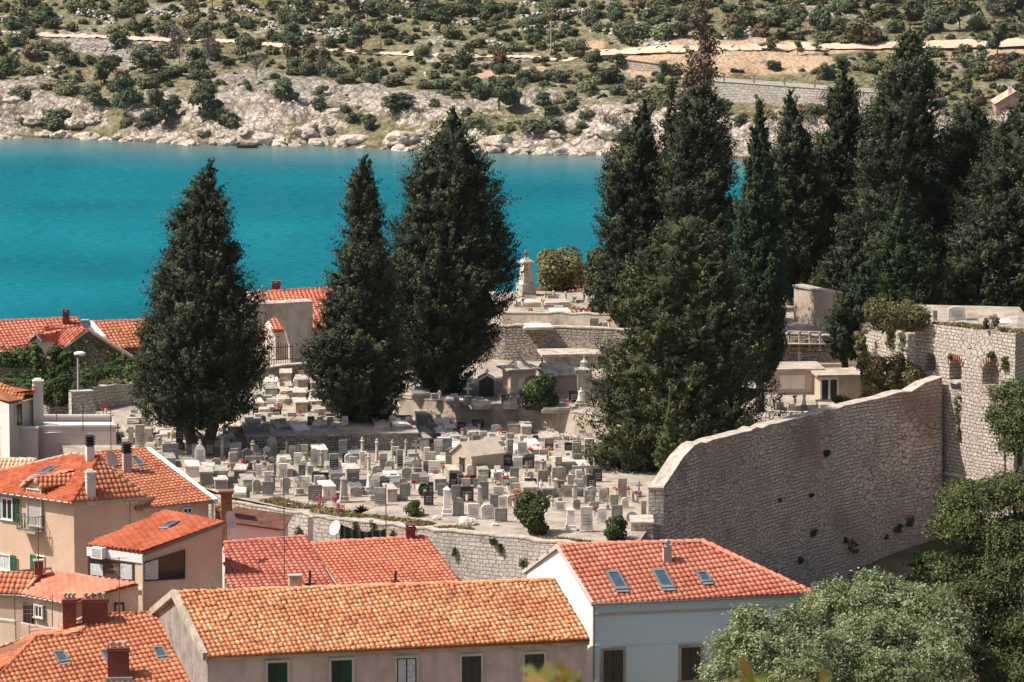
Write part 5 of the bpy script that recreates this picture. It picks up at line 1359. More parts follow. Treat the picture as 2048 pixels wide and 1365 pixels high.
t = thing('small_roofed_shed', 'small orange roofed building seen through the arched gateway', 'shed', (d.x, d.y, 36))
facet([a, b_, c, d], M['tile_orange'], t, seed=83); facet([a, d, e], M['tile_orange'], t, seed=84)
walls([e, d, c, b_], 35, M['concrete'], t)
mb = MB(); mb.prism([a+Vector((-.06, 0, .1)), a+Vector((.1, 0, .1)), a+Vector((.1, 0, -.1)), a+Vector((-.06, 0, -.1))], d-a); mb.build('verge_board', M['offwhite'], t)
# far left group
a, b_ = W(-60, 645, 40.5), W(157, 637, 40.5); c, d = W(200, 706, 39.0), W(-30, 714, 39.0)
t = thing('waterside_house', 'long orange roofed house at the left edge by the water', 'house', (d.x, d.y, 34))
facet([a, b_, c, d], M['tile_salmon'], t, down=(c-b_), seed=85, w=.25, l=.33); ridge([a, b_], M['tile_red'], t, seed=86)
bk = Vector((-.6, 4, -1.4)); facet([b_, a, a+bk, b_+bk], M['tile_salmon'], t, seed=87, w=.25)
walls([d+Vector((0, .3, -.1)), c+Vector((-.1, .3, -.1)), b_+Vector((-.1, 0, -.1)), b_+bk+Vector((-.1, -.2, -.1)), a+bk+Vector((.2, -.2, -.1)), a+Vector((0, 0, -.1))], 33, M['rubble'], t)
chimney(t, W(132, 641, 40.5), .38, .34, .42, .1, 'brick', 'tilecap')
mark(60, 680, 'the long waterside roof')
A_, Lf, Lb_, Rb_ = W(178, 661, 40.65), W(98, 718, 39.0), W(50, 708, 39.0), W(88, 654, 40.65)
Rf = Vector((2*A_.x-Lf.x+.2, A_.y+.25, 39.0))
t = thing('ivy_house', 'house with a white gabled dormer and a gable wall covered in ivy', 'house', (A_.x, A_.y, 34))
facet([A_, Lf, Lb_, Rb_], M['tile_pink'], t, down=(Lf-A_), seed=88, w=.2); ridge([A_, Rb_], M['tile_red'], t, seed=89, r=.1)
Rr = Rf+(Rb_-A_); facet([A_, Rf, Rr, Rb_], M['tile_pink'], t, seed=90)
iz = Vector((0.0, .15, -.12)); walls([Lf+iz, A_+iz, Rf+iz, Rr+iz, Rb_+iz, Lb_+Vector((.15, .1, -.12))], 33.5, M['rubble'], t, name='wall')
mb = MB()
for p in (Lf, Rf): mb.prism([p+Vector((0, -.05, .12)), p+Vector((0, .1, .12)), p+Vector((0, .1, -.04)), p+Vector((0, -.05, -.04))], A_-p)
mb.build('verge_board', M['offwhite'], t)
PG, NG = plane_of([A_, Lf, Lb_, Rb_])
dl, dr = W(58, 682, 40.0), W(83, 684, 39.95); dp = (dl+dr)/2+Vector((0, 0, .42)); bk = WP(136, 664, PG, NG); bk2 = WP(128, 681, PG, NG); bk3 = WP(105, 660, PG, NG)
bot = 39.05
mb = MB(); dd_ = (dr-dl).normalized(); x0, x1 = dl+dd_*.07, dr-dd_*.07
mb.poly([(x0.x, x0.y+.12, bot), (x1.x, x1.y+.12, bot), (x1.x, x1.y+.12, x1.z), dp+Vector((0, .12, -.03)), (x0.x, x0.y+.12, x0.z)])
q = bk2+Vector((0, 0, -.1)); mb.poly([(x1.x, x1.y+.12, bot), (q.x, q.y, bot+.3), q, (x1.x, x1.y+.12, x1.z)])
dm_ = mb.build('dormer', M['offwhite'], t)
facet([dr, bk2, bk, dp], M['tile_salmon'], dm_, seed=91, name='dormer_roof', down=(dr-dp)); facet([dl, dp, bk, bk3], M['tile_salmon'], dm_, seed=92, name='dormer_roof')
mb = MB()
for p in (dl, dr): mb.prism([p+Vector((0, -.05, .1)), p+Vector((0, .15, .1)), p+Vector((0, .15, -.02)), p+Vector((0, -.05, -.02))], dp-p)
mb.build('dormer_verge', M['offwhite'], dm_)
mb = MB(); mb.box(Vector(((x0.x+x1.x)/2, x0.y+.11, bot+.1)), (.17, 0, 0), (0, .02, 0), (0, 0, .72)); mb.build('window', M['darkwin'], dm_)
mark(170, 720, 'the ivy gable')
a, b_, c, d = W(184, 645, 40.2), W(300, 641, 40.2), W(330, 694, 39.0), W(228, 698, 39.0)
t = thing('waterside_house', 'orange roofed house just left of the biggest left cypress', 'house', (d.x, d.y, 34))
facet([a, b_, c, d], M['tile_orange'], t, down=(c-b_), seed=93, w=.25); ridge([a, b_], M['tile_red'], t, seed=94)
bk = Vector((-.5, 3.5, -1.3)); facet([b_, a, a+bk, b_+bk], M['tile_orange'], t, seed=95)
walls([d+Vector((0, .3, -.1)), c+Vector((0, .3, -.1)), b_, b_+bk, a+bk, a], 33, M['rubble'], t)
mb = MB(); mb.prism([a+Vector((-.2, 0, .1)), a+Vector((.05, 0, .1)), a+Vector((.05, 0, -.1)), a+Vector((-.2, 0, -.1))], (d-a)*.6); mb.build('verge_board', M['offwhite'], t)
chimney(t, W(170, 652, 40.0), .35, .35, .3, .1, 'offwhite', 'slab')
# orange roofs glimpsed behind the upper terrace
a, b_, c, d = W(1068, 575, 41.9), W(1180, 566, 41.9), W(1200, 606, 40.9), W(1060, 612, 40.9)
t = thing('waterside_house', 'orange roof glimpsed between the tall monument and the grey-green tree', 'house', (d.x, d.y, 34))
facet([a, b_, c, d], M['tile_orange'], t, seed=96, w=.25); walls([d, c, b_, a], 33, M['rubble'], t)
# pink gable among trees on the far shore
p = on_hill(2030, 240); s = sc_at(p)
t = thing('far_house', 'pinkish gabled house among the trees at the right edge of the far shore', 'house', p)
mb = MB(); w = 3.0; h = 2.4
L_ = [p+Vector((-w, 0, 0)), p+Vector((w, 0, 0)), p+Vector((w, 0, h)), p+Vector((0, 0, h+1.9)), p+Vector((-w, 0, h))]
mb.prism(L_, (0, 6, 0)); M['farpink'] = plaster('far_pink_plaster', (0.50, 0.30, 0.27), amt=.3); mb.build('wall', M['farpink'], t)
facet([L_[4]+Vector((-.3, -.3, 0)), L_[3]+Vector((0, -.3, .15)), L_[3]+Vector((0, 6.3, .15)), L_[4]+Vector((-.3, 6.3, 0))], M['tile_peach'], t, w=.35, l=.5, seed=97)
facet([L_[2]+Vector((.3, -.3, 0)), L_[2]+Vector((.3, 6.3, 0)), L_[3]+Vector((0, 6.3, .15)), L_[3]+Vector((0, -.3, .15))], M['tile_peach'], t, w=.35, l=.5, seed=98)
mb = MB(); mb.lathe(p+Vector((-.8, .5, h+1.5)), [(.3, 0), (.3, 1.2)], sq=True); mb.build('chimney', M['offwhite'], t)

# ================================================================ TOMBS AND HEADSTONES
# prototypes in a 1 m wide, 1 m tall box, standing on z = 0 and facing -y; copied and scaled
def proto(name, cat, build):
    t = thing(name, None, cat, (0, 0, 0)); build(t); t['proto'] = 1; return t
def lines(mb, y, z0, z1, w, n, rnd):
    for i in range(n):
        z = z1-(z1-z0)*i/max(1, n-1); x = -w; 
        while x < w:
            L = rnd.uniform(.03, .09); mb.box(((x+L/2), y, z), (L/2, 0, 0), (0, .004, 0), (0, 0, (z1-z0)/n*.45)); x += L+.035
rq = random.Random(3)
def b_slab(mat, panel=None, arch=False, gable=False, notch=False):
    def f(t):
        mb = MB(); 
        if arch: top = [(.5*math.cos(math.pi*i/10), .78+.22*math.sin(math.pi*i/10)) for i in range(11)]
        elif gable: top = [(.5, .8), (.56, .8), (.56, .84), (0, 1.0), (-.56, .84), (-.56, .8), (-.5, .8)]
        elif notch: top = [(.5, .86), (.42, .86), (.42, .93), (.25, .93), (.2, 1), (-.2, 1), (-.25, .93), (-.42, .93), (-.42, .86), (-.5, .86)]
        else: top = [(.5, 1), (-.5, 1)]
        o = [(-.5, .08), (.5, .08)]+top
        mb.prism([(x, -.09, z) for x, z in o], (0, .18, 0)); hs = mb.build('headstone', M[mat], t)
        mb = MB(); mb.bx(-.56, .56, -.16, .16, 0, .085); mb.build('plinth', M['limestone'], t)
        if panel:
            mb = MB(); mb.bx(-.40, .40, -.102, -.088, .18, .72); mb.build('panel', M[panel], hs)
        mb = MB(); lines(mb, -.106, .3, .66, .3, 4, rq); mb.build('inscription', M['letter'] if (mat in ('black', 'greystone') or panel) else M['greystone'], hs)
    return f
def b_cross(mat):
    def f(t):
        mb = MB(); mb.lathe((0, 0, 0), [(.28, 0), (.28, .12), (.2, .14), (.18, .32), (.22, .34), (.22, .38)], sq=True); mb.build('plinth', M[mat], t)
        mb = MB(); mb.prism([(-.07, -.05, .38), (.07, -.05, .38), (.06, -.05, .70), (.26, -.05, .69), (.26, -.05, .81), (.06, -.05, .80), (.07, -.05, 1), (-.07, -.05, 1), (-.06, -.05, .80), (-.26, -.05, .81), (-.26, -.05, .69), (-.06, -.05, .70)], (0, .1, 0)); mb.build('cross', M[mat], t)
    return f
def b_obelisk(mat):
    def f(t):
        mb = MB(); mb.lathe((0, 0, 0), [(.5, 0), (.5, .10), (.42, .12), (.42, .24), (.36, .26)], sq=True); mb.build('plinth', M[mat], t)
        mb = MB(); mb.lathe((0, 0, 0), [(.36, .26), (.27, .82), (.34, .84), (.34, .87), (.05, .97), (.03, 1.0)], sq=True); mb.build('shaft', M[mat], t)
    return f
def b_pillar(mat):
    def f(t):
        mb = MB(); mb.lathe((0, 0, 0), [(.5, 0), (.5, .08), (.36, .1)], sq=True); mb.build('plinth', M[mat], t)
        mb = MB(); mb.lathe((0, 0, 0), [(.34, .1), (.32, .82)], n=10); mb.lathe((0, 0, .82), [(.45, 0), (.5, .04), (.4, .06), (.3, .08)], n=10); mb.ball((0, 0, .94), .3, sz=.22/.3*.9 if False else .25, n=8, k=5); mb.build('shaft', M[mat], t)
    return f
def b_box(mat, panel, head=False):
    """box tomb: 1 wide, 1 tall, 2.2 deep; panel at the near end"""
    def f(t):
        mb = MB(); mb.bx(-.46, .46, 0, 2.2, 0, .86); mb.build('tomb_body', M[mat], t)
        mb = MB(); mb.bx(-.53, .53, -.06, 2.26, .862, 1.0); mb.build('cover_slab', M['limestone' if mat != 'marble' else 'marble'], t)
        mb = MB(); mb.bx(-.38, .38, -.02, .01, .1, .78); p = mb.build('panel', M[panel], t)
        for sx in (-1, 1):
            m2 = MB(); m2.bx(sx*.43-.045, sx*.43+.045, -.035, .01, 0, .858); m2.build('corner_post', M[mat], t)
    return f
def b_ledger(mat):
    def f(t):
        mb = MB(); mb.bx(-.5, .5, -1.1, 1.1, 0, .7); mb.build('kerb', M['limestone'], t)
        mb = MB(); mb.bx(-.44, .44, -1.04, 1.04, .702, 1.0); mb.build('slab', M[mat], t)
        mb = MB(); mb.bx(-.2, .2, .75, .85, 1.002, 1.6); mb.build('tablet', M[mat], t)
    return f
def b_round(mat):
    def f(t):
        mb = MB(); o = [(.5*math.cos(6.283*i/16), .55+.45*math.sin(6.283*i/16)) for i in range(16)]
        mb.prism([(x, -.06, z) for x, z in o], (0, .12, 0)); mb.build('disc', M[mat], t)
        mb = MB(); mb.bx(-.3, .3, -.14, .14, 0, .16); mb.build('plinth', M['limestone'], t)
    return f
def b_statue(mat):
    def f(t):
        mb = MB(); mb.lathe((0, 0, 0), [(.4, 0), (.4, .18), (.3, .2), (.3, .32)], sq=True); mb.build('plinth', M['limestone'], t)
        mb = MB(); mb.lathe((0, 0, .32), [(.26, 0), (.22, .2), (.16, .36), (.20, .46), (.16, .52), (.06, .55)], n=10); mb.ball((0, -.01, .93), .075, n=8, k=6)
        mb.tube((.17, 0, .8), (.1, -.2, .62), .05, .04, n=6); mb.tube((-.17, 0, .8), (-.08, -.2, .64), .05, .04, n=6); mb.build('figure', M[mat], t)
    return f
PR = {}
for k, fn, cat, nm in (
    ('wslab', b_slab('marble'), 'headstone', 'headstone'), ('gslab', b_slab('greystone'), 'headstone', 'headstone'), ('bslab', b_slab('black'), 'headstone', 'headstone'),
    ('lslab', b_slab('limestone'), 'headstone', 'headstone'), ('wpanel', b_slab('limestone', 'greystone'), 'headstone', 'headstone'), ('bpanel', b_slab('limestone', 'black'), 'headstone', 'headstone'),
    ('warch', b_slab('marble', arch=True), 'headstone', 'headstone'), ('larch', b_slab('limestone', arch=True), 'headstone', 'headstone'), ('gable', b_slab('limestone', gable=True), 'headstone', 'headstone'), ('dgable', b_slab('greystone', 'black', gable=True), 'headstone', 'headstone'),
    ('notch', b_slab('limestone', notch=True), 'headstone', 'headstone'), ('cross', b_cross('limestone'), 'grave cross', 'grave_cross'), ('obel', b_obelisk('limestone'), 'obelisk', 'obelisk'), ('wobel', b_obelisk('marble'), 'obelisk', 'obelisk'),
    ('pillar', b_pillar('limestone'), 'pillar', 'grave_pillar'), ('box', b_box('limestone', 'greystone'), 'tomb', 'box_tomb'), ('wbox', b_box('marble', 'marble'), 'tomb', 'box_tomb'), ('bbox', b_box('greystone', 'black'), 'tomb', 'box_tomb'), ('cbox', b_box('concrete', 'limestone'), 'tomb', 'box_tomb'),
    ('ledger', b_ledger('limestone'), 'grave', 'ledger_grave'), ('wledger', b_ledger('marble'), 'grave', 'ledger_grave'), ('gledger', b_ledger('greystone'), 'grave', 'ledger_grave'), ('round', b_round('greystone'), 'headstone', 'headstone'), ('ring', b_round('black'), 'headstone', 'headstone'), ('statue', b_statue('marble'), 'statue', 'grave_statue')):
    PR[k] = proto(nm, cat, fn)
DESC = {'wslab': 'white marble headstone', 'gslab': 'grey granite headstone', 'bslab': 'polished black headstone', 'lslab': 'weathered limestone headstone', 'wpanel': 'pale headstone with a grey panel', 'bpanel': 'pale headstone with a black panel', 'warch': 'round-topped white headstone', 'larch': 'round-topped limestone headstone', 'gable': 'gabled limestone headstone', 'dgable': 'dark gabled headstone', 'notch': 'stepped-top limestone headstone', 'cross': 'stone cross on a plinth', 'obel': 'tapering stone obelisk', 'wobel': 'white tapering obelisk', 'pillar': 'slim round grave pillar', 'box': 'stone box tomb with grey end panel', 'wbox': 'white marble box tomb', 'bbox': 'dark box tomb with black end panel', 'cbox': 'rough plastered box tomb', 'ledger': 'low limestone ledger grave', 'wledger': 'low white marble grave', 'gledger': 'low grey granite grave', 'round': 'round grey headstone', 'ring': 'round black headstone', 'statue': 'small white grave statue'}
GROUPS = {'headstone': 'headstones in the cemetery', 'grave cross': 'stone crosses on graves', 'obelisk': 'obelisks among the graves', 'pillar': 'slim pillars around graves', 'tomb': 'box tombs in the cemetery', 'grave': 'flat ledger graves', 'statue': 'statues on graves'}
MK = [(922, 910, 'the small chapel'), (934, 1045, 'the white boulder'), (723, 1015, 'the spiky agave'), (1060, 1035, 'the big oleander in the front row'), (1230, 1060, 'the right oleander'), (400, 900, 'the left cypress trunk'), (725, 860, 'the second cypress trunk'), (400, 925, 'the tall white arched stone'), (869, 950, 'the white slab left of the chapel'), (894, 1010, 'the white obelisk'), (640, 870, 'the burial platform'), (1000, 835, 'the tan terrace wall'), (1240, 960, 'the bushy olive-green cypress'), (1310, 1000, 'the stone pier'), (560, 740, 'the arched gateway'), (160, 770, 'the street lamp'), (340, 960, 'the white verge roof'), (660, 1005, 'the pink flowers'), (828, 1018, 'the round green bush'), (1080, 790, 'the upper oleander'), (455, 1010, 'the ruined brick chimney'), (1045, 540, 'the tall monument'), (1110, 640, 'the upper terrace graves'), (1620, 640, 'the tan building'), (1640, 760, 'the flat roofed tombs')]
STONES = []     # (x, y, radius) for spacing
def stone(kind, px, py, wpx, hpx, T=LOW, rz=None, label=None, dz=0.0):
    p = G(px, py, T); s = sc_at(p); w = wpx/s; h = hpx/s
    rz = random.gauss(0.10, 0.06) if rz is None else rz
    d = w if kind not in ('pillar', 'obel', 'wobel', 'cross', 'round', 'ring', 'statue') else w
    sy = {'pillar': w, 'obel': w, 'wobel': w}.get(kind, 0.8 if kind in ('box', 'wbox', 'bbox', 'cbox') else 1.0 if 'ledger' not in kind else 0.9)
    if kind in ('cross', 'statue'): d = w; sy = w; w2 = w
    o = copy_thing(PR[kind], (p.x, p.y, p.z-.03+dz), rz, (d, sy, h))
    cat = o['category']; o['group'] = GROUPS[cat]
    o['label'] = label or label_by(DESC[kind], px, py, MK)
    if 'proto' in o: del o['proto']
    STONES.append((p.x, p.y, max(w*.6, .35), 2.2*sy if 'box' in kind else (1.0 if 'ledger' in kind else .25), 'box' in kind))
    return o
LIST = [  # the ones that can be told apart in the photograph
('wbox',387,955,26,24),('box',413,973,27,31),('box',443,968,28,28),('cbox',499,983,26,25),('gslab',536,991,22,29),('larch',571,989,13,36),('cross',600,991,40,40),('gslab',630,1002,28,33),
('wbox',659,1001,26,30),('obel',688,1005,20,56),('gable',712,994,22,22),('statue',739,988,26,48),('warch',752,985,15,38),('dgable',766,981,27,31),('wpanel',760,1011,22,37),('cbox',785,1004,20,27),('ring',848,996,23,31),
('wobel',894,1032,21,63),('larch',917,1031,22,37),('gslab',912,1001,18,32),('bslab',934,1004,26,32),('wslab',947,1038,23,32),('warch',975,1038,26,31),('wpanel',1002,1044,25,29),('gslab',988,1015,16,27),('wslab',1005,1015,17,24),('larch',1026,1016,22,28),
('wslab',869,965,24,45),('bslab',917,968,20,19),('bslab',942,969,22,20),('pillar',990,972,8,35),('pillar',1006,972,8,33),('wslab',998,970,14,28),('warch',1026,977,22,24),('bslab',1061,984,24,28),('statue',1082,991,22,33),('pillar',1099,990,8,39),('obel',1112,991,15,38),('lslab',1133,994,22,25),('bpanel',1159,994,16,19),('gable',1183,994,18,23),('notch',1207,1004,18,29),
('wobel',1141,1061,24,50),('wslab',1173,1064,24,52),('warch',1204,1044,19,30),('gslab',1234,1043,22,34),('round',1264,1046,23,24),('lslab',1287,1040,10,40),
('bslab',1014,932,21,25),('wslab',1036,937,19,24),('bslab',1057,937,24,24),('cbox',1081,944,23,24),('box',1130,951,40,29),('wbox',1162,951,34,21),
('bslab',956,855,23,17),('notch',993,869,20,21),('bpanel',1056,869,17,25),('bslab',1071,883,11,13),('bslab',1137,901,16,17),('wslab',1101,884,8,12),('wslab',1113,896,7,10),('wslab',1153,900,9,11),('lslab',1019,893,16,14),('wslab',1135,915,8,11),
('lslab',280,894,19,46),('lslab',297,898,16,42),('bslab',359,888,14,45),('gslab',341,919,32,33),('larch',433,933,18,18),('bpanel',505,942,30,31),('gslab',471,943,20,18),('pillar',573,915,8,34),('pillar',597,915,8,32),('wslab',585,914,16,24),('lslab',609,923,15,35),('wbox',642,928,27,30),
('gslab',631,965,15,24),('bslab',648,967,19,23),('gslab',676,969,28,24),('box',706,974,27,38),('pillar',725,923,10,50),('pillar',754,926,10,50),('pillar',785,918,9,40),('pillar',812,916,9,38),('cross',832,921,30,42),('larch',780,950,17,30),('bslab',861,987,12,24),('gslab',883,992,16,25),('wpanel',830,968,16,22),('larch',806,975,14,20),
('wslab',250,905,12,30),('lslab',262,890,10,38),('cross',236,880,20,34),('lslab',243,925,14,22),('wslab',318,890,12,22),('cross',310,900,16,26),('gslab',380,905,14,16),('wslab',451,942,10,18),('lslab',620,950,12,20),
('wpanel',1228,1012,16,24),('warch',1250,1016,14,22),('cross',1215,1020,18,30),('gslab',1190,1024,16,22),('larch',1100,1012,14,22),('wslab',1120,1022,18,20),('bpanel',1045,1012,18,24),
]
for L_ in LIST:
    if L_[0] == 'warch' and L_[1] == 400: continue
    stone(*L_)
# tall white arched stone with a small cross
p = G(400, 936); s = sc_at(p); t = thing('headstone', 'tall bright white arched headstone with a small cross on top, below the left cypress', 'headstone', p, GROUPS['headstone'])
mb = MB(); o = [(-.29, 0), (.29, 0)]+[(.27*math.cos(math.pi*i/12), .82+.38*math.sin(math.pi*i/12)) for i in range(13)]
mb.prism([(p.x+x, p.y-.1, p.z+z) for x, z in o], (0, .22, 0)); hs = mb.build('headstone', M['marble'], t)
mb = MB(); mb.bx(p.x-.04, p.x+.04, p.y-.03, p.y+.05, p.z+1.18, p.z+1.46); mb.bx(p.x-.1, p.x+.1, p.y-.025, p.y+.045, p.z+1.28, p.z+1.36); mb.build('cross', M['marble'], t)
mb = MB(); lines(mb, 0, 0, .5, .16, 6, rq); mb.v = [(p.x+a, p.y-.106+b_, p.z+.4+c) for a, b_, c in mb.v]; mb.build('inscription', M['greystone'], hs)
STONES.append((p.x, p.y, .5, .3, False))
# small chapel
C0 = G(944, 950); fd = Vector((-.57, .82, 0)); sdv = Vector((.82, .57, 0)); fl, sl = 1.78, 1.95; zc = C0.z-.15; eh = 1.08; ah = 1.62
t = thing('funerary_chapel', 'small tan stone chapel with a gabled stone roof and a dark door among the graves', 'chapel', C0)
F0, F1 = C0, C0+fd*fl; B0_, B1_ = C0+sdv*sl, C0+fd*fl+sdv*sl
def Z(p, h): return Vector((p.x, p.y, zc+h))
mb = MB(); mid_f, mid_b = (F0+F1)/2, (B0_+B1_)/2
mb.poly([Z(F1, 0), Z(F0, 0), Z(F0, eh), Z(mid_f, ah), Z(F1, eh)]); mb.poly([Z(F0, 0), Z(B0_, 0), Z(B0_, eh), Z(F0, eh)]); mb.poly([Z(B0_, 0), Z(B1_, 0), Z(B1_, eh), Z(mid_b, ah), Z(B0_, eh)]); mb.poly([Z(B1_, 0), Z(F1, 0), Z(F1, eh), Z(B1_, eh)])
M['chapel'] = plaster('chapel_stone', (0.50, 0.41, 0.31), (0.6, 0.55, 0.5), amt=.6, scale=1.6)
mb.build('wall', M['chapel'], t)
fnorm = -sdv
mb = MB()
for e0, e1 in ((F0, B0_), (F1, B1_)):
    out = (F0-F1).normalized()*(1 if e0 is F0 else -1)*.1
    q = [Z(e0, eh-.05)+out+fnorm*.12, Z(e1, eh-.05)+out-fnorm*.1, Z(mid_b, ah+.03)-fnorm*.1, Z(mid_f, ah+.03)+fnorm*.12]
    mb.prism(q if e0 is F0 else q[::-1], (0, 0, .085))
    for k_ in (.33, .66):
        a = q[0]+(q[1]-q[0])*k_+Vector((0, 0, .086)); b_ = q[3]+(q[2]-q[3])*k_+Vector((0, 0, .086)); mb.tube(a, b_, .02, n=4)
M['chapel_roof'] = plaster('chapel_roof_stone', (0.52, 0.45, 0.37), (0.6, 0.55, 0.5), amt=.6, scale=1.6)
mb.build('roof', M['chapel_roof'], t)
dc = mid_f; mb = MB(); fdir = fd; mb.box(Z(dc, 0)+fnorm*.01, fdir*.23, fnorm*.02, (0, 0, .92)); mb.build('door', M['black'], t)
mb = MB(); mb.box(Z(dc, .92)+fnorm*.01, fdir*.3, fnorm*.035, (0, 0, .07)); mb.build('lintel', M['chapel'], t)
mb = MB(); w0_ = F1+sdv*.25; mb.box(Z(w0_+fd*.45, 0)+sdv*.5, fd*.45, sdv*.6, (0, 0, .85)); w_ = mb.build('side_tomb', M['chapel'], t)
mb = MB(); mb.box(Z(w0_+fd*.45, .2)+sdv*-.11, fd*.3, sdv*.01, (0, 0, .55)); mb.build('panel', M['greystone'], t)
STONES.append((C0.x+.3, C0.y+.2, 2.0, 1.5, False))
# things standing on the platform
for L_ in (('ledger',560,854,30,8),('wledger',600,860,34,8),('ledger',640,852,32,9),('gledger',668,866,28,7),('bslab',622,850,14,18),('cross',646,852,18,26),('wslab',690,850,12,18),('ledger',765,856,32,8),('wledger',800,852,34,8),('notch',785,848,14,18),('larch',817,850,14,18),('bslab',750,850,13,16),('gslab',532,864,14,18),('cbox',505,858,18,14),('lslab',566,854,12,18),('wslab',545,852,10,14),('bslab',555,832,16,14),('lslab',584,838,18,14),('wslab',516,854,12,18),('notch',527,844,10,14),('wslab',680,838,12,12),('larch',660,846,14,14)):
    stone(L_[0], L_[1], L_[2], L_[3], L_[4], T=PLAT if L_[2] > 843 else LOW, dz=0)
# random fill between them, row by row
rf = random.Random(12)
def inside_low(px, py):
    if px < 235 or px > 1290: return False
    lim = 1000+max(0, (px-620))*0.075 if px > 455 else 900+(px-235)*0.42
    if py > lim-6: return False
    if px > 1205 and py < 985: return False
    if px > 800 and py < 832+(px-800)*0.105+8: return False
    if px < 800 and py < 760: return False
    if px < 500 and py < 842: return False
    if 488 < px < 842 and 845 < py < 912: return False
    return True
nfill = 0
for row in range(33):
    Y = 241.5+row*1.35
    x = -21.0
    while x < 8.5:
        x += rf.uniform(.62, .95)
        y = Y+rf.uniform(-.35, .35)+x*0.1
        z = tz(LOW, y); d = Vector((x, y, z))-Vector((0, 0, H))
        cz = d.y*cP-d.z*sP; px = 1024+F*d.x/cz; py = 682.5-F*(d.y*sP+d.z*cP)/cz
        if not inside_low(px, py): continue
        if any((abs(x-a)/(r+.26))**2 + ((y-(b_+(dd_/2 if bx_ else 0)))/(max(.55, dd_*.55)+.25))**2 < 1 for a, b_, r, dd_, bx_ in STONES): continue
        s = sc_at(Vector((x, y, z))); u = rf.random()
        if py > 905:
            k = rf.choice(['ledger', 'wledger', 'gledger', 'box', 'obel', 'lslab', 'wslab', 'pillar', 'bslab', 'cbox', 'wpanel', 'lslab', 'wslab', 'gslab', 'larch', 'warch', 'bpanel', 'notch', 'cross', 'cross', 'gslab', 'dgable', 'larch'])
        else:
            k = rf.choice(['ledger', 'ledger', 'wledger', 'ledger', 'cbox', 'lslab', 'bslab', 'wslab'])
        if 'ledger' in k: stone(k, px, py, s*rf.uniform(.65, .9), s*rf.uniform(.16, .4))
        elif 'box' in k: stone(k, px, py, s*rf.uniform(.5, .75), s*rf.uniform(.4, .65))
        elif k == 'cross': stone(k, px, py, s*.6, s*rf.uniform(.7, .95))
        elif k in ('obel', 'pillar'): stone(k, px, py, s*rf.uniform(.25, .35), s*rf.uniform(.8, 1.2))
        else: stone(k, px, py, s*rf.uniform(.3, .52), s*(rf.uniform(.5, 1.05) if py > 905 else rf.uniform(.25, .45)))
        nfill += 1
print('fill', nfill, 'stones', len(STONES))
# middle and upper terrace: larger tombs ---------------------------------
def frame_at(px, py, T, rz):
    p = G(px, py, T); ax = Vector((math.cos(rz), math.sin(rz), 0)); ay = Vector((-math.sin(rz), math.cos(rz), 0)); return p, ax, ay, sc_at(p)
p, ax, ay, s = frame_at(1048, 806, MID, .35)
t = thing('mausoleum', 'square tan mausoleum with a low domed stone roof, cross finial and white wreath niche', 'mausoleum', p)
M['tomb_tan'] = plaster('tan_tomb_stone', (0.58, 0.47, 0.37), (0.6, 0.55, 0.5), amt=.6, scale=1.6)
c = p+ay*.75; mb = MB(); mb.box(c-Vector((0, 0, .1)), ax*.95, ay*.85, (0, 0, .45)); mb.box(c+Vector((0, 0, .35)), ax*.82, ay*.72, (0, 0, .25)); mb.build('plinth', M['limestone'], t)
mb = MB(); mb.box(c+Vector((0, 0, .6)), ax*.72, ay*.62, (0, 0, 1.15)); mb.box(c+Vector((0, 0, 1.55)), ax*.76, ay*.66, (0, 0, .06)); mb.build('wall', M['tomb_tan'], t)
mb = MB(); u = lambda k: Vector((0, 0, k)); mb.box(c+u(1.75), ax*.98, ay*.88, (0, 0, .09))
mb.lathe(c+u(1.84), [(.82, 0), (.6, .1), (.42, .26), (.25, .36), (.1, .42), (.07, .5), (.12, .56), (.05, .6)], n=8, rot=.35+.39); mb.build('roof', M['limestone'], t)
mb = MB(); mb.box(c+u(2.42), ax*.035, ay*.035, (0, 0, .34)); mb.box(c+u(2.6), ax*.12, ay*.036, (0, 0, .07)); mb.build('cross', M['limestone'], t)
mb = MB(); mb.box(c-ay*.63+u(.75), ax*.28, ay*.02, (0, 0, .55)); mb.build('niche', M['marble'], t)
p, ax, ay, s = frame_at(1130, 790, MID, .2)
t = thing('gabled_tomb', 'long tan tomb with a pitched stone roof right of the domed mausoleum', 'tomb', p)
c = p+ay*1.0; hw_, hd_ = 1.05, .85; mb = MB(); mb.box(c-u(.1), ax*hw_, ay*hd_, (0, 0, 1.15)); mb.build('wall', M['tomb_tan'], t)
mb = MB(); 
for sg in (-1, 1):
    q = [c+ay*sg*(hd_+.12)+u(1.02)-ax*(hw_+.1), c+ay*sg*(hd_+.12)+u(1.02)+ax*(hw_+.1), c+u(1.55)+ax*(hw_+.1), c+u(1.55)-ax*(hw_+.1)]
    mb.prism(q if sg < 0 else q[::-1], (0, 0, .08))
mb.poly([c-ax*hw_-ay*hd_+u(1.04), c-ax*hw_+u(1.56), c-ax*hw_+ay*hd_+u(1.04)]); mb.poly([c+ax*hw_+ay*hd_+u(1.04), c+ax*hw_+u(1.56), c+ax*hw_-ay*hd_+u(1.04)])
mb.build('roof', M['limestone'], t)
mb = MB(); mb.box(c-ax*hw_+u(1.62), ax*.03, ay*.1, (0, 0, .3)); mb.build('finial', M['limestone'], t)
p, ax, ay, s = frame_at(1145, 742, (tz(MID, 272), 0, 0), .12)
t = thing('flat_roofed_tomb', 'wide flat slab-roofed tomb with pale walls below the rubble wall', 'tomb', p)
c = p+ay*1.2; mb = MB(); mb.box(c-u(.3), ax*1.45, ay*1.0, (0, 0, 1.1)); mb.build('wall', M['limestone'], t); mb = MB(); mb.box(c+u(.8), ax*1.7, ay*1.2, (0, 0, .13)); mb.build('roof', M['coping'], t)
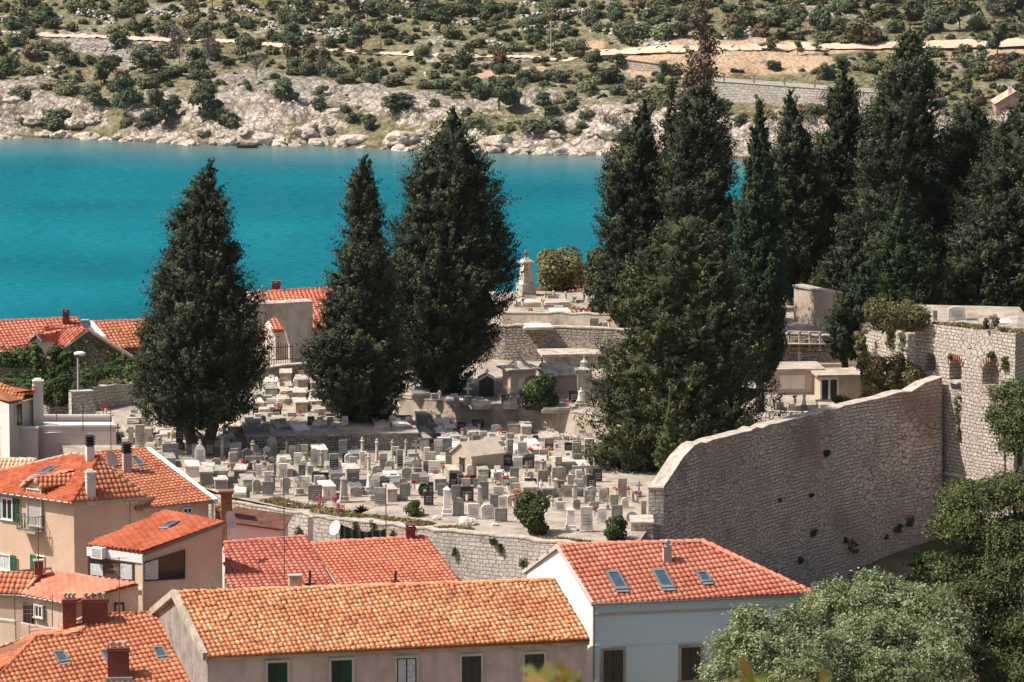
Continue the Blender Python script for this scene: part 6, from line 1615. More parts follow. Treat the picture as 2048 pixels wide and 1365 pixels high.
p, ax, ay, s = frame_at(1170, 800, MID, .1)
t = thing('pillar_tomb', 'tall tan pillar tomb with a lantern-like head beside the big bushy cypress', 'tomb', p)
c = p+ay*.4; mb = MB(); mb.box(c-u(.1), ax*.48, ay*.42, (0, 0, .4)); mb.box(c+u(.3), ax*.38, ay*.34, (0, 0, 1.25)); mb.build('wall', M['tomb_tan'], t)
mb = MB(); mb.box(c+u(1.55), ax*.52, ay*.48, (0, 0, .1)); mb.lathe(c+u(1.65), [(.4, 0), (.2, .1), (.2, .3), (.24, .34), (.05, .5), (.02, .75)], n=8); mb.build('lantern', M['limestone'], t)
# dark shrine with a white gable cross
p, ax, ay, s = frame_at(975, 795, MID, .1)
t = thing('dark_shrine', 'dark little shrine with a white gable edge and white cross under the big cypress', 'shrine', p)
c = p+ay*.6; mb = MB(); mb.box(c-u(.1), ax*.36, ay*.4, (0, 0, 1.0)); mb.poly([c-ax*.36-ay*.4+u(.9), c+ax*.36-ay*.4+u(.9), c-ay*.4+u(1.14)]); mb.build('wall', M['darkmetal'], t)
mb = MB()
for sg in (-1, 1): mb.prism([c-ay*.5+u(1.14), c-ay*.5+u(1.22), c+ay*.4+u(1.22), c+ay*.4+u(1.14)], ax*sg*.45+Vector((0, 0, -.24)))
mb.box(c-ay*.45+u(1.2), ax*.035, ay*.035, (0, 0, .34)); mb.box(c-ay*.45+u(1.36), ax*.11, ay*.036, (0, 0, .08)); mb.build('roof', M['whitepaint'], t)
for L_ in (('cross',936,808,34,42),('lslab',913,812,10,18),('bslab',1011,812,16,24),('wledger',910,803,36,8),('ledger',962,812,40,9),('wslab',870,800,16,14),('bslab',1148,806,20,26),('statue',1162,812,30,38),('ledger',1110,820,60,10),('gledger',840,790,40,9),('ledger',1020,812,30,12),('ledger',860,772,44,14),('wslab',905,768,20,24),('cbox',850,770,34,22)):
    stone(*L_, T=MID)
for L_ in (('ledger',1080,640,46,10),('wledger',1120,628,44,9),('wledger',1075,655,60,6),('ledger',1150,640,60,9),('pillar',1091,604,7,22),('pillar',1107,602,7,22),('pillar',1131,606,7,24),('cross',1146,621,14,24),('pillar',1167,602,8,22),('ledger',1110,612,56,12),('ledger',1165,618,40,10),('cbox',1172,630,30,14),('wslab',1062,640,10,18),('lslab',1188,655,18,20),('ledger',1060,610,60,10),('wslab',1210,655,10,12),('lslab',1225,652,14,16)):
    stone(*L_, T=TOP)
# tall monument
p, ax, ay, s = frame_at(1052, 592, TOP, .45)
t = thing('tall_monument', 'tall square stone monument with a cross on top silhouetted against the sea', 'monument', p)
mb = MB(); mb.lathe(p-u(.1), [(.50, 0), (.50, .25), (.44, .28), (.42, .75), (.46, .78), (.44, .85)], sq=True, rot=.45); mb.build('plinth', M['limestone'], t)
mb = MB(); mb.lathe(p+u(.75), [(.36, 0), (.32, .1), (.27, 1.15), (.36, 1.2), (.38, 1.27), (.2, 1.38), (.12, 1.5)], sq=True, rot=.45); mb.build('shaft', M['limestone'], t)
mb = MB(); mb.box(p+u(2.2), ax*.05, ay*.05, (0, 0, .48)); mb.box(p+u(2.42), ax*.17, ay*.052, (0, 0, .12)); mb.build('cross', M['limestone'], t)
# right side: tan building, flat roofed tombs, balustrades -----------------
p0 = G(1587, 700, (42.0, 0, 0)); p0 = WY(1587, 700, 280); p1 = WY(1665, 712, 277)
t = thing('tan_building', 'tall tan plastered burial building half hidden by a cypress on the right', 'building', p0)
zt0 = WY(1587, 573, 280).z
mb = MB(); d_ = (p1-p0); d_.z = 0; dn2 = Vector((-d_.y, d_.x, 0)).normalized()*.7
mb.prism([Vector((p0.x, p0.y, 39)), Vector((p1.x, p1.y, 39)), Vector((p1.x, p1.y, zt0-.1)), Vector((p0.x, p0.y, zt0))], dn2); mb.build('wall', M['tomb_tan'], t)
mb = MB(); mb.prism([Vector((p0.x-.08, p0.y-.08, zt0+.002)), Vector((p1.x+.1, p1.y-.08, zt0-.098)), Vector((p1.x+.1, p1.y-.08, zt0)), Vector((p0.x-.08, p0.y-.08, zt0+.1))], dn2*1.05); mb.build('coping', M['coping'], t)
tn = Vector((d_.y, -d_.x, 0)).normalized(); td = d_.normalized()
mb = MB(); q = WP(1619, 640, p0, tn); mb.prism([q-td*.24+tn*.03, q+td*.24+tn*.03, q+td*.24+tn*.03+u(.08), q+tn*.03+u(.5), q-td*.24+tn*.03+u(.08)], -tn*.06); mb.build('niche', M['limestone'], t)
mb = MB(); q = WP(1638, 655, p0, tn); mb.box(q+tn*.01, td*.14, tn*.02, u(.45)); mb.build('plaque', M['marble'], t)
mark(1620, 640, 'the tan building')
def bal(px0, px1, py, T, hpx, n, label):
    a, b_ = G(px0, py, T), G(px1, py+2, T); s = sc_at(a); h = hpx/s
    t = thing('balustrade', label, 'balustrade', a); mb = MB(); d = (b_-a)
    for i in range(n): q = a+d*i/(n-1); mb.lathe(q, [(.1, 0), (.1, .06), (.06, .1), (.06, h-.14), (.1, h-.1), (.1, h)], n=8)
    mb.build('posts', M['limestone'], t); mb = MB(); mb.tube(a+u(h*.98), b_+u(h*.98), .05, n=6); mb.tube(a+u(.1), b_+u(.1), .04, n=6); mb.build('rail', M['limestone'], t)
bal(1578, 1640, 700, (41.2, 0, 0), 38, 4, 'pale stone posts and rail in front of the tan building')
bal(1538, 1602, 842, MID, 20, 4, 'low stone rail behind the top of the curtain wall')
p, ax, ay, s = frame_at(1690, 800, MID, .12)
t = thing('vault_tomb', 'flat roofed vault with a white doorway and two dark doors near the shrubs', 'tomb', p)
c = p+ay*1.2; mb = MB(); mb.box(c-u(.1), ax*1.35, ay*1.1, (0, 0, 1.35)); mb.build('wall', M['tomb_tan'], t)
mb = MB(); mb.box(c+u(1.25), ax*1.55, ay*1.3, (0, 0, .12)); mb.build('roof', M['concrete'], t)  # darker concrete stands in for tree shade on the slab
mb = MB()
for x in (-1.3, -.85, -.38): mb.box(c+ax*x-ay*1.12, ax*.05, ay*.03, (0, 0, 1.1))
mb.box(c-ax*.84-ay*1.12+u(1.1), ax*.51, ay*.031, (0, 0, .14)); mb.build('doorway', M['whitepaint'], t)
for x in (-1.08, -.61):
    mb = MB(); mb.box(c+ax*x-ay*1.105, ax*.17, ay*.01, (0, 0, 1.08)); mb.build('door', M['black'], t)
p, ax, ay, s = frame_at(1585, 790, MID, .1)
t = thing('vault_tomb', 'shaded vault with a wide pale roof slab left of the white doorway', 'tomb', p)
c = p+ay*1.3; mb = MB(); mb.box(c-u(.1), ax*1.5, ay*1.1, (0, 0, 1.4)); mb.build('wall', M['grey_render'], t)
mb = MB(); mb.box(c+u(1.3), ax*1.75, ay*1.4, (0, 0, .12)); mb.build('roof', M['concrete'], t)  # slab toned down with concrete in place of the trees' shade
mb = MB(); mb.box(c-ay*1.11+u(.3), ax*.7, ay*.012, (0, 0, .75)); mb.build('plaque', M['marble'], t)
p, ax, ay, s = frame_at(1640, 738, (40.3, 0, 0), .1)
t = thing('terrace_tomb', 'stepped concrete tomb with an iron railing behind the vault roofs', 'tomb', p)
c = p+ay*1.0; mb = MB(); mb.box(c-u(1.0), ax*1.9, ay*1.3, (0, 0, 1.05)); mb.box(c+u(.05), ax*1.4, ay*1.0, (0, 0, .2)); mb.build('body', M['concrete'], t)
mb = MB()
for i in range(16): mb.tube(c-ax*1.0+ax*i*.13-ay*.9+u(.2), c-ax*1.0+ax*i*.13-ay*.9+u(.75), .012, n=4)
mb.tube(c-ax*1.02-ay*.9+u(.75), c+ax*.98-ay*.9+u(.75), .02, n=4); mb.box(c-ax*1.1-ay*.9+u(.2), ax*.07, ay*.07, (0, 0, .7)); mb.build('railing', M['metal'], t)
for L_ in (('larch',1583,832,15,26),('cross',1682,758,22,50),('wslab',1620,838,24,16),('box',1612,852,30,16),('lslab',1560,822,14,18),('cbox',1655,838,30,30),('pillar',1548,818,8,20),('statue',1608,820,16,38)):
    stone(*L_, T=MID)
for L_ in (('warch',1913,640,34,28),('ledger',1950,652,60,8),('wledger',2000,650,50,10),('lslab',1870,640,8,20)):
    stone(*L_, T=(44.0, 0, 0))
for t in PR.values():       # the patterns themselves are not part of the place
    for ch in list(t.children):
        for g_ in list(ch.children): bpy.data.objects.remove(g_)
        bpy.data.objects.remove(ch)
    bpy.data.objects.remove(t)

# ================================================================ TREES
def envelope(Yt, sil):
    """silhouette rows -> list of (z, x centre, radius) at the tree's own distance"""
    out = []
    for r, xl, xr in sil:
        a, b_ = WY(xl, r, Yt), WY(xr, r, Yt); out.append((a.z, (a.x+b_.x)/2, max(.06, (b_.x-a.x)/2)))
    out.sort(); return np.array(out)
def cypress(label, Yt, base_px, base_row, T, sil, mat='cyp', tuft=0.45, leaf=0.072, per=46, density=1.35, seed=0, lump=0.2, name='cypress_tree', trunk_r=.28, depth=1.0, up=0.8, core=True, cat='tree', group='tall cypresses of the cemetery', base_z=None, elong=2.1, stems=1):
    rs = np.random.default_rng(seed+100); E = envelope(Yt, sil)
    b0 = G(base_px, base_row, T) if base_z is None else WY(base_px, base_row, Yt)
    zb = (tz(T, Yt) if base_z is None else base_z)
    base = Vector((WY(base_px, base_row, Yt).x, Yt, zb))
    t = thing(name, label, cat, base, group)
    zs = np.linspace(E[0, 0], E[-1, 0], 240); xc = np.interp(zs, E[:, 0], E[:, 1]); rr = np.interp(zs, E[:, 0], E[:, 2]); rr = np.maximum(rr-tuft*.38, rr*.5)
    dz = zs[1]-zs[0]; area = 2*math.pi*rr*dz; tot = area.sum()*depth
    n = int(tot/(tuft*tuft*0.62)*density)
    cdf = np.cumsum(rr+.12); cdf /= cdf[-1]
    k = np.searchsorted(cdf, rs.random(n)); z = zs[k]+rs.normal(0, dz, n); th = rs.random(n)*2*math.pi
    off = rs.random(3)*50
    lm = np.array([noise.noise(Vector((math.cos(a)*1.6+off[0], math.sin(a)*1.6+off[1], q*0.75+off[2])))+.6*noise.noise(Vector((math.cos(a)*4+off[1], math.sin(a)*4+off[0], q*1.9+off[2]))) for a, q in zip(th, z)])
    R_ = rr[k]*(1+lump*1.7*lm)
    rad = R_*(1-0.30*rs.random(n)**1.6)
    # gaps: drop some tufts in the hollows
    keep = rs.random(n) < (1.0 + 1.1*np.minimum(lm, 0)*1.0)
    C = np.stack([xc[k]+rad*np.cos(th), Yt+rad*np.sin(th)*depth, z], 1)[keep]
    D = np.stack([np.cos(th), np.sin(th), np.full(n, up)], 1)[keep]+rs.normal(0, .3, (keep.sum(), 3)); D /= np.linalg.norm(D, axis=1, keepdims=True)
    lmk = lm[keep]; m = len(C)
    sz = tuft*(0.45+1.1*rs.random(m))*np.clip(rr[k][keep]/1.0, .5, 1.0)
    sp = rs.random(m) < .08; C[sp] += D[sp]*np.array([1, 1, .35])*(tuft*.5); sz[sp] *= 1.35
    # each tuft: an elongated puff of small sprays
    u_ = rs.normal(size=(m, per, 3)); u_ /= np.linalg.norm(u_, axis=2, keepdims=True)
    al = (u_*D[:, None, :]).sum(2, keepdims=True)
    q = u_*0.5 + D[:, None, :]*al*0.5*elong
    P = C[:, None, :]+q*sz[:, None, None]*(0.35+0.6*rs.random((m, per, 1)))
    Nn = u_+D[:, None, :]*0.3+np.array([0, 0, .25])+rs.normal(0, .35, (m, per, 3))
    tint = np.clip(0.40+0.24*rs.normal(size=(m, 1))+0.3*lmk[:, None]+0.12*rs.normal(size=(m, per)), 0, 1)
    ax_ = np.repeat((D+np.array([0, 0, .5]))[:, None, :], per, 1).reshape(-1, 3); V, Fq = quads_from(P.reshape(-1, 3), Nn.reshape(-1, 3), leaf*.85, rs, 2.5, ax_)
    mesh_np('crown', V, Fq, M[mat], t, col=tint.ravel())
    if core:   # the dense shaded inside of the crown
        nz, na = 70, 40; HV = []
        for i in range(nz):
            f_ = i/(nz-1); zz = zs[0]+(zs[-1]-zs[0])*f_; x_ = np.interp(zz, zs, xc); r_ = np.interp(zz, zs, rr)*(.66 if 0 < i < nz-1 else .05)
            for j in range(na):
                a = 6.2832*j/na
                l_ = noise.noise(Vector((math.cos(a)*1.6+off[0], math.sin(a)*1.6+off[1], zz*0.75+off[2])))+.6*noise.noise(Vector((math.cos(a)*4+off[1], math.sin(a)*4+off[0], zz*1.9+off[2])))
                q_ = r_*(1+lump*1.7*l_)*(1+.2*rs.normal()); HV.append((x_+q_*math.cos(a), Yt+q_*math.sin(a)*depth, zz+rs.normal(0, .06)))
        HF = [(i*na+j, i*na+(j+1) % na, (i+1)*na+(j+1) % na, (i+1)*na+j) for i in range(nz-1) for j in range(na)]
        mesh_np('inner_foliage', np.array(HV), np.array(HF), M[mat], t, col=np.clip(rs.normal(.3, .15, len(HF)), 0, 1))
    mb = MB(); x0 = base.x; top = E[-1]
    for s_ in range(stems):
        ox = (s_-(stems-1)/2)*trunk_r*1.5; pts = [Vector((x0+ox*.6, Yt, zb-.3))]
        for f_ in (0.1, .3, .6, .9):
            zz = zb+(top[0]-zb)*f_; xx = np.interp(zz, E[:, 0], E[:, 1]) if zz > E[0, 0] else x0+ox*2; pts.append(Vector((xx*0.6+x0*.4+ox*2 if f_ < .3 else xx+ox*.5, Yt, zz)))
        for i in range(len(pts)-1):
            mb.tube(pts[i], pts[i+1], trunk_r*(1-.22*i)/math.sqrt(stems), trunk_r*(1-.22*(i+1))/math.sqrt(stems), n=9, caps=(i in (0,)))
    for i in range(14):
        zz = E[0, 0]+(top[0]-E[0, 0])*rs.random()*.7; a = rs.random()*6.28; r_ = np.interp(zz, E[:, 0], E[:, 2])*.7; xx = np.interp(zz, E[:, 0], E[:, 1])
        mb.tube((xx, Yt, zz-.6), (xx+math.cos(a)*r_, Yt+math.sin(a)*r_*depth, zz+.2), .07, .03, n=5, caps=False)
    mb.build('trunk', M['bark'], t)
    return t
cypress('biggest dark cypress standing alone at the left with a broad spindle crown', 257, 400, 900, LOW,
    [(322,418,424),(345,400,436),(372,385,438),(392,370,452),(412,360,462),(450,342,466),(500,324,480),(560,306,494),(620,288,508),(680,276,524),(740,268,526),(795,268,522),(830,290,508),(852,335,470)], seed=1, tuft=0.46, trunk_r=.5, stems=2)
cypress('narrower dark cypress beside the gateway, its trunk rising from the burial platform', 262, 725, 868, LOW,
    [(312,724,732),(345,702,750),(400,686,762),(470,680,776),(540,668,786),(600,648,792),(660,620,800),(715,608,812),(770,608,822),(815,635,800),(842,680,765)], seed=2, tuft=0.45, trunk_r=.32)
cypress('broad dark cypress in the middle, rising above the terrace with the mausoleums', 268, 893, 792, MID,
    [(214,902,908),(245,880,935),(300,838,958),(345,812,985),(400,790,1000),(470,775,1018),(540,752,1034),(600,750,1032),(655,762,1010),(705,778,980),(745,800,955),(775,845,930)], seed=3, tuft=0.50, trunk_r=.4, stems=2)
cypress('bushy olive-green cypress in front, spreading over the graves down to the curtain wall', 252.5, 1330, 950, LOW,
    [(432,1360,1400),(455,1335,1425),(500,1290,1452),(540,1272,1465),(600,1242,1490),(660,1228,1502),(720,1205,1514),(780,1182,1535),(840,1172,1540),(880,1172,1500),(920,1180,1440),(955,1200,1370),(985,1215,1320)], mat='cyp_olive', seed=4, tuft=0.46, lump=.26, trunk_r=.5, depth=.62, elong=2.1)
cypress('small bright green young pine growing inside the bushy olive-green cypress', 248.0, 1335, 960, LOW,
    [(775,1338,1344),(820,1325,1355),(860,1312,1370),(900,1298,1385),(935,1300,1370)], mat='pine', seed=5, tuft=0.45, trunk_r=.1, depth=.5, name='young_pine', group=None)
cypress('tall cypress with a bare dead top reaching out of the picture', 276, 1400, 770, MID,
    [(180,1385,1432),(215,1352,1448),(300,1335,1462),(370,1322,1472),(450,1315,1480),(520,1305,1490),(620,1300,1500),(700,1330,1480)], seed=6, tuft=0.46, trunk_r=.35)
cypress('leaning dark cypress at the left of the right-hand group, against the sea', 279, 1270, 680, TOP,
    [(196,1286,1294),(240,1262,1308),(300,1228,1325),(335,1206,1330),(400,1196,1338),(470,1198,1345),(520,1196,1345),(590,1188,1335),(636,1195,1320)], seed=7, tuft=0.46, lump=.2)
cypress('thin pointed cypress wedged behind the one with the dead top', 283, 1342, 680, TOP,
    [(166,1341,1347),(200,1330,1358),(260,1322,1366),(340,1315,1372),(420,1310,1372),(600,1310,1372)], seed=8, tuft=0.38)
cypress('slender dark green columnar cypress, the smoothest of the group', 262, 1520, 775, MID,
    [(196,1514,1519),(240,1505,1532),(300,1492,1545),(400,1476,1560),(500,1462,1570),(600,1452,1574),(690,1464,1572),(735,1485,1560),(760,1500,1545)], mat='cyp_green', seed=9, tuft=0.38, lump=.07, leaf=.08, up=1.3)
cypress('dark cypress with a forked horned top right of the columnar one', 286, 1595, 640, TOP,
    [(182,1574,1584),(215,1562,1600),(280,1545,1625),(360,1540,1648),(500,1530,1660),(560,1540,1662),(600,1570,1650)], seed=10, tuft=0.46, lump=.24)
cypress('cypress with a thin pointed leader before the quarry wall', 289, 1690, 640, TOP,
    [(122,1682,1688),(155,1672,1702),(190,1650,1722),(240,1640,1742),(320,1622,1750),(420,1605,1755),(560,1600,1760)], seed=11, tuft=0.45, lump=.22)
cypress('massive tall cypress, widest of the right-hand group', 281, 1810, 640, TOP,
    [(66,1808,1842),(100,1782,1862),(140,1768,1872),(200,1742,1886),(300,1712,1900),(400,1692,1908),(500,1700,1905),(620,1720,1900)], seed=12, tuft=0.51, lump=.2, trunk_r=.45)
cypress('round-headed dark cypress near the right edge', 284, 1940, 640, TOP,
    [(206,1925,1952),(235,1900,1985),(270,1888,2005),(340,1872,2030),(450,1855,2050),(560,1860,2050),(630,1880,2040)], seed=13, tuft=0.46, lump=.2)
cypress('dark cypress cut by the right edge of the picture', 277, 2050, 640, TOP,
    [(188,2045,2062),(240,2000,2100),(330,1955,2130),(430,1905,2150),(540,1885,2160),(640,1900,2150)], seed=14, tuft=0.49, lump=.2)
cypress('low bushy cypress in front of the massive one, above the bastion', 273, 1800, 640, TOP,
    [(396,1795,1803),(430,1775,1825),(470,1758,1845),(520,1742,1868),(575,1732,1880),(622,1742,1872)], seed=15, tuft=0.40, lump=.2, mat='cyp_green')
cypress('lower irregular cypress covering the right side of the tan building', 269, 1692, 720, MID,
    [(528,1722,1738),(560,1700,1755),(600,1672,1752),(640,1652,1735),(680,1650,1728),(715,1662,1712)], seed=16, tuft=0.38, lump=.28, mat='cyp_green')
cypress('dense dark cypress mass directly behind the bastion', 274.5, 1975, 640, TOP,
    [(430,1945,1965),(480,1915,2000),(540,1890,2030),(600,1880,2045),(690,1890,2050)], seed=17, tuft=.42, lump=.22)
cypress('dark lower cypress between the horned one and the low bushy one', 281, 1740, 640, TOP,
    [(400,1720,1735),(460,1680,1770),(540,1640,1790),(600,1625,1800),(660,1650,1800)], seed=18, tuft=.40, lump=.22)
# the dead top: bare leader with hanging brown sprays
p = WY(1402, 260, 276); top = WY(1392, -60, 276)
t = thing('dead_cypress', 'grey-brown dead spire of thin hanging branches above the tall cypress', 'dead tree', (p.x, 276, tz(MID, 276)))
mb = MB(); rs = np.random.default_rng(55)
mb.tube((p.x, 276.3, tz(MID, 276)-.2), (p.x, 276.3, p.z), .28, .16, n=8); mb.tube((p.x, 276.3, p.z), (p.x-.1, 276.3, top.z-1), .14, .03, n=6); mb.tube((p.x+.35, 276.2, p.z), (p.x+.15, 276.2, top.z-2), .08, .02, n=6)
PP = []
for i in range(170):
    zz = p.z-1.0+(top.z-p.z+1)*(i/170)**1.05; a = rs.random()*6.28; L = (1.25*(1-i/170)**.7+.25)*(.5+.6*rs.random())
    s0 = Vector((p.x-.1*(i/170), 276.3, zz)); e = s0+Vector((math.cos(a)*L, math.sin(a)*L, L*.75)); mb.tube(s0, e, .02, .007, n=4, caps=False)
    for j in range(int(62*(1-i/170)**1.1)+3):
        f_ = .3+.8*rs.random(); q = s0+(e-s0)*f_; PP.append((q.x+rs.normal(0, .12), q.y+rs.normal(0, .12), q.z-rs.random()*.5))
mb.build('trunk', M['palebark'], t)
PP = np.array(PP); V, Fq = quads_from(PP, rs.normal(size=PP.shape), .10, rs, 2.2); mesh_np('crown', V, Fq, M['dead'], t, col=rs.random(len(PP)))
# foliage helpers for smaller things
def bush(label, px, py, T, wpx, hpx, mat='bush', n=2600, leaf=.09, seed=0, name='bush', cat='bush', lobes=8, z=None, Y=None, group=None, hollow=.35, stem=True):
    rs = np.random.default_rng(seed+500)
    p = G(px, py, T) if Y is None else WY(px, py, Y)
    s = sc_at(p); r = wpx/s/2; h = hpx/s
    t = thing(name, label, cat, p, group)
    V, Fq, tint = shrub_arrays(rs, r, h, n, leaf, lobes=lobes, hollow=hollow); V = V+np.array([p.x, p.y+r*.3, p.z])
    mesh_np('foliage', V, Fq, M[mat], t, col=tint)
    if stem:
        mb = MB()
        for i in range(5):
            a = i*1.26; mb.tube(p+Vector((0, r*.3, -.1)), p+Vector((math.cos(a)*r*.5, r*.3+math.sin(a)*r*.5, h*.6)), .035, .012, n=5, caps=False)
        mb.build('stems', M['bark'], t)
    return t
bush('big glossy oleander bush in the front row above the cemetery wall', 1060, 1070, LOW, 82, 92, n=5200, leaf=.1, seed=1, cat='oleander', name='oleander_bush')
bush('glossy oleander bush right of the white headstones, at the end of the front wall', 1230, 1082, LOW, 64, 56, n=3000, leaf=.09, seed=2, name='oleander_bush', cat='oleander')
bush('tall oleander bush on the middle terrace beside the domed mausoleum', 1078, 822, MID, 88, 84, n=4800, leaf=.11, seed=3, name='oleander_bush', cat='oleander')
bush('round green bush among the front headstones', 828, 1033, LOW, 42, 36, n=2000, leaf=.06, seed=4)
bush('small dark bush beneath the great wall block', 1165, 1092, LOW, 16, 14, n=500, leaf=.05, seed=5)
bush('grey-green round tree behind the upper terrace with pinkish blossom', 1130, 585, (42, 0, 0), 118, 100, mat='drybush', n=9000, leaf=.12, seed=6, name='round_tree', cat='tree', lobes=12)
bush('darker tree crown between the grey-green tree and the leaning cypress', 1190, 630, (42, 0, 0), 60, 140, mat='cyp_olive', n=6000, leaf=.12, seed=7, name='round_tree', cat='tree', lobes=10)
bush('olive-green shrub growing over the left end of the bastion top', 1768, 664, (43.8, 0, 0), 96, 76, mat='drybush', n=6500, leaf=.09, seed=8, name='shrub', cat='shrub', lobes=16)
bush('green and ochre shrub on the bastion top beside the arched recess', 1826, 662, (43.8, 0, 0), 84, 66, mat='drybush', n=5000, leaf=.09, seed=9, name='shrub', cat='shrub', lobes=14)
for i, (px, py, w_, h_, n_) in enumerate(((1745, 835, 72, 140, 6500), (1792, 818, 60, 118, 5000), (1830, 782, 66, 62, 3000), (1722, 715, 34, 60, 1500), (1785, 700, 40, 60, 1500), (1812, 720, 44, 120, 2600))):
    bush(['tall dry brown-green shrub at the left foot of the bastion', 'tall dry shrub in the middle of those below the bastion', 'spreading dry shrub in the corner where curtain wall meets bastion', 'dry shrub hanging on the bastion\'s left end', 'wispy dry plant clinging halfway up the bastion', 'reddish dry creeper hanging below the top shrub on the bastion'][i], px, py, None, w_, h_, mat='drybush', n=n_, leaf=.085, seed=20+i, Y=[262, 262, 261.3, 266.5, 265.3, 264.3][i], name='dry_shrub', cat='shrub', group='dry shrubs below the bastion', lobes=11)
bush('clipped green shrub behind the top of the curtain wall', 1687, 828, MID, 58, 44, mat='bush', n=2600, leaf=.07, seed=30, name='shrub', cat='shrub')
for i, (px, py, w_, h_) in enumerate(((1915, 850, 24, 70), (1985, 800, 34, 40), (1990, 850, 40, 60), (1918, 880, 16, 30), (2010, 740, 20, 30), (1990, 655, 34, 30), (1972, 660, 14, 26), (1900, 720, 14, 14), (1985, 716, 30, 14))):
    bush('small plant rooted in the bastion stonework', px, py, None, w_, h_, mat='drybush' if i % 2 else 'bush', n=500, leaf=.06, seed=40+i, Y=262.4-(px-1832)/199*6.4-.25, name='wall_plant', cat='plant', group='small plants growing from the bastion', stem=False)
    o = scene.objects[-1]
def fix_labels(root_name, base, mk):
    for o in [x for x in scene.objects if x.name.split('.')[0] == root_name and x.parent is None]:
        d = o.location-Vector((0, 0, H)); cz = d.y*cP-d.z*sP; px = 1024+F*d.x/cz; py = 682.5-F*(d.y*sP+d.z*cP)/cz
        o['label'] = label_by(base, px, py, mk)
BM = [(1860, 725, 'the arched recess of the bastion'), (1911, 740, 'the first brick-topped opening'), (1981, 745, 'the second brick-topped opening'), (1925, 952, 'the stone string course'), (2031, 800, 'the bastion corner'), (1913, 640, 'the white stone on the bastion')]
fix_labels('wall_plant', 'small plant rooted', BM)
for i, (px, py, w_) in enumerate(((1625, 1063, 20), (1820, 1040, 30), (1795, 1056, 24), (1838, 965, 26), (1770, 1075, 14), (1700, 1090, 34), (1598, 1118, 20), (1560, 1000, 8), (1690, 1080, 16), (1655, 905, 18), (1622, 990, 10))):
    # on the curtain wall's face
    k_ = min(range(len(curt)-1), key=lambda j: abs((curt[j]-Vector((0, 0, 0))).x-(px-1024)/38.5))
    best = None
    for j in range(len(curt)-1):
        a, b_ = curt[j], curt[j+1]; n_ = Vector((b_.y-a.y, -(b_.x-a.x), 0)).normalized(); q = WP(px, py, a+n_*.15, n_); s_ = (q-a).dot((b_-a).normalized())/(b_-a).length
        if -.05 <= s_ <= 1.05: best = q
    if best is None: continue
    rs = np.random.default_rng(i+900); r_ = w_/38/2*1.2
    V, Fq, tint = shrub_arrays(rs, r_, r_*1.6, 420, .06, lobes=4); V = V+np.array([0, 0, -r_*.8])
    o = mesh_np('wall_plant', V, Fq, M['bush'], None, col=tint, loc=best)
    tag(o, label_by('dark tuft of weeds growing out of the curtain wall', px, py, [(1630, 1190, 'the white house roof corner'), (1880, 1000, 'the dark corner by the bastion'), (1600, 900, 'the wall top'), (1700, 1120, 'the old blocked seam'), (1480, 1050, 'the white house roof'), (1820, 1045, 'the wide tuft low on the wall'), (1838, 965, 'the high tuft near the corner'), (1690, 1085, 'the long tuft above the seam'), (1560, 1000, 'the lone tiny tuft'), (1655, 905, 'the topmost tuft')]), 'plant', 'weeds on the curtain wall')
for i, (px, py, w_, h_) in enumerate(((1048, 1140, 18, 30), (985, 1090, 14, 16), (1000, 1105, 10, 20), (710, 1062, 12, 22), (745, 1068, 12, 30), (783, 1080, 12, 22), (600, 1075, 22, 26), (675, 1060, 12, 14), (908, 1112, 8, 18), (1065, 1150, 12, 22))):
    j = 0
    best = None
    for j in range(len(front)-1):
        a, b_ = front[j], front[j+1]; n_ = Vector((b_.y-a.y, -(b_.x-a.x), 0)).normalized(); q = WP(px, py, a+n_*.12, n_); s_ = (q-a).dot((b_-a).normalized())/(b_-a).length
        if -.05 <= s_ <= 1.05: best = q
    if best is None: continue
    rs = np.random.default_rng(i+950); r_ = w_/41/2*1.2
    V, Fq, tint = shrub_arrays(rs, r_, h_/41, 260, .05, lobes=4)
    o = mesh_np('wall_plant', V, Fq, M['bush'], None, col=tint, loc=best)
    tag(o, label_by('weed hanging on the pale retaining wall', px, py, [(935, 1045, 'the white boulder'), (1060, 1070, 'the big oleander'), (820, 1060, 'the brick chimney on the orange roof'), (690, 1070, 'the green netting'), (621, 1050, 'the concrete post'), (1110, 1090, 'the white gable')]), 'plant', 'weeds on the pale retaining wall')
# agave, rosettes
p = G(723, 1030); t = thing('agave_plant', 'spiky dark green agave in front of the headstones at the wall edge', 'plant', p); mb = MB(); rs = np.random.default_rng(3)
for i in range(46):
    a = rs.random()*6.28; el = .25+1.1*rs.random(); L = .55*(.7+.4*rs.random()); d = Vector((math.cos(a)*math.cos(el), math.sin(a)*math.cos(el), math.sin(el))); s_ = d.cross(Vector((0, 0, 1))).normalized()*.035
    q = p+Vector((0, 0, .1)); m_ = q+d*L*.55; e = q+d*L-Vector((0, 0, .08)); mb.poly([q-s_*.6, q+s_*.6, m_+s_, e, m_-s_])
mb.build('leaves', M['cyp_green'], t)
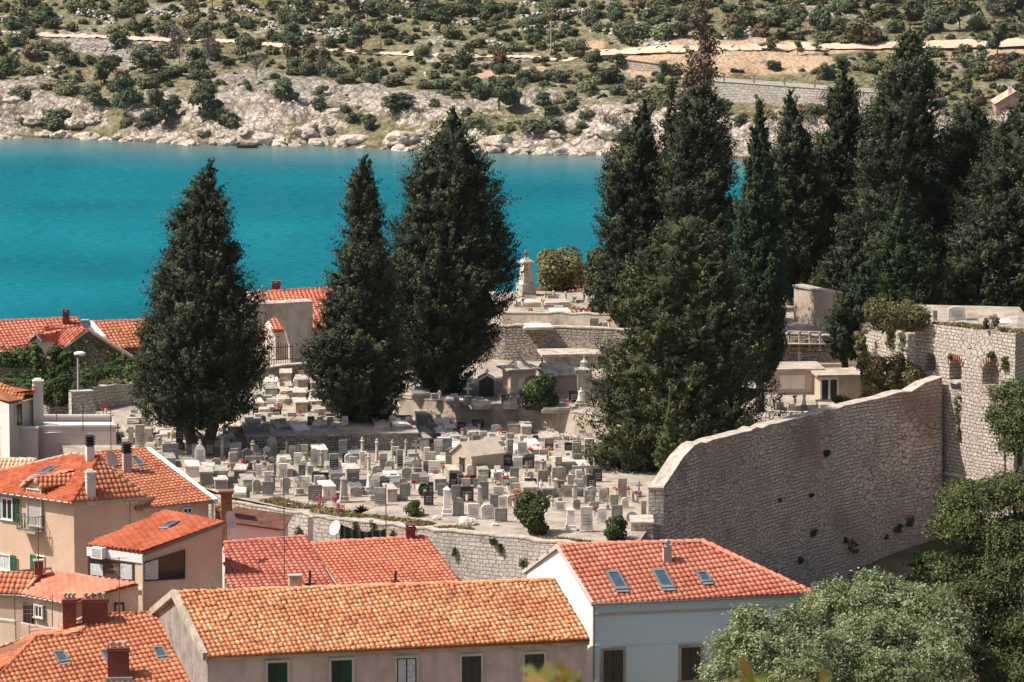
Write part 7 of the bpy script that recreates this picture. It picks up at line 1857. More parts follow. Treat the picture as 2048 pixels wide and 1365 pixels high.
# ivy over the gable of the ivy house and the shade bush beside it
PW = Vector((A_.x, A_.y+.02, A_.z)); rs = np.random.default_rng(8)
def ivy_patch(pts_px, Yp, n, leaf, label, thick=.3, parent=None, name='ivy', cat='climbing plant'):
    """pts: (px, py, spread px)"""
    P = []
    tot = sum(w for *_, w in pts_px)
    for px, py, w in pts_px:
        k = int(n*w/tot); c = WY(px, py, Yp); s = sc_at(c); P.append(np.array([c.x, c.y, c.z])+np.stack([rs.normal(0, w/s*.42, k), -np.abs(rs.normal(0, thick, k)), rs.normal(0, w/s*.36, k)], 1))
    P = np.concatenate(P); V, Fq = quads_from(P, np.array([-.2, -1, .6])+rs.normal(0, .6, P.shape), leaf, rs, 1.2)
    c = P.mean(0); c[2] = P[:, 2].min(); o = mesh_np(name, V-c, Fq, M['ivy'], None, col=np.clip(rs.normal(.5, .22, len(P)), 0, 1), loc=c); tag(o, label, cat)
ivy_patch([(178, 677, 10), (168, 686, 14), (155, 695, 14), (140, 702, 14), (125, 711, 14), (112, 719, 16), (100, 727, 18), (190, 682, 12), (205, 691, 12), (222, 702, 12), (240, 712, 14), (258, 722, 14), (150, 740, 50), (200, 740, 50), (110, 745, 36), (170, 715, 40), (125, 765, 40), (240, 745, 36)], 285.2, 12000, .13, 'climbing ivy edging and covering the shaded stone gable')
bush('large dark green bush below the ivy gable behind the white cottage', 122, 812, None, 60, 130, mat='bush', n=5000, leaf=.12, seed=60, Y=268, lobes=12)
bush('shaded leafy mass under the ivy gable right of the street lamp', 205, 785, None, 90, 70, mat='bush', n=4000, leaf=.12, seed=61, Y=277)
bush('yellow-green shrub against the wall left of the biggest cypress', 262, 768, None, 34, 44, mat='ivy', n=1600, leaf=.1, seed=62, Y=273)
bush('broad dark overgrown hedge in the shade between the ivy gable and the cemetery', 215, 812, None, 150, 92, mat='bush', n=9000, leaf=.12, seed=65, Y=273, lobes=18)
bush('dark overgrown bushes behind the white cottage chimney', 60, 815, None, 130, 80, mat='bush', n=7000, leaf=.12, seed=66, Y=275, lobes=16)
bush('dark hedge strip under the eaves of the long waterside roof', 40, 735, None, 110, 36, mat='bush', n=3000, leaf=.12, seed=63, Y=283)
bush('leafy creeper around the stone pillar below the dormer', 72, 745, None, 26, 60, mat='ivy', n=1500, leaf=.1, seed=64, Y=276)
# grass strips: along the wall tops and edges
def grass_strip(name, pts, w, n, h, label, mat='grass'):
    rs = np.random.default_rng(len(pts)*7+n); seg = []
    L = [(b_-a).length for a, b_ in zip(pts, pts[1:])]; P = []
    for (a, b_), l_ in zip(zip(pts, pts[1:]), L):
        k = int(n*l_/sum(L)); f_ = rs.random(k)[:, None]; d = np.array(b_-a); nn = np.array([-d[1], d[0], 0]); nn /= np.linalg.norm(nn)
        P.append(np.array(a)+d*f_+nn*(rs.random(k)[:, None]*w)+np.array([0, 0, 1])*(rs.random(k)[:, None]*h*.5))
    P = np.concatenate(P); msk = np.array([noise.noise(Vector((p[0]*.55, p[1]*.55, 3))) for p in P]) > .02; P = P[msk]
    V, Fq = quads_from(P, rs.normal(size=P.shape)*np.array([1, 1, .3]), h*.5, rs, 2.0)
    V[:, 2] += 0
    o = mesh_np(name, V, Fq, M[mat], None, col=rs.random(len(P))); tag(o, label, 'grass', kind='stuff')
grass_strip('grass', [low(p)+Vector((0, .6, 0)) for p in front], 1.1, 16000, .22, 'dry grass and weeds along the top of the front retaining wall')
grass_strip('grass', [WY(188, 775, 268.3), WY(232, 768, 269.9), WY(300, 764, 271.5)], .8, 2500, .25, 'dry grass on top of the squared stone wall at the left')
grass_strip('grass', [blk[0]+Vector((0, .3, .05)), blk[1]+Vector((0, .3, .05))], 1.2, 900, .16, 'green grass on the small stone block', mat='bush')
grass_strip('grass', [corner(1832, 262.8, 646), corner(2031, 256.4, 668)], 1.0, 2500, .2, 'dry weeds along the top edge of the bastion')
for i, (px, py) in enumerate(((645, 1018), (668, 1012), (634, 1010), (678, 1028), (655, 1000))):
    p = G(px, py); t = thing('flowering_weed', label_by('pink flowering weed', px, py, [(630, 1002, 'the grey headstone by the wall edge'), (658, 1001, 'the white box tomb'), (688, 1005, 'the front obelisk'), (723, 1020, 'the agave'), (621, 1030, 'the concrete post')]), 'flowers', p, 'pink flowering weeds'); mb = MB(); rs = np.random.default_rng(i)
    st = MB()
    for k_ in range(7):
        q = p+Vector((rs.normal(0, .12), rs.normal(0, .1), 0)); e = q+Vector((rs.normal(0, .05), 0, .35+.2*rs.random())); st.tube(q, e, .012, n=4)
        for m_ in range(5): mb.ball(e+Vector((rs.normal(0, .03), rs.normal(0, .03), -m_*.05)), .035, n=5, k=4)
    mb.build('blossom', M['pinkflower'], t); st.build('stems', M['leafgreen'], t)
# bottom right: silver-green drooping tree and pine
def limb_tree(t, base, tips, r0, mat='bark', seed=0):
    rs = np.random.default_rng(seed); mb = MB()
    for tip in tips:
        tip = Vector(tip); p = Vector(base); n = 5; prev = p
        for i in range(1, n+1):
            f_ = i/n; q = p.lerp(tip, f_)+Vector((rs.normal(0, .12), rs.normal(0, .12), (math.sin(f_*2.2))*.35)); mb.tube(prev, q, r0*(1-.8*(i-1)/n), r0*(1-.8*i/n), n=6, caps=False); prev = q
    mb.build('trunk', M[mat], t)
def clump_tree(name, label, cat, base, lobes, mat, n, leaf, seed, droop=0.0, aspect=1.8, trunk_r=.25, flat=.7, group=None, cl=26):
    """lobes: (px, py, Y, radius m)"""
    rs = np.random.default_rng(seed); L = []
    for px, py, Y, r in lobes: c = WY(px, py, Y); L.append((c.x, c.y, c.z, r))
    L = np.array(L); L[:, :3] += rs.normal(0, .25, (len(L), 3)); t = thing(name, label, cat, base, group); wts = L[:, 3]**2/(L[:, 3]**2).sum()
    pick = rs.choice(len(L), n, p=wts); u_ = rs.normal(size=(n, 3)); u_ /= np.linalg.norm(u_, axis=1, keepdims=True)
    # small clusters on the shell of each lobe
    ncl = int(n/cl); cp = rs.choice(len(L), ncl, p=wts); cu = rs.normal(size=(ncl, 3)); cu /= np.linalg.norm(cu, axis=1, keepdims=True); cu[:, 2] = np.where(cu[:, 2] < -.5, -cu[:, 2], cu[:, 2])
    cc = L[cp, :3]+cu*L[cp, 3:4]*np.array([1, 1, flat])*(.35+.9*rs.random((ncl, 1)))
    k = rs.integers(0, ncl, n); q = rs.normal(size=(n, 3))*np.array([.2, .2, .13])*(.85 if cl > 30 else 1)
    P = cc[k]+q*(.7+.6*rs.random((ncl, 1)))[k]
    if droop: f_ = rs.random(n); P[:, 2] -= droop*f_**2; P += cu[k]*f_[:, None]*droop*.6
    Nn = cu[k]*.6+rs.normal(size=(n, 3))*.6+np.array([0, 0, .5])
    V, Fq = quads_from(P, Nn, leaf, rs, aspect)
    tint = np.clip((.56 if cl > 30 else .45)+.2*rs.normal(size=ncl)[k]+.15*rs.normal(size=n), 0, 1)
    mesh_np('crown', V, Fq, M[mat], t, col=tint)
    limb_tree(t, base, [l[:3] for l in L], trunk_r, seed=seed); return t
b_ = WY(1650, 1420, 236); b_.z = 27.8
clump_tree('willowy_tree', 'silvery green drooping tree in front of the curtain wall and white house', 'tree', b_, [(1500, 1245, 218, .8), (1465, 1290, 217, .6), (1560, 1262, 219, .9), (1595, 1240, 219, .6), (1530, 1310, 217, 1.3), (1610, 1300, 218, 1.5), (1450, 1330, 216, .7), (1580, 1360, 216, 1.3)], 'willow', 46000, .066, 71, cl=44, droop=.9, aspect=2.4, trunk_r=.16)
b2_ = WY(1760, 1440, 238); b2_.z = 27.8
clump_tree('willowy_tree', 'larger silvery green drooping tree left of the pine', 'tree', b2_, [(1690, 1225, 224, 1.5), (1780, 1190, 226, 1.4), (1840, 1230, 225, 1.5), (1740, 1265, 222, 1.6), (1810, 1300, 222, 1.6), (1690, 1320, 220, 1.4), (1870, 1340, 221, 1.3), (1760, 1350, 219, 1.5), (1650, 1375, 218, 1.2), (1740, 1185, 226, .9), (1890, 1260, 224, 1.0)], 'willow', 92000, .066, 72, cl=44, droop=.9, aspect=2.4, trunk_r=.2)
b3 = WY(2010, 1440, 232); b3.z = 27.8
clump_tree('pine_tree', 'dark yellowish-green pine with layered branches at the right edge', 'tree', b3, [(1960, 1000, 232, 1.5), (2030, 970, 233, 1.6), (1915, 1035, 231, 1.1), (1990, 1060, 231, 1.4), (1905, 1075, 230, .9), (2050, 1060, 232, 1.3), (1960, 1130, 230, .9), (2020, 1150, 230, 1.7), (1950, 1190, 229, 1.3), (1905, 1145, 230, .9), (1930, 1240, 228, 1.0), (2040, 1230, 229, 1.5), (1990, 1285, 228, .9), (2090, 1120, 231, 2.0), (2060, 1320, 227, 1.0), (1950, 1320, 227, 1.2), (2020, 1350, 226, 1.4), (2060, 1260, 228, 1.2)], 'pine', 120000, .075, 73, trunk_r=.26, flat=.55)
b4_ = WY(2040, 1300, 240); b4_.z = 28
clump_tree('pine_tree', 'upper pine branches overlapping the bastion corner', 'tree', b4_, [(2035, 800, 246, 1.0), (2010, 830, 246, .8), (2045, 860, 245, 1.2), (2030, 905, 244, .9), (2075, 850, 245, 1.6)], 'pine', 28000, .075, 74, trunk_r=.16, flat=.6)
clump_tree('shade_shrub', 'dark shrub in the shade at the foot of the white house', 'shrub', WY(1490, 1400, 219), [(1480, 1340, 219, .8), (1450, 1350, 218, .6), (1500, 1360, 219, .7)], 'bush', 6000, .09, 75, trunk_r=.05)
clump_tree('shade_shrub', 'dark undergrowth at the base of the curtain wall', 'shrub', WY(1700, 1200, 247), [(1700, 1215, 247, 1.0), (1780, 1190, 249, 1.2), (1860, 1160, 252, 1.2), (1650, 1230, 245, .7)], 'bush', 9000, .1, 76, trunk_r=.06)
# out-of-focus plant tops close to the camera
for i, (px, py, w_) in enumerate(((1115, 1354, 90), (1545, 1356, 120), (1480, 1368, 70), (1600, 1366, 60))):
    Yn = 21+i*.5; c = WY(px, py, Yn); gz = ground_z(c.x, c.y); rs = np.random.default_rng(i+60); k = 260
    P = np.stack([c.x+rs.normal(0, w_/F*Yn*.35, k), c.y+rs.normal(0, .06, k), gz+(c.z-gz)*(rs.random(k)**.5)+rs.normal(0, .02, k)], 1); V, Fq = quads_from(P, rs.normal(size=P.shape), .05, rs, 1.8)
    o = mesh_np('foreground_plant', V-np.array([c.x, c.y, gz]), Fq, M['yellow'], None, col=rs.random(k), loc=(c.x, c.y, gz)); tag(o, ['blurred yellow-green plant tip below the long house windows', 'blurred orange-yellow plant tip at the bottom right of centre', 'blurred green plant tip left of the orange-yellow one', 'small blurred plant tip right of the orange-yellow one'][i], 'plant', 'blurred plants close to the camera')

# ================================================================ SCRUB, WALLS AND ROCKS OF THE FAR SHORE
def hill_px(p):
    d = p-Vector((0, 0, H)); cz = d.y*cP-d.z*sP; return 1024+F*d.x/cz, 682.5-F*(d.y*sP+d.z*cP)/cz
HM = [(495, 292, 'the small boat'), (605, 235, 'the blue-shaded cliff hollow'), (407, 205, 'the layered shore pine'), (359, 95, 'the largest bare tree'), (513, 135, 'the small bare tree'), (722, 75, 'the lone upright pine'), (1102, 75, 'the slender utility pole'), (425, 30, 'the thin pole near the top'), (55, 30, 'the far left pole'), (200, 70, 'the upper left stone wall'), (120, 190, 'the leftmost rock slabs'), (203, 150, 'the dark pine on the left slope'), (40, 195, 'the left edge pine'), (800, 215, 'the wide flat shore pine'), (998, 190, 'the big dark pine clump'), (900, 215, 'the middle cypress top'), (1210, 115, 'the road bend'), (1090, 240, 'the pale shore cliffs'), (1220, 250, 'the bare shoreline bush'), (1640, 105, 'the wide gravel clearing'), (1560, 190, 'the quarry wall'), (1720, 80, 'the big round brown-green bush'), (1990, 80, 'the pine by the road'), (2030, 220, 'the pink house'), (700, 20, 'the top centre walls'), (960, 20, 'the top right walls'), (640, 90, 'the path junction'), (300, 190, 'the shore pine thicket'), (1400, 60, 'the dead cypress spire'), (1850, 60, 'the massive cypress top'), (870, 130, 'the middle path')]
TEMPL = {}
def templ(kind, variant):
    k = (kind, variant)
    if k in TEMPL: return TEMPL[k]
    rs = np.random.default_rng(hash(kind) % 1 + variant*17+{'round': 1, 'dark': 2, 'brown': 3, 'pine': 4, 'bare': 5, 'olive': 6}[kind])
    t = thing({'pine': 'pine_tree', 'bare': 'bare_tree', 'olive': 'olive_tree'}.get(kind, 'maquis_shrub'), None, 'tree' if kind in ('pine', 'bare', 'olive') else 'shrub', (0, 0, 0))
    if kind in ('round', 'dark', 'brown'):
        V, Fq, c = shrub_arrays(rs, .5, .72, 900, .075, lobes=9)
        mesh_np('foliage', V, Fq, M[{'round': 'maquis', 'dark': 'maquis_dark', 'brown': 'maquis_brown'}[kind]], t, col=c)
    elif kind in ('pine', 'olive'):
        P = []; Nn = []
        nl = 9 if kind == 'pine' else 6
        for i in range(nl):
            a = rs.random()*6.28; q = .30*math.sqrt(rs.random())*(1.15-i/nl*.5); z = .32+.6*i/nl; r = .14+.12*rs.random()
            m = 150; u_ = rs.normal(size=(m, 3)); u_ /= np.linalg.norm(u_, axis=1, keepdims=True)
            P.append(np.array([q*math.cos(a), q*math.sin(a), z])+u_*r*np.array([1.25, 1.25, .55])*(.5+.5*rs.random((m, 1)))); Nn.append(u_+np.array([0, 0, .5])+rs.normal(0, .4, (m, 3)))
        P = np.concatenate(P); V, Fq = quads_from(P, np.concatenate(Nn), .06, rs, 1.5)
        mesh_np('crown', V, Fq, M['maquis_dark' if kind == 'pine' else 'maquis'], t, col=np.clip(rs.normal(.5, .2, len(P)), 0, 1))
        mb = MB(); mb.tube((0, 0, -.08), (.02, 0, .45), .03, .018, n=5); mb.tube((.02, 0, .4), (.12, .05, .75), .015, .006, n=4); mb.tube((.01, 0, .3), (-.15, .03, .6), .014, .006, n=4); mb.build('trunk', M['bark'], t)
    else:
        mb = MB(); PP = []
        mb.tube((0, 0, -.05), (.01, 0, .5), .022, .012, n=5)
        for i in range(26):
            a = rs.random()*6.28; z = .2+.4*rs.random(); e = Vector((math.cos(a)*.36*rs.uniform(.5, 1), math.sin(a)*.36*rs.uniform(.5, 1), z+.2+.25*rs.random())); mb.tube((0, 0, z), e, .008, .003, n=3, caps=False)
            for j in range(22): q = Vector((0, 0, z)).lerp(e, .4+.65*rs.random()); PP.append((q.x+rs.normal(0, .035), q.y+rs.normal(0, .035), q.z+rs.normal(0, .035)))
        mb.build('trunk', M['palebark'], t); PP = np.array(PP); V, Fq = quads_from(PP, rs.normal(size=PP.shape), .028, rs, 3.0); mesh_np('crown', V, Fq, M['twigs'], t, col=rs.random(len(PP)))
    TEMPL[k] = t; return t
HDESC = {'round': 'green maquis shrub', 'dark': 'dark green shrub', 'brown': 'brownish maquis shrub', 'pine': 'dark spreading pine', 'bare': 'grey-brown bare tree', 'olive': 'small olive-like tree'}
HGRP = {'round': 'maquis shrubs on the far hillside', 'dark': 'maquis shrubs on the far hillside', 'brown': 'maquis shrubs on the far hillside', 'pine': 'pines on the far shore', 'bare': 'bare trees on the far hillside', 'olive': 'small trees on the far hillside'}
HPOS = []; HCOUNT = [0]
def hplant(kind, px, py, wpx, hpx, label=None):
    p = on_hill(px, py); s = sc_at(p); w = wpx/s; h = hpx/s
    v = random.randrange(4 if kind not in ('bare', 'olive') else 2)
    hk = .72 if kind in ('round', 'dark', 'brown') else 1.0
    o = copy_thing(templ(kind, v), (p.x, p.y, p.z-.1), random.random()*6.28, (w, w, h/hk))
    sz = 'large' if wpx > 58 else 'small' if wpx < 34 else 'mid-sized'
    o['label'] = label or label_by(f'{sz} {HDESC[kind]}', px, py, HM); o['group'] = HGRP[kind]
    HPOS.append((p.x, p.y, w*.5)); HCOUNT[0] += 1; return o
SPEC = [('pine',203,176,64,62),('pine',290,150,88,66),('pine',188,226,62,60),('pine',253,238,64,88),('pine',321,262,62,84),('pine',407,255,84,98),('pine',564,222,76,70),('dark',41,205,58,38),('dark',113,246,68,34),('dark',137,132,50,32),('dark',239,94,54,38),
('bare',359,134,70,84),('bare',417,140,54,74),('bare',513,162,44,54),('bare',643,158,40,52),('pine',722,108,60,68),('pine',800,238,86,54),('pine',998,232,90,84),('dark',869,226,36,34),('pine',1090,238,66,56),('dark',1084,272,94,44),('dark',1173,244,40,28),('bare',1222,292,66,66),
('dark',1213,168,66,40),('pine',1325,178,34,60),('dark',930,136,46,42),('dark',1030,150,40,28),('pine',1045,185,34,44),('brown',1000,132,40,44),('dark',1000,150,36,26),('pine',700,30,50,50),('dark',615,150,50,34),('pine',640,235,44,40),('dark',740,170,44,34),('dark',690,235,30,30),('dark',740,262,28,30),('dark',255,262,36,30),('pine',290,268,40,40),('dark',300,245,40,34),('pine',350,245,48,56),('dark',455,262,60,46),('dark',490,190,40,34),('dark',395,150,50,40),('dark',20,150,44,46),('dark',60,80,40,30),('brown',1720,88,108,56),('pine',1820,60,70,66),('pine',1920,66,70,72),('pine',1995,118,60,78),('olive',1536,104,46,34),('olive',1595,112,30,36),('olive',1632,104,34,30),('olive',1882,128,30,28),('pine',1965,124,28,36),('dark',1652,160,48,36),('dark',1545,140,40,24),('brown',1470,60,60,40),('round',1770,34,60,34),('pine',1330,60,60,50),('dark',1640,60,50,60),('bare',1980,40,40,40),('bare',1590,46,40,40),('pine',1600,70,50,56),
('dark',850,180,36,26),('pine',1140,205,34,26),('dark',1125,165,44,30),('dark',40,258,30,22),('dark',100,258,66,34),('pine',1160,275,38,34),('dark',660,275,30,26),('round',783,285,26,20),('round',1020,270,26,24),('dark',1380,178,40,40),('pine',1450,240,50,44),('dark',1480,255,40,30)]
for q in SPEC: hplant(*q)
rh = random.Random(21); cand = []
tries = 0
while len(cand) < 1500 and tries < 16000:
    tries += 1
    px, py = rh.uniform(-60, 2110), rh.uniform(-45, 300)
    p = on_hill(px, py); d = p.y-shore(p.x)
    if d < 4: continue
    soil = any(((p.x-sx)/rx)**2+((p.y-sy)/ry)**2 < 1.05 for sx, sy, rx, ry in SOILW)
    if soil: continue
    pathd = min(abs(py-(66+.09*px)) if px < 560 else 99, 99)
    if pathd < 5 and d > 20: continue
    if 1180 < px and 92 < py < 112: continue
    rk = rockiness(p.x, d)
    dens = (1.0-1.15*rk) if d > 26 else (.62-.8*rk)
    if px > 1250: dens += .35
    if py < 60: dens += .15
    if px < 1000 and 75 < py < 150: dens -= .15
    if d < 10: dens -= .2
    if 1440 < px < 1760 and 150 < py < 232: continue
    if rh.random() > dens*(.55+1.1*max(0, noise.noise(Vector((p.x*.06, p.y*.09, 21)))+.35)): continue
    w = rh.choice([1.1, 1.3, 1.6, 2.1, 2.7, 3.5, 4.4])*(1.15 if px > 1250 else 1)
    if any((p.x-a)**2+(p.y-b_)**2 < ((w*.5+r)*.74)**2 for a, b_, r in HPOS) or any((p.x-a)**2+(p.y-b_)**2 < ((w*.5+r)*.64)**2 for a, b_, r, *_ in cand): continue
    cand.append((p.x, p.y, w*.5, px, py, w, p.z))
# the largest stand on their own, the small rest is one mass of scrub
cand.sort(key=lambda c: -c[5]*(1 if 0 < c[3] < 2048 and 0 < c[4] < 300 else .01))
nbig = 285-HCOUNT[0]
for c in cand[:nbig]:
    x, y, r, px, py, w, z = c
    kind = rh.choice(['round', 'round', 'dark', 'dark', 'brown', 'round', 'pine' if w > 3 else 'dark'])
    s = 12.3; hplant(kind, px, py, w*s, w*s*rh.uniform(.5, .72) if kind != 'pine' else w*s*rh.uniform(.7, .95))
base = []
rs = np.random.default_rng(77)
VV = []; FF = []; CC = []; off_ = 0
protos = [shrub_arrays(rs, .5, .62, 210, .14, lobes=5) for _ in range(5)]
for c in cand[nbig:]:
    x, y, r, px, py, w, z = c; V, Fq, cc = protos[rs.integers(5)]; a = rs.random()*6.28
    Rm = np.array([[math.cos(a), -math.sin(a), 0], [math.sin(a), math.cos(a), 0], [0, 0, 1]])
    V2 = (V@Rm.T)*w+np.array([x, y, z-.1]); VV.append(V2); FF.append(Fq+off_); CC.append(np.clip(cc*.7+rs.normal(0.1, .22), 0, 1)); off_ += len(V2)
if VV:
    M['scrub'] = leafmat('mixed_low_scrub', [(0.028, 0.044, 0.022), (0.065, 0.085, 0.036), (0.12, 0.115, 0.055), (0.18, 0.14, 0.085)], trans=.05)
    o = mesh_np('scrub', np.concatenate(VV), np.concatenate(FF), M['scrub'], None, col=np.concatenate(CC)); tag(o, 'low mixed scrub covering the far hillside between the larger shrubs', 'scrub', kind='stuff')
for t in TEMPL.values():
    for ch in list(t.children): bpy.data.objects.remove(ch)
    bpy.data.objects.remove(t)
print('hill plants', HCOUNT[0], 'scrub', len(cand)-nbig)
# rubble stone mesh
def rubble_np(pts, sizes, rs, n=6):
    V = []; Fq = []; col = []; k = 0
    cube = np.array([(-1, -1, -1), (1, -1, -1), (1, 1, -1), (-1, 1, -1), (-1, -1, 1), (1, -1, 1), (1, 1, 1), (-1, 1, 1)])*.5
    fc = np.array([(0, 3, 2, 1), (4, 5, 6, 7), (0, 1, 5, 4), (1, 2, 6, 5), (2, 3, 7, 6), (3, 0, 4, 7)])
    for p, s in zip(pts, sizes):
        c = cube*(np.array([1.2, 1, .75])*s*(.7+.6*rs.random(3)))+rs.normal(0, .12*s, (8, 3)); a = rs.random()*6.28
        ca, sa = math.cos(a), math.sin(a); c = np.stack([c[:, 0]*ca-c[:, 1]*sa, c[:, 0]*sa+c[:, 1]*ca, c[:, 2]], 1)
        V.append(c+p); Fq.append(fc+k); k += 8; col += [rs.random()]*6
    return np.concatenate(V), np.concatenate(Fq), np.array(col)
M['hillstone'] = leafmat('grey_limestone_rubble', [(0.32, 0.29, 0.26), (0.48, 0.44, 0.40), (0.60, 0.56, 0.51)], trans=0)
M['shorestone'] = leafmat('pale_shore_limestone', [(0.50, 0.42, 0.35), (0.68, 0.59, 0.51), (0.80, 0.72, 0.64)], trans=0)
rs = np.random.default_rng(5)
WL = [(-30,42,50,43,1.0),(75,44,125,38,1.3),(152,30,232,46,2.2),(290,30,360,36,1.8),(408,28,475,24,1.4),(480,22,520,28,1.2),(500,46,560,60,1.6),(565,20,640,16,.9),(560,44,650,38,1.2),(600,72,700,58,1.0),(650,78,740,64,1.2),(700,15,830,8,.9),(770,40,850,28,1.0),(860,60,960,44,1.3),(880,30,930,26,1.0),(1000,18,1100,12,.9),(1040,36,1180,28,1.4),(1040,62,1140,50,1.2),(960,88,1010,92,1.1),(1180,64,1240,70,1.0),(1230,28,1340,20,1.0),(1445,78,1520,70,2.2),(180,106,255,96,1.1),(300,112,335,104,1.0),(850,150,900,165,1.0),(90,150,140,130,1.2),(1250,84,1340,92,.9)]
for i, (x0, y0, x1, y1, hh) in enumerate(WL):
    a, b_ = on_hill(x0, y0), on_hill(x1, y1); L = (b_-a).length; n = int(L*7*hh**.5); P = []; S = []
    for k in range(n):
        f_ = rs.random(); q = a.lerp(b_, f_); e = math.sin(math.pi*f_)**.35
        w_ = rs.normal(0, .7); q = q+Vector((rs.normal(0, .1), w_, 0)); zz = hill_z(q.x, q.y, False)+rs.random()*hh*.75*e*(1-min(1, abs(w_)/1.3))
        P.append((q.x, q.y, zz)); S.append(.28+.25*rs.random())
    c = np.array(P).mean(0); V, Fq, col = rubble_np(np.array(P)-c, S, rs)
    o = mesh_np('dry_stone_wall', V, Fq, M['hillstone'], None, col=col, loc=c); tag(o, label_by('low grey dry stone wall', (x0+x1)/2, (y0+y1)/2, [m for m in HM if 'wall' not in m[2]]), 'stone wall', 'dry stone walls on the far hillside')
# rocks lying at the water's edge and outcrops
n = 0
for i in range(95):
    px = i*22-20+rs.normal(0, 6); x = (px-1024)/12.2/1.0*0.99
    x = (px-1024)/F*795; d_ = rs.uniform(-.4, 9) if i % 2 else rs.uniform(-.6, 1.2); y = shore(x)+d_
    if px > 1240: continue
    z = max(0, hill_z(x, y, True)); s = rs.uniform(.6, 1.6)*(1 if d_ < 2 else 1.35)
    me = bpy.data.meshes.new('shore_rock'); import bmesh
    bm = bmesh.new(); bmesh.ops.create_icosphere(bm, subdivisions=3, radius=1)
    o3 = Vector((i*3.1, 2, 5))
    for v in bm.verts:
        k = 1+.45*noise.noise(v.co*1.3+o3)+.22*noise.noise(v.co*3.1+o3)+.1*noise.noise(v.co*7+o3); v.co = Vector((v.co.x*1.4*k, v.co.y*k, v.co.z*.62*k))*s
    bm.to_mesh(me); bm.free(); me.materials.append(M['limestone_shore'] if 'limestone_shore' in M else M.setdefault('limestone_shore', plaster('shore_rock_limestone', (0.64, 0.56, 0.48), (0.42, 0.36, 0.30), amt=.9, scale=1.6, obj_var=.2, bmp=.12)))
    o = bpy.data.objects.new('shore_rock', me); scene.collection.objects.link(o); o.location = (x, y, z-.1*s); o.rotation_euler = (0, 0, rs.random()*6.28)
    tag(o, label_by('pale limestone rock at the waterline' if d_ < 2 else 'pale limestone boulder above the shore', px, hill_px(o.location)[1], HM), 'rock', 'rocks along the far shore')
# quarry / revetment wall with posts and rail at the right
qa, qb = on_hill(1425, 212), on_hill(1790, 222)
tA, tB = on_hill(1425, 158), on_hill(1700, 172)
t = thing('stone_revetment', 'wide pale stone embankment wall below the gravel clearing, behind the cypresses', 'retaining wall', qa)
mb = MB(); k_ = 14
for i in range(k_):
    f0, f1 = i/k_, (i+1)/k_; a0, a1 = qa.lerp(qb, f0), qa.lerp(qb, f1); h0 = 4.3-1.2*f0; h1_ = 4.3-1.2*f1
    a0 = Vector((a0.x, a0.y, a0.z-.8)); a1 = Vector((a1.x, a1.y, a1.z-.8)); u0, u1 = a0+Vector((0, 2.2, h0)), a1+Vector((0, 2.2, h1_)); L = (a1-a0).length
    mb.poly([a0, a1, u1, u0], uvs=[(i*L, 0), (i*L+L, 0), (i*L+L, h1_), (i*L, h0)]); mb.poly([u0, u1, u1+Vector((0, 7, .1)), u0+Vector((0, 7, .1))])
M['revet'] = stonewall('embankment_stone', (0.60, 0.54, 0.47), (0.46, 0.41, 0.36), (0.30, 0.26, 0.22), bw=.8, bh=.4, ms=.05, stain_amt=.4, warp=.1, bmp=.08)
mb.build('masonry', M['revet'], t)
mb = MB(); e0 = qa+Vector((0, 2.2, 3.55)); e1 = qb+Vector((0, 2.2, 2.35)); mb.tube(e0, e1, .13, n=6); mb.build('rail', M['concrete'], t)
for i in range(6):
    f_ = (i+.4)/6; p = e0.lerp(e1, f_)+Vector((0, .8, -.2)); mb = MB(); mb.box((0, 0, 0), (.16, 0, 0), (0, .16, 0), (0, 0, 1.5)); mb.box((0, 0, 1.5), (.2, 0, 0), (0, .2, 0), (0, 0, .1)); o = mb.build('fence_post', M['concrete']); o.location = p; x_, y_ = hill_px(p)
    tag(o, label_by('square concrete fence post on the embankment', x_, y_, [(1325, 150, 'the small pine by the road'), (1400, 120, 'the dead cypress spire'), (1580, 190, 'the forked cypress top'), (1690, 130, 'the pointed cypress leader'), (1652, 150, 'the dark bush behind the rail'), (1545, 130, 'the low bush on the clearing')]), 'post', 'fence posts on the embankment')
# guard rail and low wall at the road bend
a, b_ = on_hill(1228, 134), on_hill(1350, 150)
t = thing('roadside_wall', 'low brown-topped wall along the road bend left of the dead cypress', 'wall', a); mb = MB(); L_ = (b_-a)
mb.prism([a+Vector((0, 0, -1.5)), b_+Vector((0, 0, -1.5)), b_+Vector((0, .3, 1.0)), a+Vector((0, .3, 1.0))], (0, .6, 0)); mb.build('masonry', M['revet'], t)
mb = MB(); mb.tube(a+Vector((0, .4, 1.15)), b_+Vector((0, .4, 1.15)), .16, n=6); mb.build('rail', M['brown'], t)
# utility poles
for (px, y0, y1, r, lab) in ((1102, 112, 40, .13, 'slender pale utility pole with a dark cap on the hillside'), (425, 62, -30, .10, 'thin dark pole near the top left, cut by the frame'), (55, 64, -30, .10, 'thin dark pole at the far upper left, cut by the frame'), (762, 104, 20, .07, 'faint dark pole standing behind the lone upright pine')):
    p = on_hill(px, y0); s = sc_at(p); h = (y0-y1)/s; t = thing('utility_pole', lab, 'pole', p, None); mb = MB(); mb.tube(p-u(.4), p+u(h), r, r*.7, n=8); mb.build('mast', M['concrete' if px == 1102 else 'bark'], t)
    mb = MB(); mb.box(p+u(h), (.35, 0, 0), (0, .06, 0), (0, 0, .12)); mb.tube(p+u(h+.1)-Vector((.28, 0, 0)), p+u(h+.35)-Vector((.28, 0, 0)), .05, n=6); mb.tube(p+u(h+.1)+Vector((.28, 0, 0)), p+u(h+.35)+Vector((.28, 0, 0)), .05, n=6); mb.build('crossarm', M['darkmetal'], t)
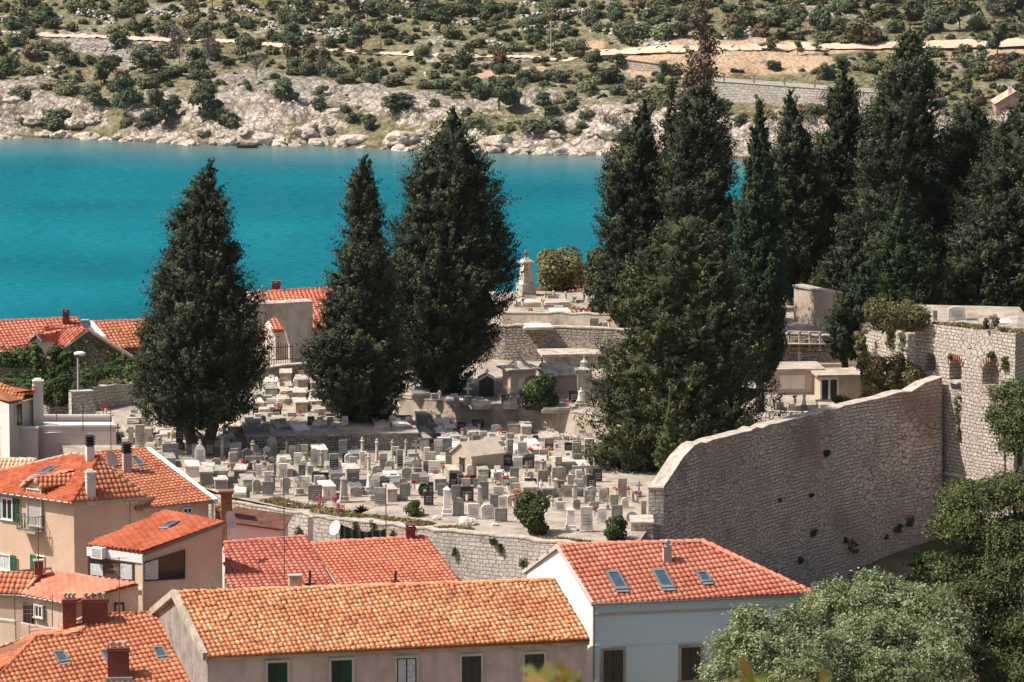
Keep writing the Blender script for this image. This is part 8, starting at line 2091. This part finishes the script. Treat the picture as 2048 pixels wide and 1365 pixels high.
# small boat at the rocks
p = W(495, 296, 0.0); t = thing('rowing_boat', 'small dark rowing boat moored against the far shore rocks', 'boat', p)
mb = MB(); secs = []
for i in range(9):
    f_ = i/8; w_ = .62*math.sin(math.pi*min(1, .12+f_*.93))**.6+.03; zt_ = .42+.25*(f_-.35)**2; x = -1.7+3.4*f_
    secs.append([(x, -w_, zt_), (x, -w_*.8, .1), (x, 0, -.1), (x, w_*.8, .1), (x, w_, zt_), (x, w_*.85, zt_), (x, 0, .12), (x, -w_*.85, zt_)])
for a_, b2 in zip(secs, secs[1:]):
    for j in range(8):
        q = (j+1) % 8; mb.poly([p+Vector(a_[j]), p+Vector(b2[j]), p+Vector(b2[q]), p+Vector(a_[q])])
mb.poly([p+Vector(v) for v in secs[0]]); mb.poly([p+Vector(v) for v in secs[-1]][::-1]); mb.build('hull', M['darkwin'], t)
mb = MB()
for x in (-.8, .3): mb.box(p+Vector((x, 0, .3)), (.12, 0, 0), (0, .5, 0), (0, 0, .04))
mb.build('thwarts', M['stonetrim'], t)

# ================================================================ SMALL THINGS NEAR THE GRAVES AND HOUSES
# street lamp
p = WY(157, 800, 272); tp = WY(160, 708, 272); t = thing('street_lamp', 'tall street lamp with a white oval head before the ivy gable', 'street lamp', p)
mb = MB(); mb.tube(p-u(.5), Vector((p.x, p.y, tp.z-.1)), .075, .05, n=8); mb.build('pole', M['mauve'], t)
mb = MB(); mb.ball((p.x+.1, p.y, tp.z), .34, sx=1, sy=.6, sz=.42, n=14, k=8); mb.build('lamp_head', M['whitepaint'], t)
mb = MB(); mb.lathe((p.x+.02, p.y, tp.z-.18), [(.05, 0), (.12, .05), (.2, .1)], n=10); mb.build('collar', M['darkmetal'], t)
# boulder
def rock(p, s, label, seed, sq=(1.2, .9, .8)):
    import bmesh
    bm = bmesh.new(); bmesh.ops.create_icosphere(bm, subdivisions=4, radius=1); o3 = Vector((seed*3.1, 2, 5))
    for v in bm.verts:
        k = 1+.35*noise.noise(v.co*1.1+o3)+.15*noise.noise(v.co*2.7+o3)+.05*noise.noise(v.co*7+o3); v.co = Vector((v.co.x*sq[0]*k, v.co.y*sq[1]*k, v.co.z*sq[2]*k))*s
    me = bpy.data.meshes.new('boulder'); bm.to_mesh(me); bm.free(); me.materials.append(M['marble']); o = bpy.data.objects.new('boulder', me); scene.collection.objects.link(o); o.location = p+u(s*.4); tag(o, label, 'boulder'); return o
rock(G(936, 1050), .34, 'large white boulder at the edge of the front wall', 1)
rock(G(873, 1040), .17, 'smaller white stone lying left of the white obelisk', 2)
rock(G(990, 1052), .15, 'broken grey stone block beside the large white boulder', 3, (1.4, .7, .5))
rock(G(580, 1012), .16, 'pale flat stone in the grass near the ruined brick chimney', 4, (1.6, .8, .35))
# ruined chimney of old brick
p = W(452, 1035, 37.0); p.y -= 4; p = WY(453, 1042, 237.5)
t = thing('brick_stack', 'free-standing old orange brick chimney stack between the houses and the graves', 'chimney', p); mb = MB(); hh = 65/sc_at(p)
mb.box(p-u(3), (.26, .03, 0), (-.03, .26, 0), (0, 0, hh+3-.25)); mb.build('stack', M['oldbrick'], t); mb = MB(); mb.box(p+u(hh-.25), (.32, .03, 0), (-.03, .32, 0), (0, 0, .1)); mb.box(p+u(hh-.15), (.38, .04, 0), (-.04, .38, 0), (0, 0, .08)); mb.build('cap', M['oldbrick'], t)
# little peach roofs around its foot
a, b_, c, d = W(430, 1008, 38.0), W(452, 1006, 38.0), W(470, 1040, 37.3), W(440, 1046, 37.3)
t = thing('tile_roof_corner', 'small ragged corner of ochre tiled roof at the foot of the old brick stack', 'roof', d); facet([a, b_, c, d], M['tile_front'], t, seed=101); walls([d, c, b_, a], 33, M['cream'], t)
# white shed with a red-brown sheet roof
a, b_, c = W(458, 1075, 37.5), W(548, 1079, 37.5), W(456, 1046, 38.2)
a, b_ = WY(455, 1046, 236.6), WY(560, 1062, 237); t = thing('white_shed', 'white shed wall under a thin dark red sheet roof, right of the tan extension', 'shed', a)
mb = MB(); mb.prism([Vector((a.x, a.y, 34)), Vector((b_.x, b_.y, 34)), b_, a], (.3, 2.2, 0)); mb.build('wall', M['white'], t)
mb = MB(); mb.prism([a+Vector((-.1, -.15, .02)), b_+Vector((.2, -.15, .02)), b_+Vector((.5, 2.3, .32)), a+Vector((.2, 2.3, .32))], (0, 0, .07)); mb.build('roof', M['rust'], t)
a, b_ = WY(462, 1030, 238.3), WY(562, 1038, 238.6); mb = MB(); mb.prism([Vector((a.x, a.y, 34)), Vector((b_.x, b_.y, 34)), b_, a], (0, .5, 0)); o = mb.build('garden_wall', M['grey_render'], None, loc=(a.x, a.y, 34)); tag(o, 'grey cement wall behind the white shed', 'wall')
# green netting
a, b_ = WY(680, 1048, 236.6), WY(772, 1058, 236.6); t = thing('shade_netting', 'dark green netting hung between posts below the cemetery wall', 'netting', a); mb = MB(); k_ = 18
for i in range(k_):
    f0, f1 = i/k_, (i+1)/k_; sg = lambda f: -.5*math.sin(math.pi*f)*.5; wv = lambda f: .06*math.sin(f*40)
    p0, p1 = a.lerp(b_, f0)+u(sg(f0)), a.lerp(b_, f1)+u(sg(f1)); p0.y += wv(f0); p1.y += wv(f1)
    q0, q1 = p0-u(.75), p1-u(.75); mb.poly([q0, q1, p1, p0]); mb.poly([q0+Vector((0, .02, 0)), p0+Vector((0, .02, 0)), p1+Vector((0, .02, 0)), q1+Vector((0, .02, 0))])
M['netting'] = plain('dark_green_netting', (0.02, 0.045, 0.04), rough=.9, var=.4, vscale=9); mb.build('net', M['netting'], t)
mb = MB(); mb.tube(a-u(2), a+u(.1), .03, n=6); mb.tube(b_-u(2.5), b_+u(2.2), .025, n=6); mb.build('posts', M['rust'], t)
# dishes and antennas
dish(WY(459, 1058, 231.2), .42, (.9, -.5, .3), 'satellite dish edge-on at the top right corner of the tan extension')
dish(WY(672, 1072, 235), .38, (-.7, -.6, .4), 'satellite dish beside the green netting')
dish(WP(222, 935, P8, N8), .40, (.8, -.5, .4), 'satellite dish edge-on on the tan house roof between the two louvred chimneys')
antenna(260, 1048, WY(260, 1050, 233.5), 1.1, 'small antenna with wide arms against the tan house wall', arms=1, wide=.7, el=4)
antenna(239, 1240, WY(239, 1225, 219.8), 2.5, 'leaning antenna mast with stay wires in front of the cream house', arms=2, wide=.8, el=5)
antenna(569, 1165, WY(569, 1175, 229.5), 5.3, 'tall thin antenna mast rising over the pinkish roof', arms=1, wide=.7, el=4)
antenna(30, 1240, WY(30, 1242, 221.3), 1.8, 'rusty post with a washing line at the left edge', arms=0)
antenna(105, 1240, WY(105, 1246, 220.5), 1.3, 'short rusty post holding the washing line', arms=0)
antenna(113, 835, WY(113, 835, 250), 1.2, 'thin rusty rod on the grey block parapet', arms=0)
antenna(166, 845, WY(166, 856, 248), 1.3, 'thin dark rod at the middle of the grey parapet', arms=0)
antenna(222, 850, WY(222, 900, 246.5), 2.6, 'long thin rod at the right end of the grey block', arms=0)
mb = MB(); a, b_ = WY(30, 1210, 221.3), WY(105, 1211, 220.5)
for dz_ in (0, -.22, -.4): mb.tube(a+u(dz_), b_+u(dz_), .009, n=4)
o = mb.build('washing_line', M['metal'], None, loc=tuple(a)); tag(o, 'washing line strung between rusty posts at the left', 'washing line')
mb = MB(); mb.tube(WY(226, 1128, 219.7), WY(282, 1222, 219.2), .012, n=4); o = mb.build('stay_wire', M['metal'], None, loc=(0, 0, 36)); tag(o, 'pale stay wire slanting from the antenna mast', 'wire')
# leaning metal pole between the cypresses
a, b_ = G(548, 905)+u(0), None; t = thing('lamp_pole', 'slanting pale pole on a thin post beside the burial platform', 'pole', a); mb = MB(); mb.tube(a, a+u(1.3), .018, n=5); mb.tube(a+Vector((.15, 0, 1.2)), a+Vector((1.5, .3, 2.1)), .025, n=5); mb.build('poles', M['metal'], t)
# flowers and pots on the graves
def flowers(px, py, kind, T=LOW, sz=.125, pot='marble'):
    p = G(px, py, T); rs = np.random.default_rng(int(px*7+py)); t = thing('flower_pot', label_by({'redflower': 'red', 'whiteflower': 'white', 'yellowflower': 'yellow', 'orangeflower': 'orange-pink', 'pinkflower': 'pink', 'leafgreen': 'leafy green'}[kind]+' '+('plant' if kind == 'leafgreen' else 'flowers')+' in a pot on a grave', px, py, MK), 'flowers', p, 'flower pots on the graves')
    z0 = .28 if T is LOW and py < 930 else .42
    mb = MB(); mb.lathe(p+u(z0-.25), [(sz*.45, 0), (sz*.6, .25), (sz*.7, .27+sz*.2)], n=8); mb.build('pot', M[pot], t)
    mb = MB(); gb = MB()
    for i in range(13):
        c = p+u(z0+sz*.8)+Vector((rs.normal(0, sz*.6), rs.normal(0, sz*.45), abs(rs.normal(0, sz*.45)))); mb.ball(c, sz*.26*(.7+.6*rs.random()), n=6, k=4, rnd=random)
        e = c-Vector((0, 0, sz*.3)); s_ = Vector((rs.normal(0, sz*.4), rs.normal(0, sz*.4), 0)); gb.poly([p+u(z0), e+s_*.4, e+s_+u(.05), e-s_*.3])
    mb.build('blooms', M[kind], t); gb.build('leaves', M['leafgreen'], t)
FL = [(372,955,'yellowflower'),(558,955,'yellowflower'),(447,940,'redflower'),(487,945,'redflower'),(508,947,'whiteflower'),(456,952,'orangeflower'),(318,893,'whiteflower'),(343,884,'yellowflower'),(608,924,'yellowflower'),(682,838,'redflower'),(745,862,'orangeflower'),(736,858,'redflower'),(820,850,'redflower'),(858,850,'redflower'),(864,838,'whiteflower'),(842,835,'whiteflower'),(903,860,'pinkflower'),(958,860,'redflower'),(998,875,'redflower'),(1010,880,'orangeflower'),(1040,865,'redflower'),(925,875,'pinkflower'),(1062,915,'redflower'),(1088,915,'redflower'),(1075,905,'whiteflower'),(1098,912,'orangeflower'),(1020,895,'leafgreen'),(1175,885,'pinkflower'),(1182,896,'redflower'),(1117,948,'redflower'),(1125,940,'yellowflower'),(1172,955,'orangeflower'),(1165,950,'whiteflower'),(936,975,'redflower'),(992,985,'yellowflower'),(1011,978,'redflower'),(1016,990,'leafgreen'),(1032,1010,'orangeflower'),(1037,1004,'orangeflower'),(1027,1020,'pinkflower'),(934,1008,'leafgreen'),(850,998,'leafgreen'),(828,985,'pinkflower'),(815,950,'yellowflower'),(871,968,'redflower'),(885,955,'orangeflower'),(1176,1006,'redflower'),(1104,1022,'yellowflower'),(1188,1040,'redflower'),(1232,1000,'orangeflower'),(1272,1008,'pinkflower'),(1257,1000,'pinkflower'),(760,938,'redflower'),(790,930,'leafgreen'),(845,915,'orangeflower'),(700,945,'whiteflower'),(640,955,'leafgreen'),(575,800,'orangeflower'),(562,778,'redflower'),(583,760,'orangeflower'),(560,830,'redflower'),(600,838,'redflower'),(605,848,'pinkflower'),(205,835,'redflower'),(212,828,'redflower'),(190,828,'leafgreen'),(258,875,'whiteflower'),(310,905,'yellowflower')]
for f_ in FL:
    flowers(*f_)
for f_ in ((1142,636,'orangeflower'),(1150,636,'orangeflower'),(1158,636,'orangeflower'),(1168,637,'redflower'),(1180,638,'redflower'),(1062,640,'redflower'),(1045,618,'yellowflower'),(1085,620,'yellowflower'),(1218,660,'redflower'),(1148,615,'leafgreen')): flowers(*f_, T=TOP)
for f_ in ((1663,766,'redflower'),(1672,768,'pinkflower'),(1655,770,'orangeflower'),(1019,815,'whiteflower'),(1135,822,'pinkflower'),(1560,820,'leafgreen'),(1590,815,'leafgreen'),(880,805,'whiteflower')): flowers(*f_, T=MID if f_[0] != 1663 else MID)
# yuccas / rosettes by the left wall
for i, (px, py) in enumerate(((192, 770), (207, 768))):
    p = WY(px, py, 270); t = thing('yucca', ['left yucca rosette above the squared stone wall', 'right yucca rosette above the squared stone wall'][i], 'plant', p); mb = MB(); rs = np.random.default_rng(i)
    for k in range(26):
        a = rs.random()*6.28; el = .5+1.0*rs.random(); d = Vector((math.cos(a)*math.cos(el), math.sin(a)*math.cos(el), math.sin(el))); s_ = d.cross(u(1)).normalized()*.02; q = p+u(.5); mb.poly([q-s_, q+s_, q+d*.55])
    mb.build('leaves', M['willow'], t); mb = MB(); mb.tube(p-u(.3), p+u(.5), .04, n=6); mb.build('stem', M['bark'], t)

# ================================================================ THE AIR BETWEEN
hb = MB(); hb.bx(-6100, 6100, -80, 2400, -14, 170)
hm = bpy.data.materials.new('thin_sea_haze'); hm.use_nodes = True; ht = hm.node_tree; ht.nodes.remove(ht.nodes['Principled BSDF'])
pv = ht.nodes.new('ShaderNodeVolumePrincipled'); pv.inputs['Density'].default_value = 0.000022; pv.inputs['Color'].default_value = (0.92, 0.95, 1.0, 1)
ht.links.new(pv.outputs[0], ht.nodes['Material Output'].inputs['Volume'])
o = hb.build('haze', hm); tag(o, 'thin haze over the channel', None, kind='stuff')
scene.cycles.volume_bounces = 0
scene.cycles.volume_step_rate = 4
